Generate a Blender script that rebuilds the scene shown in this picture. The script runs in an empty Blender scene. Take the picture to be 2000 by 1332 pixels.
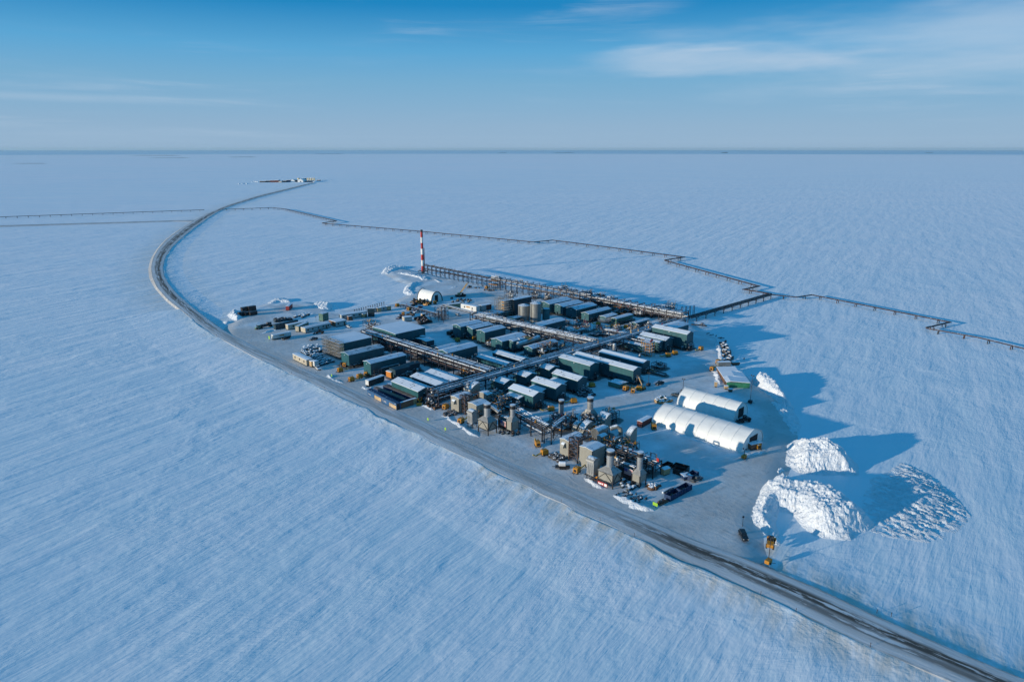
import bpy, math, random
import numpy as np
from mathutils import Vector, Matrix, noise as mnoise
R = math.radians
S = bpy.context.scene
COL = S.collection
# ------------------------------------------------------------------ camera, world, sun, exposure
F_PX, PITCH, CAMH = 1350.0, R(15.5), 120.0
cam_d = bpy.data.cameras.new('camera'); cam = bpy.data.objects.new('camera', cam_d); COL.objects.link(cam)
cam.location = (0, 0, CAMH); cam.rotation_euler = (R(90) - PITCH, 0, 0)
cam_d.sensor_width = 36; cam_d.lens = 36 * F_PX / 2000; cam_d.clip_start = 1; cam_d.clip_end = 200000
S.camera = cam
S.view_settings.view_transform = 'Standard'; S.view_settings.look = 'None'
S.view_settings.exposure = 0; S.view_settings.gamma = 1
SUN_EL, SHADOW_YAW = 8.6, 64.2            # shadows fall 64 deg to the right of the view
sl = bpy.data.lights.new('sun', 'SUN'); so = bpy.data.objects.new('sun', sl); COL.objects.link(so)
sl.energy = 4.35; sl.angle = R(0.8); sl.color = (1.0, 0.885, 0.71)
sdir = Vector((math.sin(R(SHADOW_YAW)) * math.cos(R(SUN_EL)), math.cos(R(SHADOW_YAW)) * math.cos(R(SUN_EL)), -math.sin(R(SUN_EL))))
so.rotation_euler = sdir.to_track_quat('-Z', 'Y').to_euler()
so.location = (-300, -100, 200)
W_ = bpy.data.worlds.new('World'); S.world = W_; W_.use_nodes = True
def make_world():
    nt = W_.node_tree; nt.nodes.clear(); N = nt.nodes.new; Lk = nt.links.new
    out = N('ShaderNodeOutputWorld'); bg = N('ShaderNodeBackground')
    geo = N('ShaderNodeTexCoord'); sep = N('ShaderNodeSeparateXYZ'); Lk(geo.outputs['Generated'], sep.inputs[0])
    ramp = N('ShaderNodeValToRGB'); Lk(sep.outputs['Z'], ramp.inputs[0])
    cr = ramp.color_ramp
    stops = [(0.0, (.33, .50, .70)), (0.03, (.30, .48, .685)), (0.085, (.20, .45, .69)), (0.125, (.11, .41, .72)), (0.18, (.008, .25, .575)), (0.45, (.022, .240, .53)), (1.0, (.014, .195, .465))]
    while len(cr.elements) < len(stops): cr.elements.new(0.5)
    for e, (p, c) in zip(cr.elements, stops): e.position = p; e.color = (*c, 1)
    # the physical sky adds its own gradient on top of the cold ramp
    sky = N('ShaderNodeTexSky'); sky.sky_type = 'NISHITA'; sky.sun_disc = False
    sky.sun_elevation = R(SUN_EL); sky.sun_rotation = R(SHADOW_YAW + 180); sky.altitude = 100; sky.dust_density = 0.2; sky.ozone_density = 4
    sc = N('ShaderNodeVectorMath'); sc.operation = 'SCALE'; sc.inputs['Scale'].default_value = 0.07; Lk(sky.outputs[0], sc.inputs[0])
    mix0 = N('ShaderNodeMixRGB'); mix0.inputs[0].default_value = 0.12; Lk(ramp.outputs[0], mix0.inputs[1]); Lk(sc.outputs[0], mix0.inputs[2])
    # thin clouds on a plane high above: direction / z
    azel = N('ShaderNodeVectorMath'); azel.operation = 'NORMALIZE'; Lk(geo.outputs['Generated'], azel.inputs[0])
    s2 = N('ShaderNodeSeparateXYZ'); Lk(azel.outputs[0], s2.inputs[0])
    at = N('ShaderNodeMath'); at.operation = 'ARCTAN2'; Lk(s2.outputs['X'], at.inputs[0]); Lk(s2.outputs['Y'], at.inputs[1])
    comb = N('ShaderNodeCombineXYZ'); Lk(at.outputs[0], comb.inputs[0]); Lk(s2.outputs['Z'], comb.inputs[1])
    def mth(op, a, b=None, c=None):
        n = N('ShaderNodeMath'); n.operation = op
        for i, v in enumerate((a, b, c)):
            if v is None: continue
            if isinstance(v, (int, float)): n.inputs[i].default_value = v
            else: Lk(v, n.inputs[i])
        return n.outputs[0]
    def mapped(scale, rot=0.0, loc=(0, 0, 0)):
        m = N('ShaderNodeMapping'); m.inputs['Scale'].default_value = scale; m.inputs['Rotation'].default_value = (0, 0, rot); m.inputs['Location'].default_value = loc
        Lk(comb.outputs[0], m.inputs[0]); return m.outputs[0]
    def nz(vec, sc_, det, rough=0.55, dist=0.0):
        n = N('ShaderNodeTexNoise'); n.inputs['Scale'].default_value = sc_; n.inputs['Detail'].default_value = det
        n.inputs['Roughness'].default_value = rough; n.inputs['Distortion'].default_value = dist; Lk(vec, n.inputs[0]); return n.outputs[0]
    def smooth(v, lo, hi):
        n = N('ShaderNodeMapRange'); n.interpolation_type = 'SMOOTHSTEP'
        n.inputs['From Min'].default_value = lo; n.inputs['From Max'].default_value = hi; Lk(v, n.inputs[0]); return n.outputs[0]
    # lens-shaped veil at upper right
    def lens(cx, cz, rx, rz, soft):
        dx = mth('DIVIDE', mth('SUBTRACT', at.outputs[0], cx), rx); dz = mth('DIVIDE', mth('SUBTRACT', s2.outputs['Z'], cz), rz)
        wob = mth('MULTIPLY', mth('SUBTRACT', nz(mapped((4, 26, 1)), 1.0, 4), 0.5), soft * 1.6)
        d = mth('ADD', mth('ADD', mth('MULTIPLY', dx, dx), mth('MULTIPLY', dz, dz)), wob)
        return smooth(mth('SUBTRACT', 1.25, d), 0.0, soft)
    c1 = mth('MULTIPLY', lens(0.27, 0.112, 0.19, 0.022, 1.15), 0.46)
    c2 = mth('MULTIPLY', lens(0.58, 0.115, 0.42, 0.060, 1.9), 0.62)
    streak = mth('MULTIPLY', smooth(nz(mapped((3.2, 46, 1), 0.02), 1.0, 7, 0.6, 0.5), 0.49, 0.80), 0.48)
    msk = mth('MULTIPLY', streak, smooth(nz(mapped((2.0, 8, 1), 0, (3.1, 1.2, 0)), 1.0, 3), 0.40, 0.62))
    band = mth('MULTIPLY', mth('MULTIPLY', smooth(mth('SUBTRACT', 1.0, mth('MULTIPLY', mth('ABSOLUTE', mth('SUBTRACT', s2.outputs['Z'], 0.0575)), 130)), 0, 1),
               smooth(nz(mapped((3, 20, 1), 0, (0, 0, 0)), 1.3, 5), 0.38, 0.62)), mth('MULTIPLY', smooth(mth('MULTIPLY', at.outputs[0], -1), 0.15, 0.5), 0.30))
    low = mth('MULTIPLY', smooth(nz(mapped((1.2, 170, 1), 0, (5, 0, 0)), 1.0, 3), 0.45, 0.7), mth('MULTIPLY', smooth(mth('SUBTRACT', 0.035, s2.outputs['Z']), 0, 0.03), 0.10))
    above = smooth(s2.outputs['Z'], 0.0, 0.02)
    fac = mth('MINIMUM', mth('MULTIPLY', mth('ADD', mth('ADD', mth('ADD', c1, c2), mth('ADD', msk, band)), low), above), 0.75)
    mix1 = N('ShaderNodeMixRGB'); Lk(fac, mix1.inputs[0]); Lk(mix0.outputs[0], mix1.inputs[1]); mix1.inputs[2].default_value = (.47, .60, .75, 1)
    Lk(mix1.outputs[0], bg.inputs[0]); bg.inputs[1].default_value = 1.0; Lk(bg.outputs[0], out.inputs[0])
make_world()

# ------------------------------------------------------------------ from photograph pixels to places on the site
ROT = R(44.4)                                   # the plant grid: local x runs away to the right, local y away to the left
AX = Vector((math.cos(ROT), math.sin(ROT))); BX = Vector((-math.sin(ROT), math.cos(ROT)))
_c, _s = math.cos(PITCH), math.sin(PITCH)
def ray(x, y):
    u = 666 - y
    return Vector((x - 1000, F_PX * _c + u * _s, -F_PX * _s + u * _c))
def at(x, y, z=0.0):
    d = ray(x, y); t = (z - CAMH) / d.z
    return Vector((d.x * t, d.y * t, z))
FR = dict(Z1=(420, 520, 5.55), Z2=(740, 430, 5.55), Z3=(1040, 500, 5.55), Z4=(700, 620, 5.55), Z5=(960, 640, 5.55), Z6=(1040, 780, 5.55),
          Z7=(1220, 640, 4.758), Z8=(1400, 820, 3.846), a=(560, 570, 10), b=(620, 630, 10), c=(700, 690, 10), d=(860, 730, 10), e=(1000, 770, 10),
          f=(1060, 840, 10), g=(860, 560, 10), h=(1040, 540, 10), i=(1180, 570, 10), j=(1160, 860, 9.09), k=(560, 650, 14.286), l=(740, 560, 14.286),
          m=(900, 570, 10), p=(0, 0, 1), n=(1400, 1000, 3.333), o=(1000, 900, 4), q=(0, 270, 2.857), r=(1260, 460, 2.703), s=(440, 320, 8.333))
def px(fr, x, y): o = FR[fr]; return (o[0] + x / o[2], o[1] + y / o[2])
def P(fr, x, y, z=0.0): return at(*px(fr, x, y), z)
def ztop(base, top):
    """height of the point seen at pixel `top` standing at the same distance as world point base"""
    d = ray(*top); t = base.y / d.y
    return CAMH + d.z * t

# ------------------------------------------------------------------ materials
MATS = {}
def new_mat(name):
    m = bpy.data.materials.new(name); m.use_nodes = True; nt = m.node_tree
    return m, nt, nt.nodes['Principled BSDF']
class NT:
    def __init__(s, nt): s.nt = nt
    def n(s, t, **kw):
        nd = s.nt.nodes.new(t)
        for k, v in kw.items(): setattr(nd, k, v)
        return nd
    def link(s, a, b): s.nt.links.new(a, b)
    def math(s, op, a, b=None, c=None, clamp=False):
        nd = s.n('ShaderNodeMath', operation=op); nd.use_clamp = clamp
        for i, v in enumerate((a, b, c)):
            if v is None: continue
            if isinstance(v, (int, float)): nd.inputs[i].default_value = v
            else: s.link(v, nd.inputs[i])
        return nd.outputs[0]
    def mapr(s, v, lo, hi, a=0.0, b=1.0, smooth=True):
        nd = s.n('ShaderNodeMapRange'); nd.interpolation_type = 'SMOOTHSTEP' if smooth else 'LINEAR'
        s.link(v, nd.inputs[0])
        for i, x in zip((1, 2, 3, 4), (lo, hi, a, b)): nd.inputs[i].default_value = x
        return nd.outputs[0]
    def mix(s, f, a, b):
        nd = s.n('ShaderNodeMixRGB')
        for i, v in zip((0, 1, 2), (f, a, b)):
            if isinstance(v, (int, float)): nd.inputs[i].default_value = v
            elif isinstance(v, tuple): nd.inputs[i].default_value = (*v, 1)
            else: s.link(v, nd.inputs[i])
        return nd.outputs[0]
    def noise(s, vec, scale, detail=4, rough=.55, dist=0.0):
        nd = s.n('ShaderNodeTexNoise'); nd.inputs['Scale'].default_value = scale; nd.inputs['Detail'].default_value = detail
        nd.inputs['Roughness'].default_value = rough; nd.inputs['Distortion'].default_value = dist
        s.link(vec, nd.inputs[0]); return nd.outputs[0]
    def mapping(s, vec, scale=(1, 1, 1), rot=(0, 0, 0)):
        nd = s.n('ShaderNodeMapping'); nd.inputs['Scale'].default_value = scale; nd.inputs['Rotation'].default_value = rot
        s.link(vec, nd.inputs[0]); return nd.outputs[0]
    def bump(s, h, bsdf, dist=1.0, strength=1.0):
        nd = s.n('ShaderNodeBump'); nd.inputs['Strength'].default_value = strength; nd.inputs['Distance'].default_value = dist
        s.link(h, nd.inputs['Height']); s.link(nd.outputs[0], bsdf.inputs['Normal']); return nd
SNOW = (.80, .85, .90)
def mat_obj(name, col, rough=.6, metal=0.0, corr=0.0, cap=True, var=.18, caplo=.45, corr_axis='XY', snowy=.62):
    """painted / metal surface, weathered by noise, ribbed when corr>0, with snow lying on faces that look up"""
    if name in MATS: return MATS[name]
    m, nt, b = new_mat(name); T = NT(nt)
    tc = T.n('ShaderNodeTexCoord'); geo = T.n('ShaderNodeNewGeometry')
    n1 = T.noise(tc.outputs['Object'], .35, 5); n2 = T.noise(tc.outputs['Object'], 2.6, 3)
    dk = tuple(c * (1 - var * 1.6) for c in col); lt = tuple(min(1, c * (1 + var * .9)) for c in col)
    base = T.mix(T.mapr(T.math('ADD', T.math('MULTIPLY', n1, .6), T.math('MULTIPLY', n2, .4)), .36, .64), dk, lt)
    if cap:
        sp = T.n('ShaderNodeSeparateXYZ'); T.link(geo.outputs['Normal'], sp.inputs[0])
        up = T.mapr(sp.outputs['Z'], caplo, caplo + .22)
        cov = T.mapr(T.noise(geo.outputs['Position'], .9, 4), .76 - snowy * .72, .90 - snowy * .72)
        f = T.math('MULTIPLY', up, cov)
        base = T.mix(f, base, SNOW)
        rg = T.math('ADD', T.math('MULTIPLY', f, .85 - rough), rough); T.link(rg, b.inputs['Roughness'])
        T.link(T.math('MULTIPLY', T.math('SUBTRACT', 1.0, f), metal), b.inputs['Metallic'])
    else:
        b.inputs['Roughness'].default_value = rough; b.inputs['Metallic'].default_value = metal
    T.link(base, b.inputs['Base Color'])
    if corr > 0:
        sx = T.n('ShaderNodeSeparateXYZ'); T.link(tc.outputs['Object'], sx.inputs[0])
        v = T.math('ADD', sx.outputs['X'], sx.outputs['Y'])
        h = T.math('SINE', T.math('MULTIPLY', v, 2 * math.pi / corr))
        T.bump(h, b, .03, .8)
    MATS[name] = m; return m
def mat_plain(name, col, rough=.6, metal=0.0, var=.12):
    return mat_obj(name, col, rough, metal, cap=False, var=var)
def mat_snow(name, col=SNOW, amp=.05, scale=1.2, dirty=0.0, seam=0.0, bare=0.0, barecol=(.10, .16, .19)):
    if name in MATS: return MATS[name]
    m, nt, b = new_mat(name); T = NT(nt)
    tc = T.n('ShaderNodeTexCoord'); geo = T.n('ShaderNodeNewGeometry')
    pos = geo.outputs['Position']
    base = T.mix(T.mapr(T.noise(pos, .25, 5), .3, .7), tuple(c * .93 for c in col), col)
    if dirty: base = T.mix(T.math('MULTIPLY', T.mapr(T.noise(pos, .8, 6, .7), .52, .66), dirty), base, (.42, .36, .30))
    h = T.math('MULTIPLY', T.noise(pos, scale, 6, .6), amp)
    if bare:
        # roof sheeting showing through where wind has stripped the snow: ribs first
        sx = T.n('ShaderNodeSeparateXYZ'); T.link(tc.outputs['Object'], sx.inputs[0])
        rib = T.math('SINE', T.math('MULTIPLY', sx.outputs['X' if seam >= 0 else 'Y'], 2 * math.pi / abs(seam or 1.2)))
        msk = T.mapr(T.math('ADD', T.noise(pos, .33, 5, .6), T.math('MULTIPLY', rib, .10)), .60 - bare, .72 - bare)
        base = T.mix(msk, base, barecol); h = T.math('ADD', h, T.math('MULTIPLY', rib, .015))
    T.link(base, b.inputs['Base Color']); b.inputs['Roughness'].default_value = .75
    T.bump(h, b, 1.0, 1.0)
    MATS[name] = m; return m

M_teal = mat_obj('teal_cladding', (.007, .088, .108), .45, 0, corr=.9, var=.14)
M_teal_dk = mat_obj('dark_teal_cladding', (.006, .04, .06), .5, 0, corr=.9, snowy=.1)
M_teal_gr = mat_obj('green_grey_cladding', (.07, .17, .13), .55, 0, corr=.6)
M_green = mat_obj('green_panel', (.03, .19, .10), .55, 0, corr=.5)
M_trim = mat_plain('dark_trim', (.015, .03, .035))
M_beige = mat_obj('beige_cladding', (.27, .262, .225), .55, 0, corr=.8, var=.08, caplo=.5)
M_cream = mat_obj('cream_siding', (.44, .39, .30), .6, 0, corr=1.2, var=.1)
M_paleside = mat_obj('pale_siding', (.38, .41, .40), .6, 0, corr=1.2, var=.12)
M_white = mat_obj('white_paint', (.62, .63, .62), .5, 0, var=.1)
M_whitefab = mat_obj('white_fabric', (.80, .80, .77), .6, 0, var=.04, cap=False)
M_roof_lit = mat_snow('snowy_ribbed_roof', (.74, .79, .84), .03, 1.5, bare=-.02, seam=1.0)
M_roof_b = mat_snow('snowy_ribbed_roof_cross', (.72, .78, .84), .03, 1.5, bare=-.02, seam=-1.0)
M_roof_bare = mat_snow('thinly_snowed_roof', (.50, .60, .66), .02, 1.5, bare=.07, seam=.8, barecol=(.06, .12, .15))
M_roof_cold = mat_snow('thick_snow_roof', SNOW, .06, .8)
M_steel = mat_obj('dark_steel', (.022, .026, .033), .5, .2, snowy=.35, caplo=.6)
M_bluesteel = mat_obj('blue_steel', (.012, .02, .042), .5, .2, snowy=.22, caplo=.6)
M_rust = mat_obj('rusty_steel', (.085, .045, .03), .7, .1, snowy=.3, caplo=.6)
M_pipe = mat_obj('insulated_pipe', (.26, .27, .285), .4, .4, snowy=.56, caplo=.25)
M_pipedk = mat_obj('dark_pipe', (.045, .038, .042), .5, .2, snowy=.30, caplo=.55)
M_pipered = mat_obj('rust_red_pipe', (.060, .034, .032), .6, .1, snowy=.28, caplo=.6)
M_silver = mat_obj('silver_cladding', (.33, .33, .32), .32, .75, snowy=.6, caplo=.6, var=.1)
M_stack = mat_obj('stack_metal', (.36, .37, .37), .38, .45, snowy=.7, caplo=.6, var=.07)
M_tankgrey = mat_obj('tank_grey', (.25, .26, .25), .5, .3, corr=0, snowy=.75, caplo=.5, var=.14)
M_tankteal = mat_obj('tank_teal', (.05, .16, .17), .5, .1, snowy=.75, caplo=.5)
M_yellow = mat_obj('yellow_paint', (.50, .215, .015), .5, 0, snowy=.25, var=.15)
M_orange = mat_obj('orange_paint', (.55, .19, .02), .5, 0, snowy=.2)
M_tan = mat_obj('tan_plywood', (.48, .33, .17), .7, 0, snowy=.3)
M_brown = mat_obj('brown_boards', (.16, .085, .05), .8, 0, snowy=.25)
M_red = mat_obj('red_paint', (.32, .02, .02), .55, 0, corr=.4, snowy=.5)
M_maroon = mat_obj('maroon_container', (.10, .025, .025), .6, 0, corr=.35, snowy=.75)
M_blue = mat_obj('blue_container', (.015, .09, .22), .55, 0, corr=.35, snowy=.35)
M_navy = mat_obj('navy_bin', (.005, .032, .10), .55, 0, snowy=.25)
M_black = mat_obj('black_steel', (.012, .014, .018), .5, 0, snowy=.25)
M_blackbare = mat_plain('black_void', (.008, .009, .011), .8)
M_lime = mat_plain('lime_sign_paint', (.28, .52, .03), .5)
M_glass = mat_plain('dark_glass', (.012, .018, .025), .12, .0)
M_rubber = mat_plain('rubber', (.012, .012, .013), .85)
M_carwhite = mat_obj('white_car_paint', (.55, .56, .56), .3, 0, snowy=.5)
M_cardark = mat_obj('dark_car_paint', (.018, .022, .028), .25, .2, snowy=.15)
M_cargrey = mat_obj('grey_car_paint', (.07, .09, .11), .3, .3, snowy=.3)
M_carred = mat_obj('red_car_paint', (.20, .015, .03), .3, 0, snowy=.2)
M_wood = mat_plain('wood_post', (.06, .05, .05), .9)
M_pack = mat_obj('pallet_load', (.05, .08, .10), .8, 0, snowy=.8, caplo=.35)
M_rag = mat_obj('wrapped_bundles', (.11, .10, .10), .8, 0, snowy=.35, caplo=.5, var=.5)
M_flarered = mat_plain('flare_red', (.42, .02, .015), .5)
M_flarewhite = mat_plain('flare_white', (.70, .68, .64), .5)
M_silo = mat_plain('cream_silo', (.62, .52, .30), .5)
M_snowpile = mat_snow('plowed_snow', (.85, .875, .90), .55, 1.6, dirty=.28)
M_berm = mat_snow('drift_snow', SNOW, .25, .9, dirty=.12)

# ------------------------------------------------------------------ mesh building
class MB:
    def __init__(s): s.v = []; s.f = []; s.mi = []; s.cur = 0; s.sm = []
    def add(s, vs, fs, smooth=False):
        o = len(s.v); s.v += [tuple(v) for v in vs]
        for f in fs: s.f.append(tuple(i + o for i in f)); s.mi.append(s.cur); s.sm.append(smooth)
    def box(s, x0, x1, y0, y1, z0, z1):
        if x0 > x1: x0, x1 = x1, x0
        if y0 > y1: y0, y1 = y1, y0
        s.add([(x0, y0, z0), (x1, y0, z0), (x1, y1, z0), (x0, y1, z0), (x0, y0, z1), (x1, y0, z1), (x1, y1, z1), (x0, y1, z1)],
              [(3, 2, 1, 0), (4, 5, 6, 7), (0, 1, 5, 4), (1, 2, 6, 5), (2, 3, 7, 6), (3, 0, 4, 7)])
    def bar(s, p, q, w=.2, h=None):
        h = h or w; p = Vector(p); q = Vector(q); d = q - p
        if d.length < 1e-4: return
        d.normalize(); up = Vector((0, 0, 1)) if abs(d.z) < .95 else Vector((1, 0, 0))
        sx = d.cross(up).normalized() * w / 2; sz = sx.cross(d).normalized() * h / 2
        vs = [p - sx - sz, p + sx - sz, p + sx + sz, p - sx + sz, q - sx - sz, q + sx - sz, q + sx + sz, q - sx + sz]
        s.add(vs, [(0, 1, 2, 3), (7, 6, 5, 4), (0, 4, 5, 1), (1, 5, 6, 2), (2, 6, 7, 3), (3, 7, 4, 0)])
    def cyl(s, p, q, r, n=10, r2=None, caps=True):
        r2 = r if r2 is None else r2; p = Vector(p); q = Vector(q); d = (q - p).normalized()
        up = Vector((0, 0, 1)) if abs(d.z) < .95 else Vector((1, 0, 0)); a = d.cross(up).normalized(); b = a.cross(d).normalized()
        vs = []
        for c, rr in ((p, r), (q, r2)):
            for k in range(n):
                t = 2 * math.pi * k / n; vs.append(c + a * (rr * math.cos(t)) + b * (rr * math.sin(t)))
        s.add(vs, [(k, (k + 1) % n, n + (k + 1) % n, n + k)[::-1] for k in range(n)], True)
        if caps: s.add(vs, [tuple(range(n)), tuple(range(2 * n - 1, n - 1, -1))])
    def tube(s, pts, r, n=8):
        pts = [Vector(p) for p in pts]
        for a, b in zip(pts, pts[1:]):
            s.cyl(a, b, r, n)
        for p in pts[1:-1]: s.ball(p, r * 1.02, 6, 4)
    def ball(s, c, r, n=8, m=6, sx=1, sy=1, sz=1):
        c = Vector(c); vs = []; fs = []
        for j in range(m + 1):
            ph = math.pi * j / m
            for k in range(n):
                t = 2 * math.pi * k / n
                vs.append(c + Vector((r * sx * math.sin(ph) * math.cos(t), r * sy * math.sin(ph) * math.sin(t), r * sz * math.cos(ph))))
        for j in range(m):
            for k in range(n):
                fs.append((j * n + k, j * n + (k + 1) % n, (j + 1) * n + (k + 1) % n, (j + 1) * n + k)[::-1])
        s.add(vs, fs, True)
    def prism(s, prof, y0, y1, axis='y', smooth=False):
        """profile of (u,z) points, extruded along axis"""
        n = len(prof); vs = []
        for y in (y0, y1):
            for (u, z) in prof: vs.append((u, y, z) if axis == 'y' else (y, u, z))
        fs = [(k, (k + 1) % n, n + (k + 1) % n, n + k) for k in range(n)]
        s.add(vs, fs, smooth); s.add(vs, [tuple(range(n))[::-1], tuple(range(n, 2 * n))])
    def obj(s, name, mats, parent=None, loc=(0, 0, 0), rot=0.0):
        me = bpy.data.meshes.new(name); me.from_pydata(s.v, [], s.f)
        for m in (mats if isinstance(mats, (list, tuple)) else [mats]): me.materials.append(m)
        me.polygons.foreach_set('material_index', s.mi); me.polygons.foreach_set('use_smooth', s.sm)
        import bmesh
        bm = bmesh.new(); bm.from_mesh(me); bmesh.ops.recalc_face_normals(bm, faces=bm.faces); bm.to_mesh(me); bm.free()
        me.update()
        o = bpy.data.objects.new(name, me); COL.objects.link(o)
        if parent is not None: o.parent = parent
        else: o.location = loc; o.rotation_euler = (0, 0, rot)
        return o
def thing(name, label, cat, loc, rot=ROT, group=None):
    o = bpy.data.objects.new(name, None); COL.objects.link(o); o.empty_display_size = .5
    o.location = loc; o.rotation_euler = (0, 0, rot); o['label'] = label; o['category'] = cat
    if group: o['group'] = group
    return o
def tag(o, label, cat, group=None, kind=None):
    if kind: o['kind'] = kind
    if label: o['label'] = label
    if cat: o['category'] = cat
    if group: o['group'] = group
    return o
KIDS = {}
def dup(root, loc, rot, label, group=None):
    """a copy of a thing with copies of its parts and sub-parts (shared meshes)"""
    r = root.copy(); COL.objects.link(r); r.location = loc; r.rotation_euler = (0, 0, rot); r['label'] = label
    if group: r['group'] = group
    if root.name not in KIDS: KIDS[root.name] = [(c, list(c.children)) for c in root.children]
    for c, gs in KIDS[root.name]:
        k = c.copy(); COL.objects.link(k); k.parent = r
        for g in gs:
            d = g.copy(); COL.objects.link(d); d.parent = k
    return r
def part(name, parent, mats, fn):
    b = MB(); fn(b)
    return b.obj(name, mats, parent)
# ------------------------------------------------------------------ the ground: tundra under snow, the gravel pad, the roads
ZG = -1.2                                    # the tundra lies this far below the pad
def snowfield_material():
    m, nt, b = new_mat('wind_packed_snow'); T = NT(nt)
    geo = T.n('ShaderNodeNewGeometry'); pos = geo.outputs['Position']
    at_ = T.n('ShaderNodeAttribute'); at_.attribute_name = 'dust'
    wind = R(90 - 29.5)                       # direction of the sastrugi (from +X)
    def wm(along, across): return T.mapping(T.mapping(pos, rot=(0, 0, -wind)), scale=(along, across, 1))
    # drifts: broad swells, wind-carved ridges in patches, short cross ripples between them
    wv = T.n('ShaderNodeTexNoise'); wv.inputs['Scale'].default_value = .014; wv.inputs['Detail'].default_value = 3; T.link(pos, wv.inputs[0])
    off = T.n('ShaderNodeVectorMath', operation='SCALE'); off.inputs['Scale'].default_value = 3.5; T.link(wv.outputs['Color'], off.inputs[0])
    wp = T.n('ShaderNodeVectorMath', operation='ADD'); T.link(pos, wp.inputs[0]); T.link(off.outputs[0], wp.inputs[1]); wpos = wp.outputs[0]
    def wm2(along, across, r_=0.0): return T.mapping(T.mapping(wpos, rot=(0, 0, -wind + r_)), scale=(along, across, 1))
    n1 = T.noise(wm2(.011, .075), 1.0, 4, .5)
    n2 = T.noise(wm2(.07, .42, .06), 1.0, 6, .66)
    n2b = T.noise(wm2(.022, .24, .16), 1.0, 5, .6)
    n3 = T.noise(wm2(.5, 1.6, .1), 1.0, 4, .65, .3)
    n4 = T.noise(wm2(1.5, .22, -.5), 1.0, 3, .6, .6)
    patch = T.mapr(T.noise(pos, .016, 5, .65), .46, .62)
    patch2 = T.mapr(T.noise(wm(.009, .035), 1.0, 5, .65), .46, .62)
    def rid(v): return T.math('SUBTRACT', 1.0, T.math('ABSOLUTE', T.math('SUBTRACT', T.math('MULTIPLY', v, 2), 1.0)))
    h = T.math('MULTIPLY', n1, 1.1)
    h = T.math('ADD', h, T.math('MULTIPLY', T.math('MULTIPLY', rid(n2), T.math('ADD', .03, patch2)), .16))
    h = T.math('ADD', h, T.math('MULTIPLY', T.math('MULTIPLY', T.math('POWER', rid(n2b), 3.0), T.math('SUBTRACT', 1.1, patch2)), .09))
    h = T.math('ADD', h, T.math('MULTIPLY', n3, T.math('ADD', .02, T.math('MULTIPLY', patch, .07))))
    h = T.math('ADD', h, T.math('MULTIPLY', T.math('MULTIPLY', n4, patch), .10))
    far = T.noise(pos, .004, 8, .7)
    h = T.math('ADD', h, T.math('MULTIPLY', far, 1.0))
    T.bump(h, b, 1.0, 1.0)
    big = T.mapr(T.noise(T.mapping(pos, scale=(.00025, .0005, 1)), 1.0, 6, .6), .35, .7)
    base = T.mix(T.mapr(T.noise(wm(.02, .12), 1.0, 6, .6), .35, .65), (.76, .865, .90), (.845, .89, .915))
    base = T.mix(T.math('MULTIPLY', big, .55), base, (.90, .885, .915))
    fs = T.noise(T.mapping(pos, rot=(0, 0, -.15), scale=(.0035, .014, 1)), 1.0, 9, .72)
    base = T.mix(T.mapr(fs, .40, .60), base, T.mix(.35, base, (.62, .79, .88)))
    d = T.math('MULTIPLY', at_.outputs['Fac'], T.mapr(T.noise(wm(.03, .25), 1.0, 5, .6), .25, .7))
    base = T.mix(d, base, (.62, .57, .50))
    T.link(base, b.inputs['Base Color']); b.inputs['Roughness'].default_value = .6
    b.inputs['Specular IOR Level'].default_value = .35; b.inputs['Sheen Weight'].default_value = .075; b.inputs['Sheen Roughness'].default_value = .6
    return m
def seg_dist(X, Y, pts, closed=False):
    d = np.full(X.shape, 1e9); n = len(pts)
    for i in range(n if closed else n - 1):
        ax, ay = pts[i][0], pts[i][1]; bx, by = pts[(i + 1) % n][0], pts[(i + 1) % n][1]
        vx, vy = bx - ax, by - ay; L2 = vx * vx + vy * vy + 1e-9
        t = np.clip(((X - ax) * vx + (Y - ay) * vy) / L2, 0, 1)
        d = np.minimum(d, np.hypot(X - ax - t * vx, Y - ay - t * vy))
    return d
def inside(X, Y, pts):
    c = np.zeros(X.shape, bool); n = len(pts)
    for i in range(n):
        ax, ay = pts[i][0], pts[i][1]; bx, by = pts[(i + 1) % n][0], pts[(i + 1) % n][1]
        if ay == by: continue
        c ^= ((ay > Y) != (by > Y)) & (X < (bx - ax) * (Y - ay) / (by - ay) + ax)
    return c
def resample(pts, n):
    pts = np.array([(p[0], p[1]) for p in pts], float); d = np.r_[0, np.cumsum(np.hypot(*np.diff(pts, axis=0).T))]
    t = np.linspace(0, d[-1], n); return np.c_[np.interp(t, d, pts[:, 0]), np.interp(t, d, pts[:, 1])]
def smooth_line(p, k=2):
    for _ in range(k):
        q = p.copy(); q[1:-1] = (p[:-2] + 2 * p[1:-1] + p[2:]) / 4; p = q
    return p
LOW = [(611, 356.5), (560, 369), (500, 383.5), (440, 402.5), (405, 417), (380, 430), (350, 449), (325, 468), (309, 486), (299, 504), (295, 522), (297, 540), (306, 561), (327, 585), (365, 615), (393, 639), (423, 657), (459, 677),
       (498, 698), (540, 716), (570, 731), (600, 744), (634, 760), (670, 777), (700, 793), (718, 798), (740, 813), (754, 818), (786, 834), (812, 844), (839, 860), (880, 881), (930, 903), (985, 929), (1040, 954), (1051, 962), (1103, 984),
       (1126, 1000), (1170, 1016), (1237, 1047), (1307, 1082), (1417, 1131), (1487, 1163), (1553, 1195), (1640, 1237), (1730, 1277), (1862, 1332), (2010, 1396), (2150, 1460)]
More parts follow.
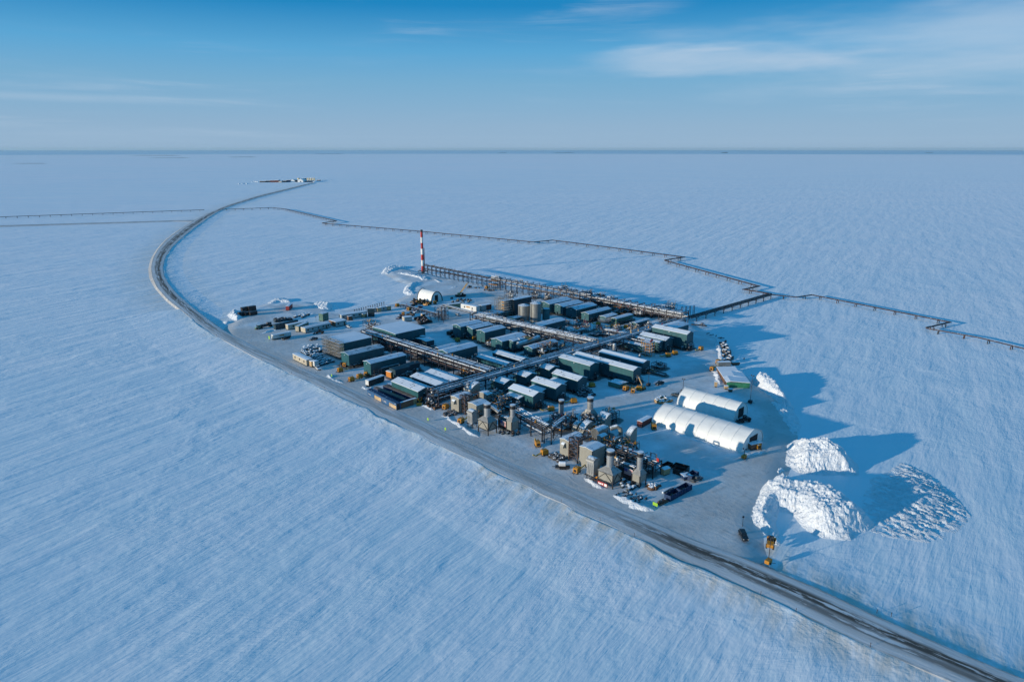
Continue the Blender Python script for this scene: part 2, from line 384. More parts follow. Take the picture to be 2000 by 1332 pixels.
UPP = [(614, 357.5), (566, 370.5), (508, 385), (450, 403), (424, 415), (404, 428), (376, 448), (354, 466), (336, 483), (323, 502), (318, 520), (320, 538), (328, 553), (345, 574), (375, 600), (414, 630), (437, 646), (475, 666),
       (515, 686), (560, 706), (592, 720), (625, 734), (660, 749), (700, 767), (730, 781), (745, 787), (770, 799), (790, 808), (825, 823), (855, 838), (880, 850), (920, 868), (965, 890), (1020, 914), (1070, 935), (1090, 943), (1140, 965),
       (1170, 978), (1215, 997), (1280, 1022), (1350, 1052), (1450, 1088), (1510, 1113), (1592, 1147), (1700, 1198), (1775, 1231), (1892, 1282), (1997, 1325), (2160, 1392)]
pl, pu = [], []
for (a, b) in zip(LOW, UPP): pl.append(at(*a)); pu.append(at(*b))
NR = 520
def both():
    L = np.array([(p.x, p.y) for p in pl]); U = np.array([(p.x, p.y) for p in pu]); M = (L + U) / 2
    d = np.r_[0, np.cumsum(np.hypot(*np.diff(M, axis=0).T))]
    t = d[-1] * (1 - (1 - np.linspace(0, 1, NR)) ** .45) if False else np.interp(np.linspace(0, 1, NR), np.linspace(0, 1, len(d)), d)
    f = lambda A: np.c_[np.interp(t, d, A[:, 0]), np.interp(t, d, A[:, 1])]
    return smooth_line(f(L), 6), smooth_line(f(U), 6), t
RL, RU, RT = both()
# side road to the left
SL = [at(378, 432.6), at(340, 431.6), at(250, 434.6), at(120, 438.4), at(0, 442.2), at(-220, 449)]
SU = [at(392, 429.5), at(340, 430.4), at(250, 433.2), at(120, 436.8), at(0, 440.2), at(-220, 446.6)]
PAD = [(432, 640), (455, 621), (470, 604), (520, 590), (600, 586), (640, 592), (655, 604), (700, 600), (760, 590), (790, 575), (800, 556), (770, 548), (748, 533), (765, 521), (800, 524), (870, 540), (930, 548), (985, 556),
       (1040, 562), (1150, 581), (1250, 598), (1345, 612), (1366, 634), (1400, 655), (1425, 688), (1447, 722), (1480, 742), (1530, 770), (1562, 810), (1565, 850), (1555, 900), (1535, 960), (1500, 1010), (1500, 1060), (1512, 1092), (1508, 1112)]
padpts = [at(*p) for p in PAD]
road_on_pad = [(x, y) for (x, y) in ((RL[i][0], RL[i][1]) for i in range(NR - 1, -1, -1))]
# close the pad outline along the lower road edge
i0 = min(range(NR), key=lambda i: (RL[i][0] - at(1500, 1168).x) ** 2 + (RL[i][1] - at(1500, 1168).y) ** 2)
i1 = min(range(NR), key=lambda i: (RL[i][0] - at(420, 655).x) ** 2 + (RL[i][1] - at(420, 655).y) ** 2)
padpoly = [(p.x, p.y) for p in padpts] + [tuple(RL[i]) for i in range(i0, i1, -3)]
roadmid = [tuple((RL[i] + RU[i]) / 2) for i in range(0, NR, 4)]

def make_snowfield():
    rs = [0] + list(60 * np.power(1.047, np.arange(0, 152)))
    na = 260; V = [(0, 0, ZG)]
    ang = np.linspace(0, 2 * math.pi, na, endpoint=False)
    for r in rs[1:]:
        for a_ in ang: V.append((r * math.sin(a_), r * math.cos(a_), ZG))
    Fc = [(0, 1 + (k + 1) % na, 1 + k) for k in range(na)]
    for j in range(len(rs) - 2):
        o = 1 + j * na
        for k in range(na): Fc.append((o + k, o + (k + 1) % na, o + na + (k + 1) % na, o + na + k))
    me = bpy.data.meshes.new('snowfield'); me.from_pydata(V, [], Fc)
    A = np.array(V); d = seg_dist(A[:, 0], A[:, 1], roadmid)
    farf = np.clip((A[:, 1] - 430) / 100, 0, 1); dust = np.clip(1 - (d - 9) / (22 + 14 * farf), 0, 1) ** 1.6 * (.55 + .2 * farf + .55 * np.clip((270 - A[:, 1]) / 70, 0, 1) * (A[:, 0] > 20))
    dp = seg_dist(A[:, 0], A[:, 1], padpoly, True); dust = np.maximum(dust, np.clip(1 - dp / 14, 0, 1) * .2)
    at_ = me.attributes.new('dust', 'FLOAT', 'POINT'); at_.data.foreach_set('value', dust.astype(np.float32))
    me.materials.append(snowfield_material())
    o = bpy.data.objects.new('ground', me); COL.objects.link(o); tag(o, 'flat tundra under wind-packed snow reaching to the horizon', None, None, 'structure')
make_snowfield()
# far sea ice, a shade darker, at the horizon
def make_sea():
    b = MB(); n = 128; vs = []
    for k in range(n):
        a_ = 2 * math.pi * k / n
        for r in (19000, 86000): vs.append((r * math.sin(a_), r * math.cos(a_), ZG + .5))
    b.add(vs, [(2 * k, 2 * ((k + 1) % n), 2 * ((k + 1) % n) + 1, 2 * k + 1) for k in range(n)])
    m, nt, bs = new_mat('sea_ice'); T = NT(nt); geo = T.n('ShaderNodeNewGeometry')
    T.link(T.mix(T.mapr(T.noise(T.mapping(geo.outputs['Position'], scale=(.00006, .0006, 1)), 1.0, 5), .35, .6), (.42, .68, .80), (.64, .80, .88)), bs.inputs['Base Color'])
    bs.inputs['Roughness'].default_value = .8
    tag(b.obj('sea', m), 'darker frozen sea along the horizon', None, None, 'structure')
make_sea()

def pad_height(X, Y):
    d = seg_dist(X, Y, padpoly, True); ins = inside(X, Y, padpoly); sd = np.where(ins, d, -d)
    t = np.clip((sd + 1.0) / 11.0, 0, 1); return (ZG - .15) + (-(ZG - .15)) * t * t * (3 - 2 * t), sd
def fbm(x, y, s=1.0, o=4, seed=0):
    return mnoise.fractal(Vector((x * s + seed * 17.3, y * s - seed * 9.1, seed * 3.7)), 1.0, 2.0, o)
LANES = [  # packed, dirtier traffic lanes across the pad (photograph pixels), half width m, strength
    ([(470, 645), (560, 655), (620, 665), (700, 660), (800, 637), (900, 612), (985, 590)], 9, .55),
    ([(500, 660), (600, 690), (640, 715)], 10, .5), ([(455, 632), (520, 612), (570, 600)], 9, .5),
    ([(850, 585), (900, 575), (950, 575), (1000, 590)], 8, .45),
    ([(1180, 800), (1250, 780), (1330, 755), (1400, 725), (1430, 700)], 8, .32),
    ([(1450, 750), (1520, 800), (1535, 860), (1500, 910), (1440, 960), (1400, 1010), (1370, 1050)], 9, .6),
    ([(1380, 960), (1330, 1010), (1300, 1030)], 12, .5), ([(1450, 990), (1430, 1040), (1440, 1080)], 12, .5),
    ([(1300, 855), (1380, 890), (1440, 905), (1490, 900)], 5, .3)]
def make_pad():
    poly = np.array(padpoly); st = 1.6
    ca, sa = math.cos(ROT), math.sin(ROT)
    Uc = poly[:, 0] * ca + poly[:, 1] * sa; Vc = -poly[:, 0] * sa + poly[:, 1] * ca
    us = np.arange(Uc.min() - 10, Uc.max() + 10, st); vs_ = np.arange(Vc.min() - 10, Vc.max() + 10, st)
    UU, VV = np.meshgrid(us, vs_, indexing='ij'); X = UU * ca - VV * sa; Y = UU * sa + VV * ca
    H, sd = pad_height(X, Y)
    dirt = np.zeros(X.shape); lane = np.zeros(X.shape)
    for pts, hw, stg in LANES:
        d = seg_dist(X, Y, [at(*p) for p in pts]); lane = np.maximum(lane, stg * np.clip(1.6 - d / hw, 0, 1))
    dr = seg_dist(X, Y, [tuple(RU[i]) for i in range(0, NR, 4)]); lane = np.maximum(lane, .62 * np.clip(1.3 - dr / 13, 0, 1))
    mound = np.array([[fbm(x, y, .09, 4, 2) for x, y in zip(rx, ry)] for rx, ry in zip(X, Y)])
    H = H + np.where(sd > 1, np.clip(mound, -.2, 1) * .30 * (1 - np.clip(lane * 2.2, 0, 1)), 0)
    keep = sd > -5
    idx = -np.ones(X.shape, int); idx[keep] = np.arange(keep.sum())
    V = np.c_[X[keep], Y[keep], H[keep]]
    q = keep[:-1, :-1] & keep[1:, :-1] & keep[1:, 1:] & keep[:-1, 1:]
    Fc = np.c_[idx[:-1, :-1][q], idx[1:, :-1][q], idx[1:, 1:][q], idx[:-1, 1:][q]]
    me = bpy.data.meshes.new('gravel_pad'); me.from_pydata(V.tolist(), [], Fc.tolist())
    me.polygons.foreach_set('use_smooth', [True] * len(me.polygons))
    a1 = me.attributes.new('lane', 'FLOAT', 'POINT'); a1.data.foreach_set('value', lane[keep].astype(np.float32))
    m, nt, b = new_mat('trampled_snow'); T = NT(nt); geo = T.n('ShaderNodeNewGeometry'); pos = geo.outputs['Position']
    la = T.n('ShaderNodeAttribute'); la.attribute_name = 'lane'
    wv = T.n('ShaderNodeTexNoise'); wv.inputs['Scale'].default_value = .025; T.link(pos, wv.inputs[0]); of = T.n('ShaderNodeVectorMath', operation='SCALE'); of.inputs['Scale'].default_value = 22; T.link(wv.outputs['Color'], of.inputs[0]); wp = T.n('ShaderNodeVectorMath', operation='ADD'); T.link(pos, wp.inputs[0]); T.link(of.outputs[0], wp.inputs[1])
    g = T.mapping(wp.outputs[0], rot=(0, 0, -ROT))
    t1 = T.noise(T.mapping(g, scale=(.05, .45, 1)), 1.0, 5, .6); t2 = T.noise(T.mapping(g, scale=(.45, .04, 1)), 1.0, 5, .6)
    f = T.mapr(T.noise(pos, .05, 6, .65), .36, .60)
    base = T.mix(f, (.78, .83, .86), (.61, .63, .645))
    base = T.mix(T.math('MULTIPLY', T.mapr(T.noise(pos, .25, 6, .65), .55, .75), .35), base, (.42, .43, .43))
    lf = T.math('MULTIPLY', la.outputs['Fac'], T.math('ADD', .75, T.math('MULTIPLY', t1, .5)), clamp=True)
    base = T.mix(lf, base, (.52, .475, .43))
    base = T.mix(T.math('MULTIPLY', T.math('MULTIPLY', T.mapr(t1, .48, .72), T.mapr(t2, .36, .66)), T.math('ADD', .22, T.math('MULTIPLY', la.outputs['Fac'], .32))), base, (.24, .235, .23))
    ba = T.n('ShaderNodeAttribute'); ba.attribute_name = 'bare'  # darkens near footprints: painted shade between modules as well as scoured gravel
    bn = T.mapr(T.math('ADD', T.math('MULTIPLY', T.noise(pos, .35, 6, .7), .9), T.math('MULTIPLY', ba.outputs['Fac'], .55)), .62, .80)
    base = T.mix(T.math('MULTIPLY', bn, T.math('MINIMUM', T.math('MULTIPLY', ba.outputs['Fac'], 1.6), .88)), base, (.10, .098, .095))
    T.link(base, b.inputs['Base Color']); b.inputs['Roughness'].default_value = .85
    h = T.math('ADD', T.math('MULTIPLY', T.noise(pos, .5, 6, .65), .12), T.math('MULTIPLY', T.math('MULTIPLY', t1, t2), .22))
    T.bump(h, b, 1.0, 1.0)
    me.materials.append(m); o = bpy.data.objects.new('ground_pad', me); COL.objects.link(o)
    tag(o, 'raised gravel work pad of the plant, packed with trampled snow', None, None, 'structure')
make_pad()

def road_material():
    m, nt, b = new_mat('snowy_gravel_road'); T = NT(nt)
    uv = T.n('ShaderNodeUVMap'); uv.uv_map = 'UVMap'
    sp = T.n('ShaderNodeSeparateXYZ'); T.link(uv.outputs[0], sp.inputs[0]); geo = T.n('ShaderNodeNewGeometry'); pos = geo.outputs['Position']
    v = sp.outputs['Y']                                  # 0 lower edge .. 1 upper edge
    dark = T.n('ShaderNodeAttribute'); dark.attribute_name = 'dark'
    cx = T.n('ShaderNodeCombineXYZ'); T.link(T.math('MULTIPLY', sp.outputs['X'], .035), cx.inputs[0]); T.link(T.math('MULTIPLY', v, 5.5), cx.inputs[1])
    st = T.noise(cx.outputs[0], 1.0, 7, .62, .2)
    cx2 = T.n('ShaderNodeCombineXYZ'); T.link(T.math('MULTIPLY', sp.outputs['X'], .16), cx2.inputs[0]); T.link(T.math('MULTIPLY', v, 12), cx2.inputs[1])
    st2 = T.noise(cx2.outputs[0], 1.0, 5, .65, .2)
    base = T.mix(T.mapr(st, .35, .65), (.68, .68, .68), (.57, .555, .54))
    def band(c, w): return T.math('SUBTRACT', 1.0, T.mapr(T.math('ABSOLUTE', T.math('SUBTRACT', v, c)), w * .35, w), clamp=True)
    mid = T.math('MULTIPLY', band(.55, .40), T.mapr(st, .36, .58))
    base = T.mix(T.math('MULTIPLY', mid, .62), base, (.40, .375, .345))
    # bare gravel tracks, broken up
    tr = T.math('ADD', T.math('MULTIPLY', band(.62, .19), 1.0), T.math('MULTIPLY', band(.38, .12), .7), clamp=True)
    brk = T.mapr(T.math('ADD', T.math('MULTIPLY', st, .5), T.math('MULTIPLY', st2, .5)), .43, .50)
    base = T.mix(T.math('MULTIPLY', T.math('MULTIPLY', tr, brk), dark.outputs['Fac']), base, (.088, .074, .060))
    edge = T.math('ADD', band(0.02, .05), band(.98, .04), clamp=True)
    base = T.mix(T.math('MULTIPLY', edge, T.math('MULTIPLY', T.math('MULTIPLY', T.mapr(st2, .3, .6), .6), dark.outputs['Fac'])), base, (.24, .22, .19))
    T.link(base, b.inputs['Base Color']); b.inputs['Roughness'].default_value = .85
    T.bump(T.math('ADD', T.math('MULTIPLY', T.noise(pos, .9, 5, .65), .08), T.math('MULTIPLY', st2, .10)), b, 1.0, 1.0)
    return m
M_road = road_material()
def ribbon(name, L, U, label, darkf=None, top=.03, shoulder=3.4, drop=1.5, mat=None):
    """a road between two edge lines, on an embankment whose shoulders fall to the tundra"""
    n = len(L); cols = [(-1, 0), (0, 0)] + [(0, k / 8) for k in range(1, 8)] + [(0, 1), (1, 1)]
    V = []; UVv = []; dk = []; dist = 0
    for i in range(n):
        l, u = L[i], U[i]; w = u - l; wl = np.hypot(*w) + 1e-9; e = w / wl
        if i: dist += np.hypot(*(((L[i] + U[i]) - (L[i - 1] + U[i - 1])) / 2))
        for side, t in cols:
            if side == 0: p = l + w * t; z = top + .10 * (1 - (2 * t - 1) ** 2)
            elif side < 0: p = l - e * shoulder; z = top - drop
            else: p = u + e * shoulder; z = top - drop
            V.append((p[0], p[1], z)); UVv.append((dist, t)); dk.append(darkf(i / (n - 1)) if darkf else 0.3)
    m = len(cols); Fc = [(i * m + k, i * m + k + 1, (i + 1) * m + k + 1, (i + 1) * m + k) for i in range(n - 1) for k in range(m - 1)]
    me = bpy.data.meshes.new(name); me.from_pydata(V, [], Fc)
    uvl = me.uv_layers.new(name='UVMap'); li = [v for f in Fc for v in f]
    for j, vi in enumerate(li): uvl.data[j].uv = UVv[vi]
    at_ = me.attributes.new('dark', 'FLOAT', 'POINT'); at_.data.foreach_set('value', np.array(dk, np.float32))
    me.materials.append(mat or M_road); o = bpy.data.objects.new(name, me); COL.objects.link(o)
    import bmesh
    bm = bmesh.new(); bm.from_mesh(me); bmesh.ops.recalc_face_normals(bm, faces=bm.faces)
    if sum(f.normal.z for f in bm.faces) < 0: bmesh.ops.reverse_faces(bm, faces=bm.faces)
    bm.to_mesh(me); bm.free()
    tag(o, label, None, None, 'structure'); return o
def frac(p):
    q = at(*p); i = min(range(NR), key=lambda i: ((RL[i][0] + RU[i][0]) / 2 - q.x) ** 2 + ((RL[i][1] + RU[i][1]) / 2 - q.y) ** 2); return i / (NR - 1)
f_a, f_b, f_c, f_d = frac((345, 590)), frac((440, 660)), frac((1180, 1000)), frac((1330, 1060))
def darkf(t):
    if t < f_a: return .95
    if t < f_b: return .95 - .8 * (t - f_a) / (f_b - f_a)
    if t < f_c: return .16
    if t < f_d: return .16 + .84 * (t - f_c) / (f_d - f_c)
    return 1.0
ribbon('road', RL, RU, 'snowy gravel road sweeping past the plant pad', darkf, top=.05)
sl_, su_ = resample(SL, 90), resample(SU, 90)
ribbon('side_road', sl_, su_, 'thin side road leading left from the bend', lambda t: .5, top=-.2, shoulder=4, drop=1.2)

def apron(name, edge, width, label, z0=-.12, lip=.35, seed=1, flip=False, lean=.8):
    n = len(edge); us = [-.8, -.2, .3, .9, 1.6, 2.6, 4, 7, 11, 16, width]
    V = []; D = []
    for i in range(n):
        t = edge[min(i + 16, n - 1)] - edge[max(i - 16, 0)]; t = t / (np.hypot(*t) + 1e-9); nr = np.array([t[1], -t[0]])
        if nr[1] > 0: nr = -nr
        if flip: nr = -nr
        s = i * 2.0; w = fbm(edge[i][0], edge[i][1], .045, 4, seed) * 1.6; k = max(0, .6 + .9 * fbm(edge[i][0], edge[i][1], .03, 3, seed + 4)); endf = min(1, i / 12, (n - 1 - i) / 12)
        for j, u in enumerate(us):
            f = (u - .3) / (width - .3) if u > .3 else 0
            lp = [-.35, .02, .85, 1, .8, .55, .3, .1, 0, 0, 0][j] * lip * k
            z = (z0 + (ZG - .25 - z0) * min(1, f) ** lean) * endf + (ZG - .3) * (1 - endf) + lp * endf
            q = edge[i] + nr * (u + w * (j < 8)); V.append((q[0], q[1], z)); D.append(max(0, (.55 if edge[i][1] > 250 else 1.15) * (1 - max(u, 0) / (11 if edge[i][1] > 250 else 17))))
    m = len(us); Fc = [(i * m + k, i * m + k + 1, (i + 1) * m + k + 1, (i + 1) * m + k) for i in range(n - 1) for k in range(m - 1)]
    b = MB(); b.add(V, Fc, True); o = b.obj(name, bpy.data.materials['wind_packed_snow'])
    import bmesh
    bm = bmesh.new(); bm.from_mesh(o.data)
    if sum(f.normal.z for f in bm.faces) < 0: bmesh.ops.reverse_faces(bm, faces=bm.faces)
    bm.to_mesh(o.data); bm.free()
    a_ = o.data.attributes.new('dust', 'FLOAT', 'POINT'); a_.data.foreach_set('value', np.array(D, np.float32)); tag(o, label, None, None, 'structure')
ed = np.array([RL[i] for i in range(NR)]); dd_ = np.r_[0, np.cumsum(np.hypot(*np.diff(ed, axis=0).T))]
i_a = min(range(NR), key=lambda i: (ed[i][0] - at(345, 600).x) ** 2 + (ed[i][1] - at(345, 600).y) ** 2)
apron('ground_drift', resample(ed[i_a:], 620), 48, 'wind drift filling the bank between road and tundra')
eu = np.array([RU[i] for i in range(NR)]); i_b = min(range(NR), key=lambda i: (eu[i][0] - at(1500, 1109).x) ** 2 + (eu[i][1] - at(1500, 1109).y) ** 2)
apron('ground_drift', resample(eu[i_b:], 260), 30, 'wind drift filling the far bank of the road at lower right', lip=.2, seed=7, flip=True, lean=.55)
i_c = min(range(NR), key=lambda i: (eu[i][0] - at(425, 638).x) ** 2 + (eu[i][1] - at(425, 638).y) ** 2)
apron('ground_drift', resample(eu[:i_c], 420), 26, 'wind drift filling the inner bank of the road bend', lip=.15, seed=9, flip=True, lean=.6)
# wind drift along the lower road edge: a scalloped lip that throws a thin shadow on the road
def drift(name, pts, w, h, label, seed, n=None, mat=None, group='snow ridges along the road', inner=0.0):
    pts = np.array([(p[0], p[1]) for p in pts]); d = np.r_[0, np.cumsum(np.hypot(*np.diff(pts, axis=0).T))]
    n = n or int(d[-1] / 1.1) + 2; c = resample(pts, n); V = []; prof = [(-1, -.25), (-.75, .05), (-.5, .28), (-.25, .6), (-.05, .95), (.08, 1), (.2, .62), (.35, .2), (.55, -.1), (1, -.5)]
    for i in range(n):
        t = c[min(i + 1, n - 1)] - c[max(i - 1, 0)]; t = t / (np.hypot(*t) + 1e-9); nr = np.array([-t[1], t[0]])
        s = i * d[-1] / n; k = .55 + .6 * fbm(s, 3.1, .05, 3, seed) + .35 * fbm(s, 1.1, .3, 3, seed + 3); k = max(.12, k)
        off = fbm(s, 7.7, .035, 4, seed + 5) * 1.8 + inner; endf = min(1, i / 6, (n - 1 - i) / 6)
        for j, (u, z) in enumerate(prof):
            lump = fbm(s + j * 7, j * 3.3, .8, 4, seed + 9) * .55
            q = c[i] + nr * (u * w * max(.25, .5 + .8 * k * (1 + fbm(s, 5.5, .5, 3, seed + 11))) * .8 + off); V.append((q[0], q[1], ZBASE[0] + (h * z * k + lump * h * (0 < j < 9)) * endf))
    m = len(prof); Fc = [(i * m + k, i * m + k + 1, (i + 1) * m + k + 1, (i + 1) * m + k) for i in range(n - 1) for k in range(m - 1)]
    b = MB(); b.add(V, Fc, True); o = b.obj(name, mat or M_berm); tag(o, label, 'snow bank', group); return o
ZBASE = [0.0]
lo = [(RL[i][0], RL[i][1]) for i in range(NR)]
def idx(p): q = at(*p); return min(range(NR), key=lambda i: (RL[i][0] - q.x) ** 2 + (RL[i][1] - q.y) ** 2)
def lowseg(p, q): i, j = idx(p), idx(q); return [lo[k] for k in range(i, j + 1)]

# plowed piles: height fields with a crest towards the sheltered side
def pile(poly, H, seed, label, crest=.75, rough=1.0, edge=9, st=.75, chunk=1.0, group=None, cat='snow pile', base=ZG, sunward=None, streak=0.0, world=False):
    pts = poly if world else [(at(*p, z=base).x, at(*p, z=base).y) for p in poly]; A = np.array(pts)
    X, Y = np.meshgrid(np.arange(A[:, 0].min() - 2, A[:, 0].max() + 2, st), np.arange(A[:, 1].min() - 2, A[:, 1].max() + 2, st), indexing='ij')
    d = seg_dist(X, Y, pts, True); ins = inside(X, Y, pts); sd = np.where(ins, d, -d)
    yaw = R(SHADOW_YAW if sunward is None else sunward); s = X * math.sin(yaw) + Y * math.cos(yaw)
    smin, smax = s[ins].min(), s[ins].max(); t = (s - smin) / (smax - smin + 1e-6)
    ramp = np.where(t < crest, .35 + .65 * np.clip(t / crest, 0, 1) ** .9, 1 - .25 * (t - crest) / (1 - crest + 1e-6))
    e = np.clip(sd / edge, 0, 1); e = e * e * (3 - 2 * e) * .4 + e * .6
    N1 = np.zeros(X.shape); 
    for i in range(X.shape[0]):
        for j in range(X.shape[1]):
            if sd[i, j] < -2: continue
            x, y = X[i, j], Y[i, j]
            r_ = mnoise.ridged_multi_fractal(Vector((x * .11 + seed, y * .11, seed)), 1.0, 2.1, 4, 1.0, 2.0)
            l_ = mnoise.fractal(Vector((x * .55, y * .55 + seed, 2.0)), .9, 2.0, 4)
            c_ = mnoise.voronoi(Vector((x * .62, y * .62, seed)))[0][0]
            c2 = mnoise.voronoi(Vector((x * 1.25, y * 1.25, seed + 4)))[0][0]; big = mnoise.fractal(Vector((x * .06, y * .06, seed + 8)), .9, 2.0, 3)
            N1[i, j] = (r_ - 1.0) * .10 * H * .5 * rough + big * .22 * min(H, 5) * rough + l_ * .55 * chunk + ((.5 - c_) * .38 + (.45 - c2) * .50) * chunk
            if streak:
                p_, q_ = x * .819 + y * .574, -x * .574 + y * .819
                N1[i, j] += streak * (mnoise.ridged_multi_fractal(Vector((p_ * .52, q_ * .15, seed)), 1.0, 2.1, 3, 1.0, 2.0) - 1)
    Z = base + e * ramp * H + N1 * np.clip(sd / max(2.5, edge * .45) + .2, 0, 1) - np.clip(-sd, 0, 3) * .5
    keep = sd > -1.6; idm = -np.ones(X.shape, int); idm[keep] = np.arange(keep.sum())
    q = keep[:-1, :-1] & keep[1:, :-1] & keep[1:, 1:] & keep[:-1, 1:]
    b = MB(); b.add(np.c_[X[keep], Y[keep], Z[keep]].tolist(), np.c_[idm[:-1, :-1][q], idm[1:, :-1][q], idm[1:, 1:][q], idm[:-1, 1:][q]].tolist(), chunk < .9)
    o = b.obj('snow_pile', M_snowpile); tag(o, label, cat, group); return o
z8 = lambda *q: [px('Z8', *p) for p in q]
pile(z8((500, 340), (515, 200), (570, 150), (690, 195), (870, 225), (960, 280), (1060, 330), (1075, 420), (1000, 425), (850, 420), (640, 415)), 8.0, 3, 'tall plowed snow heap beside the pad road, behind the biggest heap', .72, 1.2, 8, chunk=1.15, st=.62, group='plowed snow heaps')
pile(z8((225, 700), (260, 620), (340, 500), (430, 440), (530, 440), (600, 500), (760, 520), (940, 590), (1080, 690), (1150, 740), (1190, 790), (1110, 850), (1010, 905), (860, 900), (760, 880), (700, 850), (640, 800), (560, 700), (470, 690), (440, 770), (480, 900), (470, 950), (440, 940), (330, 830), (250, 800)), 7.0, 8, 'largest plowed snow heap with stepped chunky face above the road', .86, 1.7, 7, chunk=1.15, st=.62, group='plowed snow heaps')
pile(z8((1140, 800), (1060, 740), (1090, 600), (1150, 450), (1290, 380), (1390, 320), (1520, 360), (1660, 450), (1780, 560), (1850, 640), (1910, 720), (1840, 820), (1740, 880), (1600, 930), (1450, 900), (1280, 880), (1160, 850)), 1.0, 12, 'broad low field of rippled dumped snow at the far right', .9, 1.6, 14, st=.6, chunk=.75, streak=.8, group='plowed snow heaps')
pile([(1470, 741), (1486, 737), (1500, 740), (1510, 752), (1530, 768), (1544, 784), (1552, 800), (1536, 800), (1508, 782), (1480, 765), (1466, 750)], 6.2, 21, 'long snow heap curving away behind the green-fronted shelter', .55, 1, 4, st=.7, group='plowed snow heaps')
pile([(1522, 792), (1530, 783), (1538, 790), (1536, 806), (1528, 810)], 6.5, 22, 'small snow heap beyond the white tents', .55, 1, 3, st=.7, group='plowed snow heaps')
pile([(1486, 775), (1530, 790), (1552, 800), (1566, 830), (1560, 850), (1535, 850), (1510, 820)], 2.0, 23, 'low flattened snow shelf beside the tent road', .8, .6, 6, st=.8, chunk=.9, group='plowed snow heaps')
pile(z8((420, 420), (440, 370), (500, 350), (520, 385), (470, 430)), 1.5, 29, 'small dark-flecked lump between the two tall snow heaps', .5, 1, 2, st=.6, group='plowed snow heaps')
z2 = lambda *q: [px('Z2', *p) for p in q]
pile(z2((10, 590), (60, 530), (150, 505), (230, 505), (330, 520), (200, 545), (110, 590)), 2.6, 31, 'snow bank left of the flare stack base', .5, .8, 3, st=1.0, group='snow banks on the far side of the pad')
pile(z2((150, 590), (250, 580), (400, 600), (530, 630), (560, 665), (450, 670), (420, 640), (280, 610)), 2.4, 32, 'snow bank curving in front of the flare stack', .5, .8, 2.5, st=1.0, group='snow banks on the far side of the pad')
pile(z2((255, 790), (280, 730), (360, 690), (480, 675), (400, 710), (350, 760), (420, 820), (330, 825)), 2.6, 33, 'snow bank behind the arched shelter', .5, .8, 2.5, st=1.0, group='snow banks on the far side of the pad')
pile(z2((560, 655), (640, 660), (700, 690), (640, 695)), 2.0, 34, 'short snow bank between the arched shelter and the long pipe rack', .5, .8, 2.5, st=1.0, group='snow banks on the far side of the pad')
pile(z2((740, 745), (850, 720), (880, 740), (760, 765)), 1.3, 35, 'low snow bank left of the crane', .5, .8, 2.5, st=1.0, group='snow banks on the far side of the pad')
z1 = lambda *q: [px('Z1', *p) for p in q]
pile(z1((120, 540), (180, 490), (250, 480), (260, 545), (330, 560), (240, 600), (180, 575)), 2.6, 41, 'snow bank beside the black container stack', .5, 1, 3, st=.9, group='snow banks on the far side of the pad')
pile(z1((60, 610), (150, 595), (180, 615), (110, 635)), 1.2, 42, 'small snow bank at the far corner of the pad by the road', .5, 1, 2, st=.9, group='snow banks on the far side of the pad')
pile(z1((560, 400), (640, 370), (760, 355), (840, 375), (820, 395), (690, 395), (600, 415)), 2.2, 43, 'snow bank behind the red container', .5, 1, 2.5, st=.9, group='snow banks on the far side of the pad')
pile(z1((1040, 420), (1130, 395), (1230, 410), (1290, 430), (1250, 480), (1130, 490), (1060, 460)), 3.6, 44, 'flat-topped snow heap behind the tall green container', .8, .6, 4, st=.9, group='snow banks on the far side of the pad')
pile(z1((830, 545), (930, 520), (1110, 505), (1120, 530), (960, 575), (840, 570)), 1.4, 45, 'trodden snow bank between the red container and the trailers', .5, .9, 2, st=.8, group='snow banks on the far side of the pad')
pile([(1203, 956), (1225, 955), (1250, 966), (1262, 975), (1280, 988), (1270, 996), (1240, 985), (1215, 972)], 1.4, 51, 'trampled snow bank in front of the last exhaust stack', .5, 1, 2.2, st=.6, group='snow banks on the near side of the plant')
pile([(1118, 930), (1142, 938), (1170, 951), (1166, 958), (1140, 948), (1116, 938)], .8, 52, 'snow ridge at the foot of the near exhaust stack', .5, 1, 1.6, st=.6, group='snow banks on the near side of the plant')
pile([(1370, 716), (1376, 714), (1402, 720), (1408, 735), (1408, 758), (1402, 760), (1396, 740)], 1.6, 53, 'snow bank along the left side of the green-fronted shelter', .5, 1, 2, st=.7, group='snow banks on the near side of the plant')

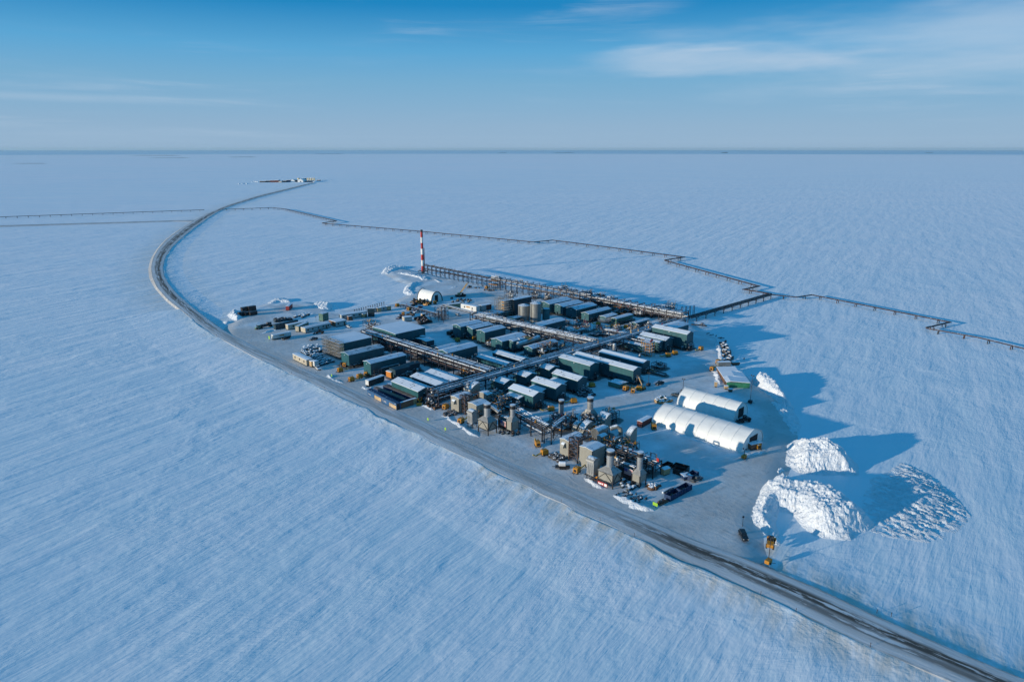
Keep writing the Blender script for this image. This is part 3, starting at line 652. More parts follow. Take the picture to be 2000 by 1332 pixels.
ZBASE[0] = .02
for sd_, (fr_, pts_, w_, h_, lb_) in enumerate([('Z4', [(890, 1050), (1000, 1110), (1110, 1180), (1220, 1260), (1330, 1300)], 1.6, .55, 'thin bright ridge between road and the left turbine group'), ('Z6', [(560, 850), (640, 900), (760, 970)], 1.8, .6, 'short ridge at the foot of the slim filter house'),
      ('Z6', [(880, 1030), (980, 1090), (1080, 1140), (1200, 1180), (1330, 1200)], 2.2, .8, 'ridge curling round the snowy corner toward the lime board'), ('k', [(1120, 1185), (1190, 1230), (1260, 1270)], 1.8, .7, 'small ridge beside the lime sign near the first long module'), ('b', [(860, 1240), (930, 1280), (1010, 1300), (1100, 1250)], 1.5, .6, 'ridge round the tank trailer by the dumpster pen'),
      ('Z7', [(870, 130), (890, 200), (905, 260), (880, 330)], 2.0, .7, 'ridge along the scrap on the track'), ('Z7', [(855, 400), (870, 460), (880, 530)], 2.2, .9, 'ridge against the left wall of the green-fronted shelter'), ('Z7', [(1090, 1160), (1180, 1175), (1300, 1150)], 1.5, .5, 'ridge at the doorway of the front white shelter'),
      ('Z7', [(270, 900), (420, 960), (600, 1020), (800, 1090), (1030, 1160)], 1.6, .5, 'ridge along the foot of the front white shelter'), ('c', [(1180, 980), (1300, 1040), (1420, 1090), (1560, 1100)], 1.6, .5, 'ridge before the open steel bay'),
      ('Z1', [(480, 740), (600, 700), (720, 690)], 1.8, .5, 'ridge above the white box trailer'), ('Z1', [(1220, 1180), (1290, 1230), (1400, 1270)], 1.2, .4, 'faint ridge near the towed yellow machines')]):
    c_ = resample([(P(fr_, *q).x, P(fr_, *q).y) for q in pts_], 14); lf, rt = [], []
    for i in range(14):
        t = c_[min(i + 1, 13)] - c_[max(i - 1, 0)]; t = t / np.hypot(*t); nr = np.array([-t[1], t[0]]); rr_ = random.Random(sd_ * 50 + i); e_ = min(1, (i + .6) / 3, (13.6 - i) / 3)
        o_ = rr_.uniform(-.5, .5); lf.append(tuple(c_[i] + nr * (w_ * rr_.uniform(.4, 1.2) * e_ + o_))); rt.append(tuple(c_[i] - nr * (w_ * rr_.uniform(.4, 1.2) * e_ - o_)))
    pile(lf + rt[::-1], h_ * 1.5, 60 + sd_, lb_, .5, .5, 1.3, st=.42, chunk=.42, group='ridges scraped up on the pad', base=-.05, world=True, cat='snow ridge')
# ------------------------------------------------------------------ plant buildings
DBG = []; FOOT = []
def frame_box(fr, N, L, Rr, yb=None, h=None, zb=1.0, top=None):
    """near corner N (top), its left and right neighbours on the eave, and the pixel row of its foot -> origin, La, Lb, z top"""
    n = px(fr, *N)
    if yb is not None:
        g = at(n[0], px(fr, 0, yb)[1], zb); zt = ztop(g, n)
    else: zt = zb + h
    PN = at(*n, zt)
    La = Rr if isinstance(Rr, (int, float)) else (at(*px(fr, *Rr), zt) - PN).xy.dot(AX)
    Lb = L if isinstance(L, (int, float)) else (at(*px(fr, *L), zt) - PN).xy.dot(BX)
    return PN, La, Lb, zt
def gable(b, La, Lb, z0, zt, ridge, rise):
    if ridge == 'a': b.prism([(0, z0), (Lb, z0), (Lb, zt), (Lb / 2, zt + rise), (0, zt)], 0, La, 'x')
    else: b.prism([(0, z0), (La, z0), (La, zt), (La / 2, zt + rise), (0, zt)], 0, Lb, 'y')
def roofslab(b, La, Lb, zt, ridge, rise, ov=.3, th=.2):
    W, Ln = (Lb, La) if ridge == 'a' else (La, Lb); s = rise / (W / 2)
    prof = [(-ov, zt - ov * s + .02), (W / 2, zt + rise + .02), (W + ov, zt - ov * s + .02), (W + ov, zt - ov * s + th), (W / 2, zt + rise + th), (-ov, zt - ov * s + th)]
    b.prism(prof, -ov, Ln + ov, 'x' if ridge == 'a' else 'y')
rnd = random.Random(5)
def bld(fr, N, L, Rr, label, yb=None, h=None, zb=1.0, ridge='a', rise=1.0, mat=None, roof=None, name='process_module', cat='building', group='teal process modules',
        door='L', vents=1, louvres=0, annex=None, found=True):
    PN, La, Lb, zt = frame_box(fr, N, L, Rr, yb, h, zb)
    DBG.append((label[:40], round(La, 1), round(Lb, 1), round(zt, 1)))
    La = max(La, 2); Lb = max(Lb, 2); FOOT.append((PN.x, PN.y, La, Lb, 3.5))
    t = thing(name, label, cat, (PN.x, PN.y, 0), ROT, group)
    mat = mat or M_teal; roof = roof or (M_roof_lit if ridge == 'b' else M_roof_b)
    part('wall', t, mat, lambda b: gable(b, La, Lb, zb, zt, ridge, rise))
    part('roof', t, roof, lambda b: roofslab(b, La, Lb, zt, ridge, rise))
    if found:
        def fnd(b):
            for y in (.5, Lb - .5): b.box(.2, La - .2, y - .2, y + .2, zb - .45, zb)
            n = max(2, int(La / 4)); m = max(2, int(Lb / 4))
            for i in range(n + 1):
                for j in range(m + 1): b.box(.3 + (La - .9) * i / n, .6 + (La - .9) * i / n, .3 + (Lb - .9) * j / m, .6 + (Lb - .9) * j / m, -.1, zb - .4)
        part('foundation', t, M_trim, fnd)
    r2 = random.Random(len(DBG))
    dz = min(2.3, (zt - zb) * .6)
    if 'L' in door:      # on the face towards the sun (x = 0)
        y = Lb * r2.uniform(.3, .6)
        d = part('door', t, M_teal_dk, lambda b: b.box(-.06, .02, y - .6, y + .6, zb + .1, zb + dz)); part('handle', d, M_silver, lambda b: b.box(-.14, -.06, y + .35, y + .42, zb + 1.0, zb + 1.15))
        part('lamp', t, M_white, lambda b: b.box(-.35, 0, Lb / 2 - .25, Lb / 2 + .25, zt - .9, zt - .55))
    if 'R' in door:      # on the shaded face (y = 0)
        x = La * r2.uniform(.3, .7)
        part('door', t, M_trim, lambda b: b.box(x - .6, x + .6, -.06, .02, zb + .1, zb + dz))
        part('lamp', t, M_white, lambda b: b.box(x - .3, x + .3, -.35, 0, zb + dz + .3, zb + dz + .55))
    for k in range(vents):
        u = r2.uniform(.15, .85); v = r2.choice([.25, .75])
        x, y = (La * u, Lb * v) if ridge == 'a' else (La * v, Lb * u)
        part('roof_vent', t, M_silver, lambda b: (b.cyl((x, y, zt), (x, y, zt + rise * .5 + .9), .16, 8), b.cyl((x, y, zt + rise * .5 + .9), (x, y, zt + rise * .5 + 1.0), .26, 8)))
    for k in range(louvres):
        x = La * (k + .6) / (louvres + .2); w = La / louvres * .28
        fr_ = part('louvre', t, M_silver, lambda b: (b.box(x - w, x + w, -.22, -.02, zb + .8, zb + .95), b.box(x - w, x + w, -.3, -.02, zb + 3.3, zb + 3.5), [b.box(x - w + q * w / 2, x - w + q * w / 2 + .15, -.2, -.02, zb + .95, zb + 3.3) for q in range(4)]))
        part('pane', fr_, M_teal_dk, lambda b: b.box(x - w + .02, x + w - .02, -.10, -.02, zb + .95, zb + 3.3))
    # pipe runs, brackets, boxes and a stair fixed to the module
    if found and La > 5:
        rq = random.Random(300 + len(DBG)); longx = La > Lb
        for k in range(3):
            z = zb + (zt - zb) * rq.uniform(.12, .45); y0_, y1_ = sorted((rq.uniform(0, .5), rq.uniform(.5, 1)))
            m_ = rq.choice([M_pipedk, M_pipe, M_steel])
            part('pipe_run', t, m_, lambda b: b.tube([(La * y0_, -.5 - .35 * k, zb * .3), (La * y0_, -.5 - .35 * k, z), (La * y1_, -.5 - .35 * k, z), (La * y1_, -.5 - .35 * k, zb * .3)], rq.uniform(.1, .2), 6))
        for k in range(int(max(La, Lb) / 5)):
            f = rq.random(); w1 = rq.uniform(.5, 1.6); hh = rq.uniform(.6, 2.4); m_ = rq.choice([M_pack, M_black, M_steel, M_rust, M_tankgrey, M_teal_dk])
            if rq.random() < .6: part('service_box', t, m_, lambda b: b.box(La * f, La * f + w1, -w1 - .3, -.25, 0, hh))
            else: part('service_box', t, m_, lambda b: b.box(-w1 - .3, -.25, Lb * f * .9, Lb * f * .9 + w1, 0, hh))
        part('side_frame', t, M_steel, lambda b: [b.bar((La * k / 5, -1.5, 0), (La * k / 5, -1.5, zb + 1.6), .12) for k in range(6)] + [b.bar((0, -1.5, zb + zz_), (La, -1.5, zb + zz_), .10) for zz_ in (.5, 1.6)] + [b.box(0, La * .9, -1.6, -.3, zb + .3, zb + .38)])
        if 'L' in door: part('stair', t, M_steel, lambda b: (b.box(-1.3, -.08, Lb * .35, Lb * .6, zb - .08, zb), b.bar((-1.0, Lb * .6, zb), (-1.0, min(Lb, Lb * .6 + zb * 1.3), 0), .7, .1)))
    if annex:            # a lean-to on the face towards the sun: from y0 to y1, depth, height
        y0, y1, dx, hz = annex; y0 *= Lb; y1 *= Lb
        an = part('lean_to', t, mat, lambda b: b.prism([(-dx, zb), (0, zb), (0, zb + hz + .6), (-dx, zb + hz)], y0, y1, 'y'))
        part('roof', an, M_roof_cold, lambda b: b.prism([(-dx - .2, zb + hz - .03), (-.02, zb + hz + .62), (-.02, zb + hz + .85), (-dx - .2, zb + hz + .2)], y0 - .2, y1 + .2, 'y'))
    t['dims'] = (La, Lb, zt)
    return t
# --- left block
bld('b', (610, 640), (475, 580), (1290, 480), 'long teal module just in front of the scaffolded hall', yb=850, rise=.8, roof=M_roof_bare, zb=1.4)
bld('b', (1035, 805), (890, 755), (1740, 640), 'long teal module second from the scaffolded hall, nearest the road', yb=1035, rise=.8, zb=1.2)
hall1 = bld('b', (510, 405), (205, 285), (1055, 290), 'big flat-roofed teal hall with its sunlit end wrapped in scaffolding', yb=665, rise=.35, roof=M_roof_cold, name='process_hall', group='large teal halls', louvres=4, door='', vents=0, zb=1.6)
hall2 = bld('Z4', (402, 182), (200, 95), (665, 95), 'big flat-roofed teal hall beyond the first pipe rack, with a louvred dark side', h=9.0, rise=.35, roof=M_roof_cold, name='process_hall', group='large teal halls', louvres=4, door='', vents=0)
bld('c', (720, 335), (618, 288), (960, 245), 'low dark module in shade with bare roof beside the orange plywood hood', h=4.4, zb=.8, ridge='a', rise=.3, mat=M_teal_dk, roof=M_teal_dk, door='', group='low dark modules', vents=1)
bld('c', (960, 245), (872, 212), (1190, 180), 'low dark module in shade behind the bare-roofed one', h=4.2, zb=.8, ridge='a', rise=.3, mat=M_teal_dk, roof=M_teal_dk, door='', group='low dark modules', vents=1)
bld('c', (1165, 750), (660, 540), 8.6, 'teal module with snowy ribbed roof right behind the dumpster pen', h=4.3, ridge='b', rise=1.1, door='R', zb=.8)
bld('c', (1530, 640), (1010, 450), 8.2, 'middle one of three snowy-roofed modules behind the dumpster pen', h=4.3, ridge='b', rise=1.0, door='R', zb=.8)
bld('c', (1840, 565), (1295, 375), 8.2, 'third snowy-roofed module behind the dumpster pen, against the pipe rack', h=4.4, ridge='b', rise=1.0, door='', zb=.8)
# --- middle block
bld('g', (395, 785), (240, 745), (800, 685), 'leftmost of three tall teal modules near the white pickup', yb=990, rise=.9, zb=1.2)
bld('g', (630, 830), (480, 775), (1030, 740), 'middle of three tall teal modules near the white pickup', yb=1005, rise=.9, zb=1.2)
bld('g', (870, 895), (715, 850), (1262, 795), 'rightmost of three tall teal modules near the white pickup', yb=1090, rise=.9, zb=1.2)
bld('m', (805, 975), (605, 915), (1345, 865), 'long teal module left of the silver horizontal vessel', yb=1140, rise=1.0)
bld('m', (1020, 968), (925, 955), 9.5, 'narrow teal module squeezed beside the silver horizontal vessel', yb=1150, rise=.3, name='small_module', group='small teal modules')
bld('m', (1395, 1115), (1220, 1075), (1862, 965), 'long teal module right of the silver horizontal vessel', yb=1240, rise=1.0)
bld('Z4', (1760, 470), (1468, 375), (1838, 438), 'snowy-roofed module nearest the main rack junction, far row', h=4.2, ridge='b', rise=.8, door='', zb=.8)
bld('Z4', (1590, 520), (1280, 425), (1662, 488), 'snowy-roofed module nearest the main rack junction, near row', h=4.4, ridge='b', rise=.8, door='', zb=.8)
bld('Z4', (965, 388), (885, 352), (1303, 308), 'broad teal module whose dark side faces the snowy-roofed rows', h=8.2, rise=1.0, door='R')
bld('Z4', (893, 356), (808, 332), (1062, 300), 'lower module half hidden behind the broad teal one', h=6.6, rise=1.0, door='')
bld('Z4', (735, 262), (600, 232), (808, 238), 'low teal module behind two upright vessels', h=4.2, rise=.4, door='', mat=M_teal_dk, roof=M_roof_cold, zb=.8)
# --- between the main rack and the turbine modules
bld('d', (1240, 200), (980, 115), (1450, 130), 'small teal module closest to the turbine buildings, sunlit side clear', yb=365, ridge='b', rise=1.2, door='R')
bld('Z5', (450, 745), (170, 660), (552, 700), 'teal module with a lean-to, nearest the exhaust stacks', yb=870, ridge='b', rise=1.3, door='R', annex=(.40, .92, 3.0, 3.6), roof=M_roof_cold)
bld('Z5', (698, 657), (427, 575), (803, 617), 'second teal module with a lean-to, middle of its row', yb=785, ridge='b', rise=1.3, door='R', annex=(.40, .92, 3.0, 3.6))
bld('Z5', (935, 575), (665, 490), (1028, 538), 'third teal module with a lean-to, farthest from the exhaust stacks', yb=700, ridge='b', rise=1.3, door='R', annex=(.40, .92, 3.0, 3.6))
bld('Z5', (375, 535), (240, 487), (493, 500), 'small square teal module beside the main rack, second in line', yb=625, ridge='b', rise=1.1, door='')
bld('Z5', (628, 457), (480, 408), (738, 425), 'small square teal module beside the main rack, third in line', yb=545, ridge='b', rise=1.1, door='')
bld('Z5', (1068, 413), (725, 322), (1160, 380), 'large teal module with two lamps on its sunlit side, right of the main rack', yb=560, ridge='b', rise=.9, door='LR')
bld('Z5', (1538, 465), (888, 290), (1612, 432), 'longest teal module right of the main rack, with yellow heaters at its end', yb=598, ridge='b', rise=1.1, door='LR', vents=3)
bld('Z5', (1640, 385), (1190, 255), (1700, 352), 'low module behind the longest one, its snowy roof crossed by a steel column', h=5.2, ridge='b', rise=.9, door='', roof=M_roof_cold)
bld('i', (780, 1070), (340, 960), (862, 1035), 'teal module behind the yellow-railed valve tower', yb=1185, ridge='b', rise=.6, door='')
bld('i', (1075, 995), (570, 870), (1135, 968), 'narrow teal module second behind the valve tower', yb=1165, ridge='b', rise=.5, door='R')
bld('i', (1200, 952), (690, 838), (1352, 905), 'wide teal module third behind the valve tower', yb=1135, ridge='b', rise=1.2, door='R', zb=1.4)
bld('i', (1620, 832), (932, 690), (1748, 790), 'tallest long teal module at the right corner of the plant', yb=1105, ridge='b', rise=1.2, door='LR', zb=1.4)
bld('i', (1375, 722), 11, (1655, 635), 'teal module at the end of the main rack, behind the tallest one', h=8.0, rise=1.0, door='')
# --- far row against the flare rack
bld('h', (330, 545), (160, 498), (722, 440), 'first teal module of the far row, behind the grey tanks', yb=720, rise=1.3)
bld('h', (600, 598), (410, 553), (980, 507), 'second teal module of the far row', yb=745, rise=1.3)
bld('h', (860, 655), (672, 608), (1237, 556), 'third teal module of the far row', yb=810, rise=1.3)
bld('h', (1100, 740), (965, 708), (1585, 640), 'fourth teal module of the far row, beside the drifting steam', yb=870, rise=1.0)
bld('h', (160, 972), (35, 918), (642, 850), 'teal module in front of the grey tanks', h=6.4, rise=.9, door='')
bld('h', (1640, 830), (1555, 805), (1985, 748), 'small grey-green module behind a yellow heater', yb=925, rise=.4, mat=M_teal_gr, name='small_module', group='small teal modules')
bld('h', (1440, 800), (1335, 768), (1620, 735), 'low module in the steam beside the small grey-green one', h=3.2, rise=.4, door='', name='small_module', group='small teal modules', zb=.8)
bld('i', (620, 612), (540, 600), (905, 540), 'low teal module left of the main rack, near its far end', yb=690, rise=.3, name='small_module', group='small teal modules', door='')
bld('g', (985, 553), (850, 515), (1180, 480), 'low snow-roofed module at the foot of the scaffolded tank', h=3.6, rise=.4, door='', name='small_module', group='small teal modules', zb=.8)
bld('g', (1450, 620), (1390, 590), (1560, 560), 'low snow-roofed module left of the ribbed grey tank', h=3.4, rise=.3, door='', name='small_module', group='small teal modules', zb=.8)
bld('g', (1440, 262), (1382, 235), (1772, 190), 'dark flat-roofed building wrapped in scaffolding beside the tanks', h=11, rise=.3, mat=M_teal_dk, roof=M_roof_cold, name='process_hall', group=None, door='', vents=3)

M_tray0 = mat_obj('weathered_board', (.22, .19, .15), .8, 0, snowy=.6)
# scaffolding on the hall and around the tank
def scaffold(t, x0, x1, y0, y1, z1, nx, ny, nz, seed, mat=M_tray0, boards=True):
    r = random.Random(seed)
    xs = [x0 + (x1 - x0) * i / nx for i in range(nx + 1)]; ys = [y0 + (y1 - y0) * i / ny for i in range(ny + 1)]; zs = [z1 * (i + 1) / nz for i in range(nz)]
    part('post', t, M_scaf, lambda b: [b.bar((x, y, 0), (x, y, z1 + r.uniform(.3, 1.3)), .14) for x in xs for y in ys])
    for z in zs:
        part('ledger', t, M_scaf, lambda b: ([b.bar((xs[0], y, z), (xs[-1], y, z), .11) for y in ys], [b.bar((x, ys[0], z), (x, ys[-1], z), .11) for x in xs], [b.bar((xs[0], y, z + .9), (xs[-1], y, z + .9), .09) for y in ys]))
        if boards: part('deck', t, mat, lambda b: [b.box(xs[0], xs[-1], ys[j] + .1, ys[j + 1] - .1, z + .06, z + .13) for j in range(ny) if r.random() < .75])
    part('brace', t, M_scaf, lambda b: [b.bar((xs[0], ys[j], zs[k] - z1 / nz), (xs[0], ys[j + 1], zs[k]), .09) for j in range(ny) for k in range(nz) if r.random() < .5])
M_scaf = mat_obj('scaffold_tube', (.27, .26, .24), .5, .2, snowy=.3)
La, Lb, zt = hall1['dims']
sc = thing('scaffolding', 'pale tube scaffolding covering the sunlit end of the big hall', 'scaffolding', hall1.location, ROT)
scaffold(sc, -3.4, -.4, -.5, Lb + .5, zt + .2, 2, 14, 5, 3)
sc2 = thing('scaffolding', 'scaffolding lattice along the dark flat-roofed building by the tanks', 'scaffolding', P('g', 1345, 560), ROT)
scaffold(sc2, 0, 3, 0, 12, 12, 2, 8, 6, 4)
part('rail', sc2, M_scaf, lambda b: [b.bar((3 + 3 * i, -1.5, 0), (3 + 3 * i, -1.5, 12.5), .12) for i in range(9)] + [b.bar((3, -1.5, 2 + 2 * k), (27, -1.5, 2 + 2 * k), .10) for k in range(6)])

# tanks
def tank(fr, cx, ytop, ybase, rpx, label, mat, seed=0, name='storage_tank', group='storage tanks', dome=.5, zb=.3, rings=0, ladder=True):
    g = at(*px(fr, cx, ybase), zb); r = rpx / FR[fr][2] * g.y / (F_PX * _c + 0)
    fy = (g.y + r) ; zt = ztop(Vector((g.x, g.y + r, 0)), px(fr, cx, ytop)); c = Vector((g.x, g.y + r, 0))
    t = thing(name, label, 'tank' if 'tank' in name else 'vessel', c, ROT, group)
    part('shell', t, mat, lambda b: b.cyl((0, 0, 0), (0, 0, zt), r, 28, caps=False))
    part('roof', t, M_roof_cold, lambda b: b.cyl((0, 0, zt), (0, 0, zt + r * dome * .5), r * 1.02, 28, r2=.15 * r))
    for k in range(rings): part('hoop', t, M_silver, lambda b: b.cyl((0, 0, zt * (k + .5) / rings), (0, 0, zt * (k + .5) / rings + .12), r * 1.015, 28))
    if ladder:
        part('ladder', t, M_steel, lambda b: [b.bar((-r - .15, s, 0), (-r - .15, s, zt + 1), .09) for s in (-.3, .3)] + [b.bar((-r - .15, -.3, z * .9), (-r - .15, .3, z * .9), .06) for z in range(1, int(zt / .9))])
        part('railing', t, M_steel, lambda b: [b.bar((r * math.cos(a), r * math.sin(a), zt), (r * math.cos(a), r * math.sin(a), zt + 1.1), .08) for a in [k * .4 for k in range(16)]] + [b.bar((r * math.cos(a), r * math.sin(a), zt + 1.1), (r * math.cos(a + .4), r * math.sin(a + .4), zt + 1.1), .07) for a in [k * .4 for k in range(16)]])
    return t, r, zt
tank('m', 1235, 262, 590, 113, 'grey ribbed tank catching the sun, left of the plain one', M_tankgrey, rings=9)
tank('m', 1463, 222, 620, 110, 'plain grey tank right of the ribbed one', M_tankgrey)
tank('m', 1668, 325, 545, 72, 'small teal tank to the right of the grey pair', M_tankteal)
t_, r_, z_ = tank('m', 850, 175, 470, 95, 'scaffold-wrapped tank at the left of the tank group', M_tankgrey, ladder=False)
sc3 = thing('scaffolding', 'yellow-tinged scaffolding ringing the leftmost tank', 'scaffolding', t_.location - Vector((AX.x, AX.y, 0)) * (r_ + 1.6) - Vector((BX.x, BX.y, 0)) * (r_ + 1.6), ROT)
scaffold(sc3, 0, 2 * r_ + 3.2, 0, 2 * r_ + 3.2, z_ + 1.0, 5, 5, 7, 9)
part('toe_board', sc3, M_yellow, lambda b: [b.box(-.1, .0, 0, 2.4, 2 + 2.3 * k, 2.5 + 2.3 * k) for k in range(5)])
tank('b', 1335, 575, 665, 48, 'small cream-white tank between the two long near modules', M_white, name='process_tank', group='small upright vessels', ladder=False)
tank('Z4', 619, 237, 292, 18, 'short teal upright vessel beside the low module', M_tankteal, name='process_tank', group='small upright vessels', ladder=False)
tank('Z4', 694, 200, 300, 31, 'taller teal upright vessel beside the low module', M_tankteal, name='process_tank', group='small upright vessels', ladder=False)
tank('c', 1145, 300, 380, 30, 'small pale upright vessel beyond the low dark module', M_tankgrey, name='process_tank', group='small upright vessels', ladder=False)
# upright columns at the right of the main rack
def column(fr, cx, ytop, ybase, rpx, label):
    g = at(*px(fr, cx, ybase)); r = rpx / FR[fr][2] * g.y / F_PX; zt = ztop(g, px(fr, cx, ytop))
    t = thing('process_column', label, 'column', g, ROT, 'slender process columns')
    part('shell', t, M_stack, lambda b: (b.cyl((0, 0, 0), (0, 0, zt), r, 16), b.ball((0, 0, zt), r, 12, 6)))
    part('platform', t, M_steel, lambda b: (b.box(-r - .8, r + .8, -r - .8, r + .8, zt * .8, zt * .8 + .12), b.box(-r - .7, r + .7, -r - .7, r + .7, zt * .5, zt * .5 + .12)))
    part('pipe', t, M_pipe, lambda b: b.tube([(r + .5, 0, 0), (r + .5, 0, zt + .9), (0, 0, zt + .9), (0, 0, zt)], .22))
column('Z5', 1325, 190, 355, 21, 'sunlit silver column standing between the two long right-hand roofs')
column('Z5', 1600, 300, 420, 12, 'thin column near the end of the longest module')
# silver horizontal vessel
def hvessel(fr, p0, p1, z, r, label, group=None, mat=None):
    a = at(*px(fr, *p0), z); b_ = at(*px(fr, *p1), z); L = (b_ - a).length; rot = math.atan2(b_.y - a.y, b_.x - a.x)
    t = thing('pressure_vessel', label, 'vessel', (a.x, a.y, 0), rot, group)
    part('shell', t, mat or M_silver, lambda b: (b.cyl((0, 0, z), (L, 0, z), r, 20, caps=False), b.ball((0, 0, z), r, 16, 10, sx=.55), b.ball((L, 0, z), r, 16, 10, sx=.55)))
    part('saddle', t, M_steel, lambda b: [b.box(L * f - .3, L * f + .3, -r * .8, r * .8, 0, z - r * .5) for f in (.15, .5, .85)])
    part('nozzle', t, M_pipe, lambda b: [b.tube([(L * f, 0, z + r * .9), (L * f, 0, z + r + 1.0), (L * f + 1.2, r, z + r + 1.0)], .28) for f in (.1, .35, .6, .8)])
    part('walkway', t, M_yellow, lambda b: (b.box(L * .4, L * .6, -r - .8, r + .8, z + r + .3, z + r + .42), [b.bar((L * f, s, z + r + .4), (L * f, s, z + r + 1.5), .08) for f in (.4, .45, .5, .55, .6) for s in (-r - .8, r + .8)], [b.bar((L * .4, s, z + r + 1.5), (L * .6, s, z + r + 1.5), .08) for s in (-r - .8, r + .8)]))
hvessel('m', (1110, 1045), (1510, 915), 4.0, 2.3, 'large silver horizontal vessel flashing in the sun among the teal modules')
hvessel('h', (720, 1085), (1000, 1030), 4.0, 1.1, 'slim horizontal pipe-like vessel inside the main rack loop', 'horizontal vessels', M_pipe)
# ------------------------------------------------------------------ pipe racks and pipelines
def line_thing(p0, p1, name, label, cat, group=None, base=0.0):
    d = (p1 - p0); L = d.xy.length; rot = math.atan2(d.y, d.x)
    return thing(name, label, cat, (p0.x, p0.y, base), rot, group), L
def rack(p0, p1, z, w, label, seed=1, bay=7.0, low=True, top_n=6, low_n=4, brace=True, trays=2, steel=None, pr=(.14, .34), loops=0, up=0.0, name='pipe_rack', group='pipe racks'):
    """p0, p1: photograph pixels of the deck's centre line at height z"""
    a, b_ = at(*p0, z), at(*p1, z); t, L = line_thing(a, b_, name, label, 'pipe rack', group)
    steel = steel or M_bluesteel; r = random.Random(seed); n = max(1, min(90, round(L / bay))); zl = z * .58
    for i in range(n + 1):
        x = L * i / n
        def bent(b):
            for s in (-w / 2, w / 2): b.box(x - .2, x + .2, s - .2, s + .2, -.1, z + up)
            b.box(x - .14, x + .14, -w / 2, w / 2, z - .5, z - .15)
            if up: b.box(x - .14, x + .14, -w / 2, w / 2, z + up - .3, z + up)
            if brace and i % 2 == 0: b.box(x - .1, x + .1, -w / 2, w / 2, z + 1.0, z + 1.2); b.box(x - .1, x + .1, -w / 2, -w / 2 + .2, z, z + 1.9)
            if low: b.box(x - .12, x + .12, -w / 2, w / 2, zl - .45, zl - .15)
            if brace and i % 3 == 1: b.bar((x, -w / 2, .3), (x, w / 2, zl - .3), .12); b.bar((x, w / 2, .3), (x, -w / 2, zl - .3), .12)
        part('bent', t, steel, bent)
    for s in (-w / 2, w / 2):
        part('girder', t, steel, lambda b: (b.box(0, L, s - .12, s + .12, z - .42, z - .12), low and b.box(0, L, s - .1, s + .1, zl - .4, zl - .15), brace and [b.bar((L * i / n, s, .3), (L * (i + 1) / n, s, zl - .3), .11) for i in range(0, n, 3)] + [b.bar((L * (i + 1) / n, s, .3), (L * i / n, s, zl - .3), .11) for i in range(0, n, 3)]))
    def run(y, zz, rr, m):
        x0 = L * r.choice([0, 0, 0, .1, .3]); x1 = L * r.choice([1, 1, 1, .9, .7]); nm = 'pipe'
        k = r.random()
        def f(b):
            pts = [(x0, y, zz)]
            if loops and k < .3:
                xm = L * r.uniform(.2, .8); pts += [(xm, y, zz), (xm, y, zz + 2.2), (xm + 2.5, y, zz + 2.2), (xm + 2.5, y, zz)]
            pts += [(x1, y, zz)]; b.tube(pts, rr, 8)
        part(nm, t, m, f)
    ys = np.linspace(-w / 2 + .5, w / 2 - .5, top_n)
    for y in ys:
        rr = r.uniform(*pr); run(y + r.uniform(-.12, .12), z + rr, rr, r.choice([M_pipe, M_pipe, M_pipedk]))
    if low:
        for y in np.linspace(-w / 2 + .6, w / 2 - .6, low_n):
            rr = r.uniform(*pr) * .9; run(y, zl + rr, rr, r.choice([M_pipe, M_pipedk, M_pipe, M_pipered]))
    for k in range(trays):
        y = r.uniform(-w / 2 + .8, w / 2 - .8); wd = r.uniform(.35, .7)
        part('cable_tray', t, M_tray, lambda b: b.box(0, L, y - wd, y + wd, z + .75, z + .86))
    for k in range(max(1, int(L / 16))):
        x = r.uniform(.05, .95) * L; y = r.uniform(-w / 2 + .6, w / 2 - .6)
        part('valve', t, r.choice([M_pipe, M_yellow, M_carred, M_silver, M_tan]), lambda b: (b.box(x - .35, x + .35, y - .35, y + .35, z + .2, z + 1.0), b.bar((x, y, z + 1), (x, y, z + 1.6), .12), b.cyl((x, y, z + 1.55), (x, y, z + 1.7), .35, 8)))
    return t
M_tray = mat_obj('cable_tray_metal', (.10, .11, .13), .5, .4, snowy=.62, caplo=.6)
rack(px('c', 1452, 735), (1328, 624.5), 7.5, 9.0, 'main double pipe rack running from the turbine buildings away to the right corner', 1, 7.5, top_n=7, low_n=5, trays=1, pr=(.16, .4))
rack(px('b', 960, 165), px('Z4', 1440, 583), 8.0, 8.0, 'heavy pipe rack from between the two halls down to the main rack', 2, 6.5, top_n=8, low_n=6, trays=3, pr=(.16, .42), loops=1)
rack(px('g', 660, 525), px('h', 1215, 1262), 8.0, 8.0, 'middle pipe rack packed with silver pipes, passing in front of the grey tanks', 3, 6.5, top_n=10, low_n=6, trays=1, pr=(.18, .38), loops=1)
rack(px('g', 60, 355), px('g', 660, 515), 9.0, 3.0, 'narrow raised rack reaching over the yard lane by the white pickup', 4, 24, top_n=4, low=False, trays=1, brace=False)
tw = thing('rack_tower', 'braced support tower at the left end of the narrow raised rack', 'steel tower', P('g', 30, 665), ROT)
part('post', tw, M_bluesteel, lambda b: [b.bar((x, y, 0), (x, y, 9), .22) for x in (0, 3, 6) for y in (0, 4, 8)]); part('ledger', tw, M_bluesteel, lambda b: [b.bar((0, y, z), (6, y, z), .16) for y in (0, 4, 8) for z in (3, 6, 9)] + [b.bar((x, 0, z), (x, 8, z), .16) for x in (0, 3, 6) for z in (3, 6, 9)])
part('brace', tw, M_bluesteel, lambda b: [b.bar((x, 0, z), (x, 4, z + 3), .1) for x in (0, 3, 6) for z in (0, 3, 6)] + [b.bar((x, 8, z), (x, 4, z + 3), .1) for x in (0, 3, 6) for z in (0, 3, 6)])
part('pipe', tw, M_pipe, lambda b: [b.tube([(1 + k, 1, 0), (1 + k, 1, 7 + k * .5), (1 + k, 7, 7 + k * .5), (1 + k, 7, 1)], .2) for k in range(5)])
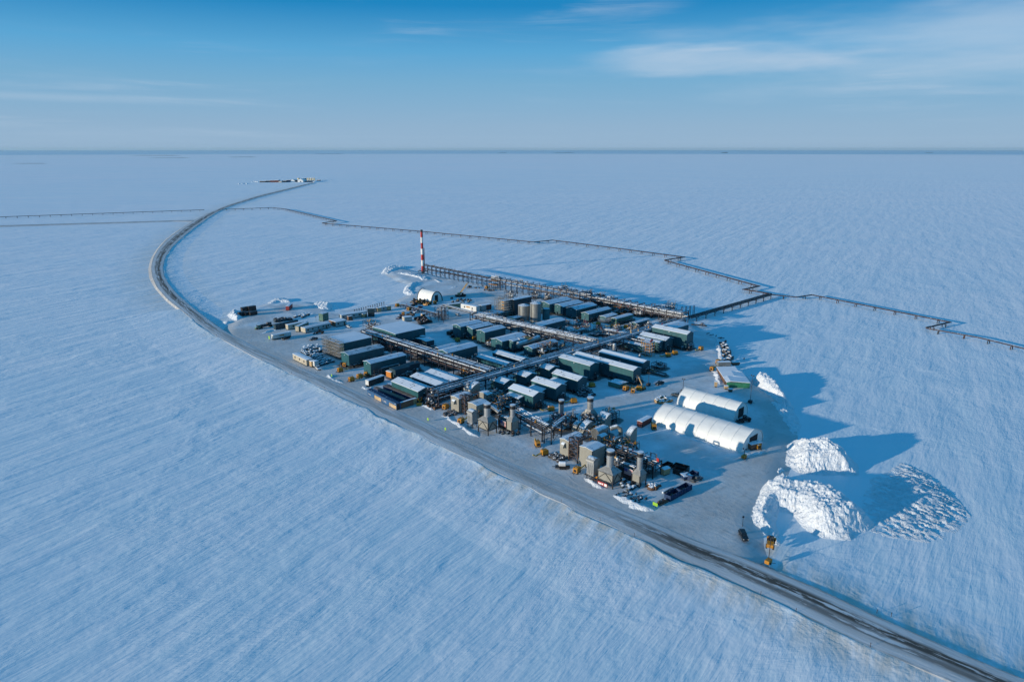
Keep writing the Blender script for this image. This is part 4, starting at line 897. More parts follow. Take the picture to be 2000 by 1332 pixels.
rack(px('i', 20, 735), px('i', 410, 815), 7.5, 5.0, 'short cross rack joining the main rack near its middle', 5, 6, top_n=6, low_n=3, trays=1)
rack(px('i', 350, 872), px('i', 840, 985), 6.5, 3.5, 'low rack between the rows behind the valve tower', 6, 6, top_n=4, low=False, trays=0)
rack(px('Z3', 780, 950), px('Z3', 900, 975), 7.0, 3.0, 'stub rack carrying pipes to the sunlit column', 26, 6, top_n=4, low=False, trays=0)
# rack out to the flare stack
rack(px('Z2', 505, 486), px('Z2', 1200, 628), 8.6, 4.2, 'flare line rack, first length from the striped stack to the knock-out drum', 7, 7, top_n=4, low_n=2, trays=1, pr=(.22, .5), steel=M_bluesteel)
rack(px('Z2', 1285, 640), (1150, 577), 8.8, 6.0, 'flare line rack, tall middle length behind the tanks', 8, 7, top_n=5, low_n=3, trays=1, pr=(.2, .5), up=2.2, loops=1)
rack((1150, 578), (1338, 613), 7.0, 9.0, 'flare line rack, last length behind the far row of modules', 9, 6.5, top_n=9, low_n=6, trays=2, pr=(.18, .45), up=1.6, loops=1)
# racks among the turbines
rack(px('e', 60, 310), px('e', 700, 640), 6.2, 6.0, 'turbine rack loaded with bright silver pipes', 10, 7, top_n=7, low_n=4, trays=0, pr=(.22, .42), steel=M_steel)
rack(px('e', 700, 680), px('e', 1090, 400), 6.8, 3.4, 'cross rack of big shaded pipes in front of the exhaust stack with the white foot', 11, 9, top_n=3, low=False, trays=0, pr=(.34, .5), steel=M_steel)
rack(px('j', 400, 125), px('j', 1130, 390), 6.0, 5.5, 'turbine rack at the lower right with the little red flag', 12, 7, top_n=6, low_n=3, trays=1, steel=M_steel, loops=1)
rack(px('l', 640, 500), px('l', 1700, 790), 2.0, 2.4, 'knee-high snow-topped pipe run across the yard', 13, 7, top_n=2, low=False, trays=1, brace=False, pr=(.15, .25))

def pipeline(pts, label, n=2, z=1.7, r=.42, bay=17, gap=1.5, mats=None, name='pipeline'):
    zz = ZG + z; q = [at(*p, zz) for p in pts]; o = q[0]
    t = thing(name, label, 'pipeline', (o.x, o.y, ZG), 0, 'pipelines across the snow')
    q = [Vector((p.x - o.x, p.y - o.y, z)) for p in q]
    nor = []
    for i in range(len(q)):
        d0 = (q[i] - q[i - 1]).normalized() if i else None; d1 = (q[i + 1] - q[i]).normalized() if i < len(q) - 1 else None
        d = ((d0 or d1) + (d1 or d0)).normalized(); nr = Vector((-d.y, d.x, 0)); k = 1 / max(.35, abs(nr.dot(Vector((-(d1 or d0).y, (d1 or d0).x, 0))))); nor.append(nr * k)
    for j in range(n):
        off = (j - (n - 1) / 2) * gap
        part('pipe', t, (mats or [M_pipered, M_pipedk])[j % 2], lambda b: b.tube([p + nr * off for p, nr in zip(q, nor)], r, 8))
    cnt = 0
    tot = sum((b_ - a).length for a, b_ in zip(q, q[1:])); bay = max(bay, tot / 96)
    for a, b_ in zip(q, q[1:]):
        L = (b_ - a).length; m = max(1, round(L / bay)); d = (b_ - a).normalized(); nr = Vector((-d.y, d.x, 0)); w = gap * n * .5 + .5
        for i in range(m):
            c = a.lerp(b_, (i + .5) / m)
            def sup(b):
                for s in ((-w, w) if i % 4 else (-w, w)): b.cyl(c + nr * s * .8 - Vector((0, 0, z + .3)), c + nr * s * .8 - Vector((0, 0, .35)), .28, 6)
                b.bar(c - nr * w - Vector((0, 0, .55)), c + nr * w - Vector((0, 0, .55)), .3)
            part('support', t, M_rust if i % 3 else M_steel, sup)
    return t
pipeline([(-90, 427), (0, 424), (399, 410)], 'pipeline on posts running off the left edge of the view', n=2, r=.44, z=3.0, gap=1.1)
pipeline([(434, 409.3), (532, 405.8), (556, 408.3), (657, 431.6), (630, 435.8)], 'pipeline from the road bend to its first zigzag', n=3, r=.38, z=3.0, gap=1.1)
pipeline([(630, 436.5), (700, 441.8), (825, 452.3), (1043, 473), (1079, 469.3), (1200, 484.6), (1336, 502.5), (1299, 508)], 'long pipeline passing behind the striped flare stack', n=3, r=.38, z=2.9, gap=1.05)
pipeline([(1299, 509), (1482, 559), (1453, 565.4), (1506, 574)], 'pipeline between the two zigzags right of the plant', n=3, r=.36, z=2.7, gap=1.0)
pipeline([(1506, 575.5), (1556, 580.5), (1586, 576), (1855.6, 629.4), (1809.4, 640)], 'pipeline with a shallow kink heading for the right edge', n=2, r=.36, z=2.6, gap=1.0)
pipeline([(1809, 641), (1910, 659), (2000, 681), (2200, 726)], 'last stretch of pipeline leaving at the right edge', n=1, r=.38, z=2.5)
pipeline([px('r', 228, 434), px('r', 665, 309)], 'four dark parallel pipes linking the plant to the pipeline', n=4, r=.36, gap=1.7, z=3.2, mats=[M_pipedk, M_pipedk], bay=13)

# flare stack
fb_ = at(826, 533); fz = ztop(fb_, (824.5, 449))
fs = thing('flare_stack', 'tall red and white striped flare stack', 'flare stack', fb_, ROT)
cuts = [0, .07, .20, .335, .47, .60, .735, .94, 1.0]; cols = [M_steel, M_flarered, M_flarewhite, M_flarered, M_flarewhite, M_flarered, M_flarewhite, M_flarered]
cuts = [0.0, .05, .165, .30, .43, .565, .70, .83, .95, 1.0]; cols = [M_steel, M_flarered, M_flarewhite, M_flarered, M_flarewhite, M_flarered, M_flarewhite, M_flarered, M_steel]
for k, m_ in enumerate(cols): part('tip' if k == 8 else 'band', fs, m_, lambda b: b.cyl((0, 0, fz * cuts[k]), (0, 0, fz * cuts[k + 1]), 1.45 - .25 * (k > 4), 16, caps=k in (0, 8)))
part('riser', fs, M_flarered, lambda b: b.cyl((1.9, -.6, 0), (1.9, -.6, fz * .58), .35, 8)); part('base_frame', fs, M_steel, lambda b: [b.bar((x, y, 0), (x * .4, y * .4, 4.5), .3) for x in (-3.5, 3.5) for y in (-3.5, 3.5)] + [b.box(-3.8, 3.8, -3.8, 3.8, 1.9, 2.15)])
# knock-out drum on the flare rack
kd = thing('knockout_drum', 'steel drum with yellow platforms interrupting the flare rack', 'vessel', P('Z2', 1240, 745), ROT)
part('frame', kd, M_steel, lambda b: [b.bar((x, y, 0), (x, y, 7), .3) for x in (0, 7) for y in (-5, 0, 5)] + [b.box(-.5, 7.5, -5.5, 5.5, z, z + .25) for z in (3.4, 6.8)])
part('shell', kd, M_silver, lambda b: (b.cyl((3.5, -5, 9), (3.5, 5, 9), 1.9, 16), b.ball((3.5, -5, 9), 1.9, 12, 8, sy=.5), b.ball((3.5, 5, 9), 1.9, 12, 8, sy=.5)))
part('railing', kd, M_yellow, lambda b: [b.box(-.6, 7.6, -5.6, -5.5, 7.0, 7.3), b.box(-.6, -.5, -5.6, 5.6, 7.5, 7.7), b.box(-.6, -.5, -5.6, 5.6, 3.7, 4.1)])
part('pipe', kd, M_pipe, lambda b: [b.tube([(1 + 2 * k, -6, 4), (1 + 2 * k, -6, 10.5), (3.5, -3 + 2 * k, 11.5), (3.5, -3 + 2 * k, 10)], .25) for k in range(3)])

# ------------------------------------------------------------------ fabric shelters
def arch(fr, N, L, Rr, ridge_px, label, prof, mat, seams=6, rim=None, name='fabric_shelter', door=None, group=None, doorside=0):
    g = P(fr, *N); La = (P(fr, *Rr) - g).xy.dot(AX); Lb = (P(fr, *L) - g).xy.dot(BX)
    mid = g + Vector((AX.x, AX.y, 0)) * La / 2; H = ztop(mid, px(fr, *ridge_px))
    t = thing(name, label, 'shelter', g, ROT, group); DBG.append((label[:40], round(La, 1), round(Lb, 1), round(H, 1)))
    pr = [(u * La, z * H) for u, z in prof]
    def skin(b):
        n = seams * 4; m = len(pr); V = []
        for i in range(n + 1):
            y = Lb * i / n; k = 1 - (.012 if i % 4 else 0) * (1 + .7 * math.sin(i * 1.7))
            V += [((u - La / 2) * k + La / 2, y, z * k) for u, z in pr]
        b.add(V, [(i * m + j, i * m + j + 1, (i + 1) * m + j + 1, (i + 1) * m + j) for i in range(n) for j in range(m - 1)], True)
    part('cover', t, mat, skin)
    for y, nm in ((.25, 'end_wall'), (Lb - .25, 'end_wall')):
        e = part(nm, t, mat, lambda b: b.add([(La / 2 + (u - La / 2) * .985, y, z * .985) for u, z in pr], [tuple(range(len(pr)))]))
        if door and y < 1: part('door', e, M_blackbare, lambda b: b.box(La * door[0], La * door[1], -.05 + y - .12, y - .02, 0, door[2]))
    for i in range(seams + 1):
        y = Lb * i / seams
        part('rib', t, rim if (rim and i in (0, seams)) else mat, lambda b: [b.bar((u0 + 0, y, z0 + .06), (u1, y, z1 + .06), .5 if (rim and i in (0, seams)) else .16, .5 if (rim and i in (0, seams)) else .14) for (u0, z0), (u1, z1) in zip(pr, pr[1:])])
    return t, La, Lb, H
PEAK = [(0, 0), (.0, .18), (.02, .34), (.06, .50), (.13, .64), (.22, .76), (.35, .88), (.5, 1), (.65, .88), (.78, .76), (.87, .64), (.94, .50), (.98, .34), (1, .18), (1, 0)]
SEMI = [(.5 - .5 * math.cos(math.pi * k / 20), math.sin(math.pi * k / 20)) for k in range(21)]
arch('Z7', (1085, 1168), (268, 895), (1290, 1050), (1200, 940), 'long white peaked fabric shelter, the front one of the pair', PEAK, M_whitefab, 8, door=(.36, .72, 4.8), group='white peaked shelters')
arch('Z7', (1012, 868), (500, 708), (1165, 805), (1105, 690), 'white peaked fabric shelter, the one behind', PEAK, M_whitefab, 5, door=(.34, .7, 4.6), group='white peaked shelters')
arch('l', (1465, 448), (1085, 352), (1945, 432), (1720, 140), 'white half-round shelter with dark rims near the crane', SEMI, M_whitefab, 3, rim=M_trim, door=(.34, .62, 5.5), name='arched_shelter')
# shelter with green front
gp, gLa, gLb, gz = frame_box('Z7', (945, 510), (905, 370), (1160, 512), yb=556, zb=0)
g0 = P('Z7', 945, 556); g1 = P('Z7', 1160, 562); gr_rot = math.atan2(g1.y - g0.y, g1.x - g0.x); gw = (g1 - g0).length; gh = ztop(g0, px('Z7', 945, 508)); gback = at(*px('Z7', 905, 368), gh); gd = (gback - g0).xy.length
gs = thing('storage_shelter', 'wide flat-roofed shelter with a bright green front and snow roof', 'building', g0, gr_rot)
part('wall', gs, M_green, lambda b: b.box(0, gw, 0, .3, 0, gh)); part('side_wall', gs, M_brown, lambda b: (b.box(0, .3, .3, gd, 0, gh - .1), b.box(gw - .3, gw, .3, gd, 0, gh - .1), b.box(.3, gw - .3, gd - .3, gd, 0, gh - .1)))
part('roof', gs, M_roof_cold, lambda b: [b.prism([(-.2, gh), (gw / 3 * (k + .5), gh + .5), (gw + .2, gh), (gw + .2, gh + .25), (gw / 3 * (k + .5), gh + .8), (-.2, gh + .25)], gd * k / 3 + .02, gd * (k + 1) / 3 - .02, 'y') for k in range(3)])
# ------------------------------------------------------------------ turbine area
def qround(W, H, n=8): return [(W - W * math.cos(math.pi / 2 * k / n), H * math.sin(math.pi / 2 * k / n)) for k in range(n + 1)] + [(W, 0)]
def tbox(fr, N, L, Rr, yb, label, name='turbine_building', hood=False, zb=.3, roof=None, rise=.5, ladder=True, group='beige turbine buildings', mat=None, h=None, legs=False):
    PN, La, Lb, zt = frame_box(fr, N, L, Rr, yb, h, zb); La = max(La, 2.5); Lb = max(Lb, 2)
    DBG.append((label[:40], round(La, 1), round(Lb, 1), round(zt, 1)))
    t = thing(name, label, 'building', (PN.x, PN.y, 0), ROT, group); mat = mat or M_beige
    part('wall', t, mat, lambda b: gable(b, La, Lb, zb, zt, 'a', rise)); part('roof', t, roof or M_roof_b, lambda b: roofslab(b, La, Lb, zt, 'a', rise, .15, .15))
    if legs: part('leg', t, M_steel, lambda b: [b.box(x, x + .3, y, y + .3, -.1, zb) for x in (.1, La - .4) for y in (.1, Lb - .4)])
    if hood:
        y0, y1 = Lb * .38, Lb * .72; hh = 2.1
        part('hood', t, mat, lambda b: b.add([(-u, yy, zt - 1.0 - hh + v) for yy in (y0, y1) for u, v in [(0, hh)] + [(1.5 * math.sin(a), hh * math.cos(a)) for a in (.4, .8, 1.2, 1.57)] + [(0, 0)]], [(0, 1, 2, 3, 4, 5), (11, 10, 9, 8, 7, 6)] + [(k, k + 1, k + 7, k + 6) for k in range(4)]))
        part('opening', t, M_trim, lambda b: b.box(-.9, -.02, y0 + .15, y1 - .15, zt - 1.0 - hh - .02, zt - 1.0 - hh + .1))
    part('downpipe', t, M_steel, lambda b: b.bar((-.08, .12, zb), (-.08, .12, zt), .14))
    return t, La, Lb, zt
tbox('d', (366, 492), (205, 430), 8.6, 772, 'tall beige turbine building of the near left group, with an arched air hood', hood=True)
tbox('d', (712, 627), (540, 560), 7.4, 860, 'second beige building of the left group, behind the steel access tower', zb=.3)
tbox('d', (915, 418), (775, 350), (1012, 382), 512, 'small beige box on legs below the round-backed duct', zb=2.2, legs=True, roof=M_roof_cold)
tbox('f', (515, 228), (278, 185), 8.2, 560, 'tall beige turbine building of the lower right group, with an arched air hood', hood=True)
tbox('f', (972, 408), (722, 312), 7.6, 770, 'second beige building of the lower right group, beside the access tower')
tbox('f', (1150, 140), (1050, 112), (1262, 92), 255, 'beige duct box between the curved ducts of the lower right group', zb=2.4, legs=True, roof=M_roof_cold)
tbox('e', (1290, 800), (1160, 760), (1330, 770), 860, 'low snow-topped beige box among the pipes of the right group', zb=.8, rise=.2, roof=M_roof_cold)
def hoodduct(fr, N, L, Rr, yb, H, label, zb=0.3, legs=True, mat=None, W=None):
    """quarter-round duct: the curved back faces the sun, the flat flank faces the camera's right"""
    g = at(*px(fr, N[0], yb), zb); La = (at(*px(fr, *Rr), zb) - g).xy.dot(AX) if not W else W; Lb = (at(*px(fr, *L), zb) - g).xy.dot(BX); La = max(La, 2.5); Lb = max(Lb, 1.5)
    t = thing('curved_duct', label, 'air duct', (g.x, g.y, 0), ROT, 'curved beige air ducts'); mat = mat or M_beige
    DBG.append((label[:40], round(La, 1), round(Lb, 1), H))
    part('casing', t, mat, lambda b: b.prism([(u, v + zb) for u, v in qround(La, H)], 0, Lb, 'y'))
    part('rib', t, M_silver, lambda b: [b.prism([(u - .06, v + zb + .06) for u, v in qround(La, H)[:-1]] + [(u, v + zb - .1) for u, v in qround(La, H)[:-1]][::-1], y, y + .15, 'y') for y in (0.3, Lb / 2, Lb - .45)])
    if legs and zb > .6: part('leg', t, M_steel, lambda b: [b.box(x, x + .25, y, y + .25, -.1, zb) for x in (.1, La - .35) for y in (.1, Lb - .35)])
    return t
hoodduct('d', (580, 0), (492, 330), (775, 340), 402, 4.6, 'round-backed duct on top of the near left turbine group', zb=3.5)
hoodduct('e', (1375, 0), (1282, 790), (1570, 760), 838, 5.6, 'big quarter-round duct standing behind the right access tower', zb=.6)
hoodduct('e', (1245, 0), (1190, 700), (1310, 690), 745, 4.0, 'small round-topped duct beside the big quarter-round one', zb=.6)
hoodduct('f', (1640, 0), (1570, 380), (1818, 330), 425, 9.2, 'tall round-shouldered duct at the far end of the right turbine group', zb=.4)
hoodduct('e', (1790, 0), (1650, 590), (1900, 590), 660, 5.5, 'dusty rounded duct near the farthest exhaust stack', zb=.8)
def stack(fr, N, L, Rr, ybot, yground, ytop, rpx, label, legs=True, capdark=True, bracing=True, hoodh=1.7, banner=None, mat=None):
    gx = px(fr, N[0], yground); g = at(*gx); zt = ztop(g, px(fr, *N)); zb = ztop(g, px(fr, N[0], ybot))
    PN = Vector((g.x, g.y, zt)); La, Lb = Rr, L
    c = PN.xy + AX * La / 2 + BX * Lb / 2; r = rpx / FR[fr][2] * c.y / F_PX * 1.2; H = ztop(Vector((c.x, c.y, 0)), px(fr, 0, ytop))
    H = ztop(Vector((c.x, c.y, 0)), (1000, px(fr, 0, ytop)[1]))
    DBG.append((label[:40], round(La, 1), round(Lb, 1), round(zb, 1), round(zt, 1), round(H, 1), round(r, 2)))
    t = thing('exhaust_stack', label, 'exhaust stack', (PN.x, PN.y, 0), ROT, 'turbine exhaust stacks'); mat = mat or M_stack
    part('plenum', t, M_beige, lambda b: b.box(0, La, 0, Lb, zb, zt))
    q = min(La, Lb) / 2 - r * .75; cx, cy = La / 2, Lb / 2
    def hood(b):
        lo_ = [(-.15, -.15, zt), (La + .15, -.15, zt), (La + .15, Lb + .15, zt), (-.15, Lb + .15, zt)]; k = r * .95
        hi = [(cx - k, cy - k, zt + hoodh), (cx + k, cy - k, zt + hoodh), (cx + k, cy + k, zt + hoodh), (cx - k, cy + k, zt + hoodh)]
        b.add(lo_ + hi, [(0, 1, 5, 4), (1, 2, 6, 5), (2, 3, 7, 6), (3, 0, 4, 7), (4, 5, 6, 7), (3, 2, 1, 0)])
    part('hood', t, M_stackhood, hood)
    part('shaft', t, mat, lambda b: b.cyl((cx, cy, zt + hoodh - .3), (cx, cy, H - 1.5), r, 22))
    part('band', t, M_black if capdark else M_steel, lambda b: b.cyl((cx, cy, H - 1.9), (cx, cy, H - .5), r * 1.07, 22))
    part('cap', t, mat, lambda b: b.cyl((cx, cy, H - .5), (cx, cy, H), r * 1.12, 22))
    part('flange', t, M_stack, lambda b: [b.cyl((cx, cy, z), (cx, cy, z + .15), r * 1.06, 22) for z in (zt + hoodh + .3, (zt + hoodh + H) / 2)])
    if legs:
        for x in (0, La - .25):
            for y in (0, Lb - .25): part('leg', t, M_steel, lambda b: b.box(x - .05, x + .3, y - .05, y + .3, -.1, zt + .02))
    if bracing: part('brace', t, M_steel, lambda b: (b.bar((-.12, .1, zb), (-.12, Lb / 2, zt - .2), .18), b.bar((-.12, Lb - .1, zb), (-.12, Lb / 2, zt - .2), .18), b.bar((-.12, 0, zt - .1), (-.12, Lb, zt - .1), .22), b.bar((.1, -.12, zb), (La / 2, -.12, zt - .2), .18), b.bar((La - .1, -.12, zb), (La / 2, -.12, zt - .2), .18), b.box(-.2, La + .2, -.2, Lb + .2, zb - .35, zb - .05)))
    return t, La, Lb, zb, zt
M_stackhood = mat_obj('hood_metal', (.27, .27, .26), .5, .2, snowy=.55, caplo=.75)
stack('d', (935, 965), 6.6, 5.2, 1110, 1215, 575, 57, 'exhaust stack nearest the road in the left turbine group')
stack('d', (1392, 948), 3.2, 4.4, 1115, 1215, 600, 44, 'slimmer exhaust stack with a dark top, right of the first one', bracing=False)
s3, s3a, s3b, s3z, s3t = stack('f', (1362, 888), 7.0, 5.2, 1045, 1158, 385, 64, 'exhaust stack nearest the road in the right turbine group, red sign at its foot')
stack('f', (1888, 902), 3.6, 4.2, 1035, 1135, 420, 52, 'exhaust stack beside the banner with stripes', bracing=False)
stack('e', (962, 500), 3.8, 3.8, 560, 600, 105, 45, 'dark-topped exhaust stack rising behind the cross rack', bracing=False, legs=False)
stack('e', (1562, 460), 6.2, 4.2, 545, 625, 55, 53, 'tallest exhaust stack, standing alone toward the open snow', capdark=False, hoodh=2.8)
def intake(fr, N, L, Rr, ybot, yg, label):
    g = at(*px(fr, N[0], yg)); zt = ztop(g, px(fr, *N)); zb = ztop(g, px(fr, N[0], ybot)); PN = Vector((g.x, g.y, zt))
    La = max(2.5, (at(*px(fr, *Rr), zt) - PN).xy.dot(AX)); Lb = max(2.5, (at(*px(fr, *L), zt) - PN).xy.dot(BX))
    t = thing('filter_house', label, 'filter house', (PN.x, PN.y, 0), ROT, 'slim filter houses')
    part('casing', t, M_stack, lambda b: b.box(0, La, 0, Lb, zb, zt)); part('hood', t, M_stackhood, lambda b: b.prism([(-.5 + u * 1.1, v * 1.6 + zt + .02) for u, v in [((La * .5 + .5) - (La * .5 + .5) * math.cos(math.pi * k / 8), math.sin(math.pi * k / 8) * .9) for k in range(9)]], -.15, Lb + .15, 'y'))
    part('louvre', t, M_trim, lambda b: [b.box(-.06, 0, Lb * f, Lb * f + .18, zb + .6, zt - 1.2) for f in (.2, .5, .75)]); part('leg', t, M_steel, lambda b: [b.box(x, x + .22, y, y + .22, -.1, zb) for x in (0, La - .22) for y in (0, Lb - .22)])
    part('duct', t, M_beige, lambda b: b.prism([(La, zt - .4), (La + 1.6, zt - 1.6), (La + 1.6, zb + .4), (La, zb + .2)], Lb * .1, Lb * .9, 'y'))
    part('platform', t, M_steel, lambda b: b.box(-.8, La + .6, -.6, Lb + .6, zb - .2, zb - .05))
intake('f', (985, 640), (835, 600), (1050, 605), 905, 1010, 'slim silver filter house with a round cap, right turbine group')
intake('d', (625, 792), (548, 748), (690, 752), 985, 1070, 'slim silver filter house with a round cap, left turbine group')
def tower(fr, base, wx, wy, H, nz, label, mat=None, name='access_tower', group='steel access towers'):
    g = P(fr, *base); t = thing(name, label, 'steel tower', g, ROT, group); mat = mat or M_rust
    for x in (0, wx):
        for y in (0, wy): part('post', t, mat, lambda b: b.box(x - .14, x + .14, y - .14, y + .14, -.1, H))
    for k in range(nz):
        z = H * (k + 1) / nz
        part('landing', t, M_steel, lambda b: b.box(-.1, wx + .1, -.1, wy + .1, z - .12, z - .02))
        part('brace', t, mat, lambda b: (b.bar((0, 0, z - H / nz), (0, wy, z), .12), b.bar((0, wy, z - H / nz), (0, 0, z), .12), b.bar((0, 0, z - H / nz), (wx, 0, z), .12), b.bar((0, 0, z - .2), (0, wy, z - .2), .16), b.bar((0, 0, z + 1), (0, wy, z + 1), .08)))
        part('stair', t, M_silver, lambda b: b.bar((wx * .3, wy * .1, z - H / nz), (wx * .3, wy * .9, z - .1), .7, .12))
    return t
tower('f', (680, 655), 2.6, 4.6, 10.0, 4, 'rusty access tower between the two beige buildings of the right group')
tower('d', (488, 800), 2.6, 3.6, 9.2, 4, 'rusty access tower between the two beige buildings of the left group')
def truss(p0, p1, fr, z, label, w=1.6):
    a, b_ = at(*px(fr, *p0), z), at(*px(fr, *p1), z); t, L = line_thing(a, b_, 'footbridge', label, 'footbridge', 'steel footbridges')
    part('deck', t, M_steel, lambda b: b.box(0, L, -w / 2, w / 2, z - .1, z)); part('rail', t, M_rust, lambda b: [b.bar((0, s, z + h_), (L, s, z + h_), .12) for s in (-w / 2, w / 2) for h_ in (.6, 1.2)] + [b.bar((L * k / 8, s, z), (L * k / 8, s, z + 1.2), .1) for k in range(9) for s in (-w / 2, w / 2)])
    part('leg', t, M_rust, lambda b: b.box(L - .3, L, -.2, .2, 0, z))
truss((690, 215), (930, 110), 'f', 9.4, 'footbridge leading from the right access tower over the pipes')
truss((490, 470), (735, 370), 'd', 8.4, 'footbridge leading from the left access tower to the round-backed duct')
# signs on the turbine packages
def sign(name, label, loc, w, h, z, face, cols, legs=True, cat='sign', group=None):
    """flat board, normal towards local -x; cols: list of (y0,y1,z0,z1,material) fractions"""
    t = thing(name, label, cat, loc, ROT + face, group)
    part('board', t, cols[0], lambda b: b.box(-.08, 0, 0, w, z, z + h))
    for (y0, y1, z0, z1, m) in cols[1:]: part('marking', t, m, lambda b: b.box(-.12, -.085, w * y0, w * y1, z + h * z0, z + h * z1))
    if legs: part('leg', t, M_steel, lambda b: (b.box(-.05, .05, .1, .2, -.1, z), b.box(-.05, .05, w - .2, w - .1, -.1, z)))
    return t
M_signred = mat_plain('sign_red', (.40, .05, .05)); M_signwhite = mat_plain('sign_white', (.75, .74, .72), .5, 0, .04); M_signblue = mat_plain('sign_blue', (.06, .12, .35))
sign('banner', 'red banner with white lettering and round mark at a stack foot', P('f', 1285, 1125) - Vector((AX.x, AX.y, 0)) * .8, 4.4, 1.3, .4, 0, [M_signred, (.62, .95, .30, .62, M_signwhite), (.62, .92, .1, .22, M_signwhite), (.42, .58, .25, .7, M_signwhite), (.04, .30, .12, .88, M_signwhite)])
sign('striped_banner', 'striped red and white banner with a blue corner by the lower right stack', P('j', 690, 770) - Vector((AX.x, AX.y, 0)) * .3, 3.9, 2.6, 3.0, 0, [M_signwhite] + [(0, 1, k / 7, k / 7 + .08, M_signred) for k in range(0, 7)] + [(.6, 1, .5, 1, M_signblue)], group='striped banners')
sign('striped_banner', 'striped red and white banner beside the slimmer stack of the left group', P('d', 1290, 1160) - Vector((AX.x, AX.y, 0)) * .3, 3.4, 2.4, 3.0, 0, [M_signwhite] + [(0, 1, k / 7, k / 7 + .08, M_signred) for k in range(0, 7)] + [(.6, 1, .5, 1, M_signblue)], group='striped banners')
for (fr, x, y, w_, lb) in (('j', 690, 800, 7.5, 'black turbine skid behind the striped banner'), ('d', 1300, 1175, 6.5, 'black turbine skid between the two stacks of the left group')):
    t = thing('turbine_skid', lb, 'machine', P(fr, x, y) + Vector((AX.x, AX.y, 0)) * .8, ROT, 'black turbine skids')
    part('enclosure', t, M_black, lambda b: b.box(0, 3.2, 0, w_, 1.6, 5.2)); part('base_frame', t, M_steel, lambda b: b.box(-.3, 3.5, -.3, w_ + .3, 1.1, 1.58)); part('leg', t, M_steel, lambda b: [b.box(xx, xx + .35, yy, yy + .35, -.1, 1.1) for xx in (0, 2.8) for yy in (0, w_ / 2, w_ - .4)])
    part('pipe', t, M_pipe, lambda b: [b.tube([(1 + k * .9, 1, 5.2), (1 + k * .9, 1, 6.4), (1 + k * .9, w_ - 1, 6.4), (1 + k * .9, w_ - 1, 5.2)], .28) for k in range(2)])

# ------------------------------------------------------------------ process skids: dense little clusters of valves, vessels and pipes
def skid(fr, x, y, la, lb, h, seed, label, accents=(), dens=1.0, tall=0, name='process_skid', group='valve and pipe skids', rot=ROT, z0=0.0, steel=None):
    q_ = P(fr, x, y, z0); FOOT.append((q_.x, q_.y, la, lb, 3.0)); r = random.Random(seed); t = thing(name, label, 'skid', P(fr, x, y, z0), rot, group); steel = steel or M_steel
    part('frame', t, steel, lambda b: ([b.bar((i * la / 2, j * lb / 2, 0), (i * la / 2, j * lb / 2, h), .16) for i in range(3) for j in range(3)], [b.bar((0, j * lb / 2, z), (la, j * lb / 2, z), .14) for j in range(3) for z in (h * .5, h)], [b.bar((i * la / 2, 0, z), (i * la / 2, lb, z), .14) for i in range(3) for z in (h * .5, h)]))
    part('deck', t, M_tray, lambda b: b.box(.1, la - .1, .1, lb - .1, h * .5, h * .5 + .1))
    for k in range(int(8 * dens)):
        m = r.choice([M_pipe, M_pipe, M_silver, M_pipedk, M_pipered]); yy = r.uniform(.3, lb - .3); xx = r.uniform(.3, la - .3); zz = r.uniform(.6, h + .6); rr = r.uniform(.1, .26)
        if r.random() < .5: part('pipe', t, m, lambda b: b.tube([(0, yy, zz), (xx, yy, zz), (xx, yy, zz + r.uniform(-.5, 1.3)), (la, yy, zz + .2)], rr, 7))
        else: part('pipe', t, m, lambda b: b.tube([(xx, 0, zz), (xx, yy, zz), (xx, yy, max(.3, zz - r.uniform(.5, 2))), (xx, lb, max(.3, zz - .6))], rr, 7))
    for k in range(int(3 * dens)):
        xx, yy = r.uniform(.8, la - .8), r.uniform(.8, lb - .8); rr = r.uniform(.35, .7); hh = r.uniform(.9, 2.2)
        part('vessel', t, r.choice([M_silver, M_pipe, M_tankgrey, M_white]), lambda b: (b.cyl((xx, yy, h * .5), (xx, yy, h * .5 + hh), rr, 10), b.ball((xx, yy, h * .5 + hh), rr, 10, 5, sz=.5)))
    for k in range(int(4 * dens)):
        xx, yy = r.uniform(.4, la - .4), r.uniform(.4, lb - .4); zz = r.choice([.5, h * .5, h])
        m = r.choice(list(accents) or [M_silver, M_yellow, M_tan]); s_ = r.uniform(.25, .5)
        part('valve', t, m, lambda b: (b.box(xx - s_, xx + s_, yy - s_, yy + s_, zz + .1, zz + .1 + s_ * 1.6), b.bar((xx, yy, zz), (xx, yy, zz + 1.6), .1)))
    for k in range(tall): 
        xx, yy = r.uniform(.4, la - .4), r.uniform(.4, lb - .4); part('vent_pipe', t, M_pipe, lambda b: b.tube([(xx, yy, h * .5), (xx, yy, h + 2.4), (xx + 1.2, yy, h + 2.4), (xx + 1.2, yy, h + 1.4)], .14, 6))
    if M_yellow in accents: part('railing', t, M_yellow, lambda b: [b.bar((0, yy, h + 1), (la, yy, h + 1), .09) for yy in (0, lb)] + [b.bar((0, 0, h + 1), (0, lb, h + 1), .09)] + [b.bar((i * la / 3, 0, h), (i * la / 3, 0, h + 1), .08) for i in range(4)])
    return t
Y, RD = M_yellow, M_carred
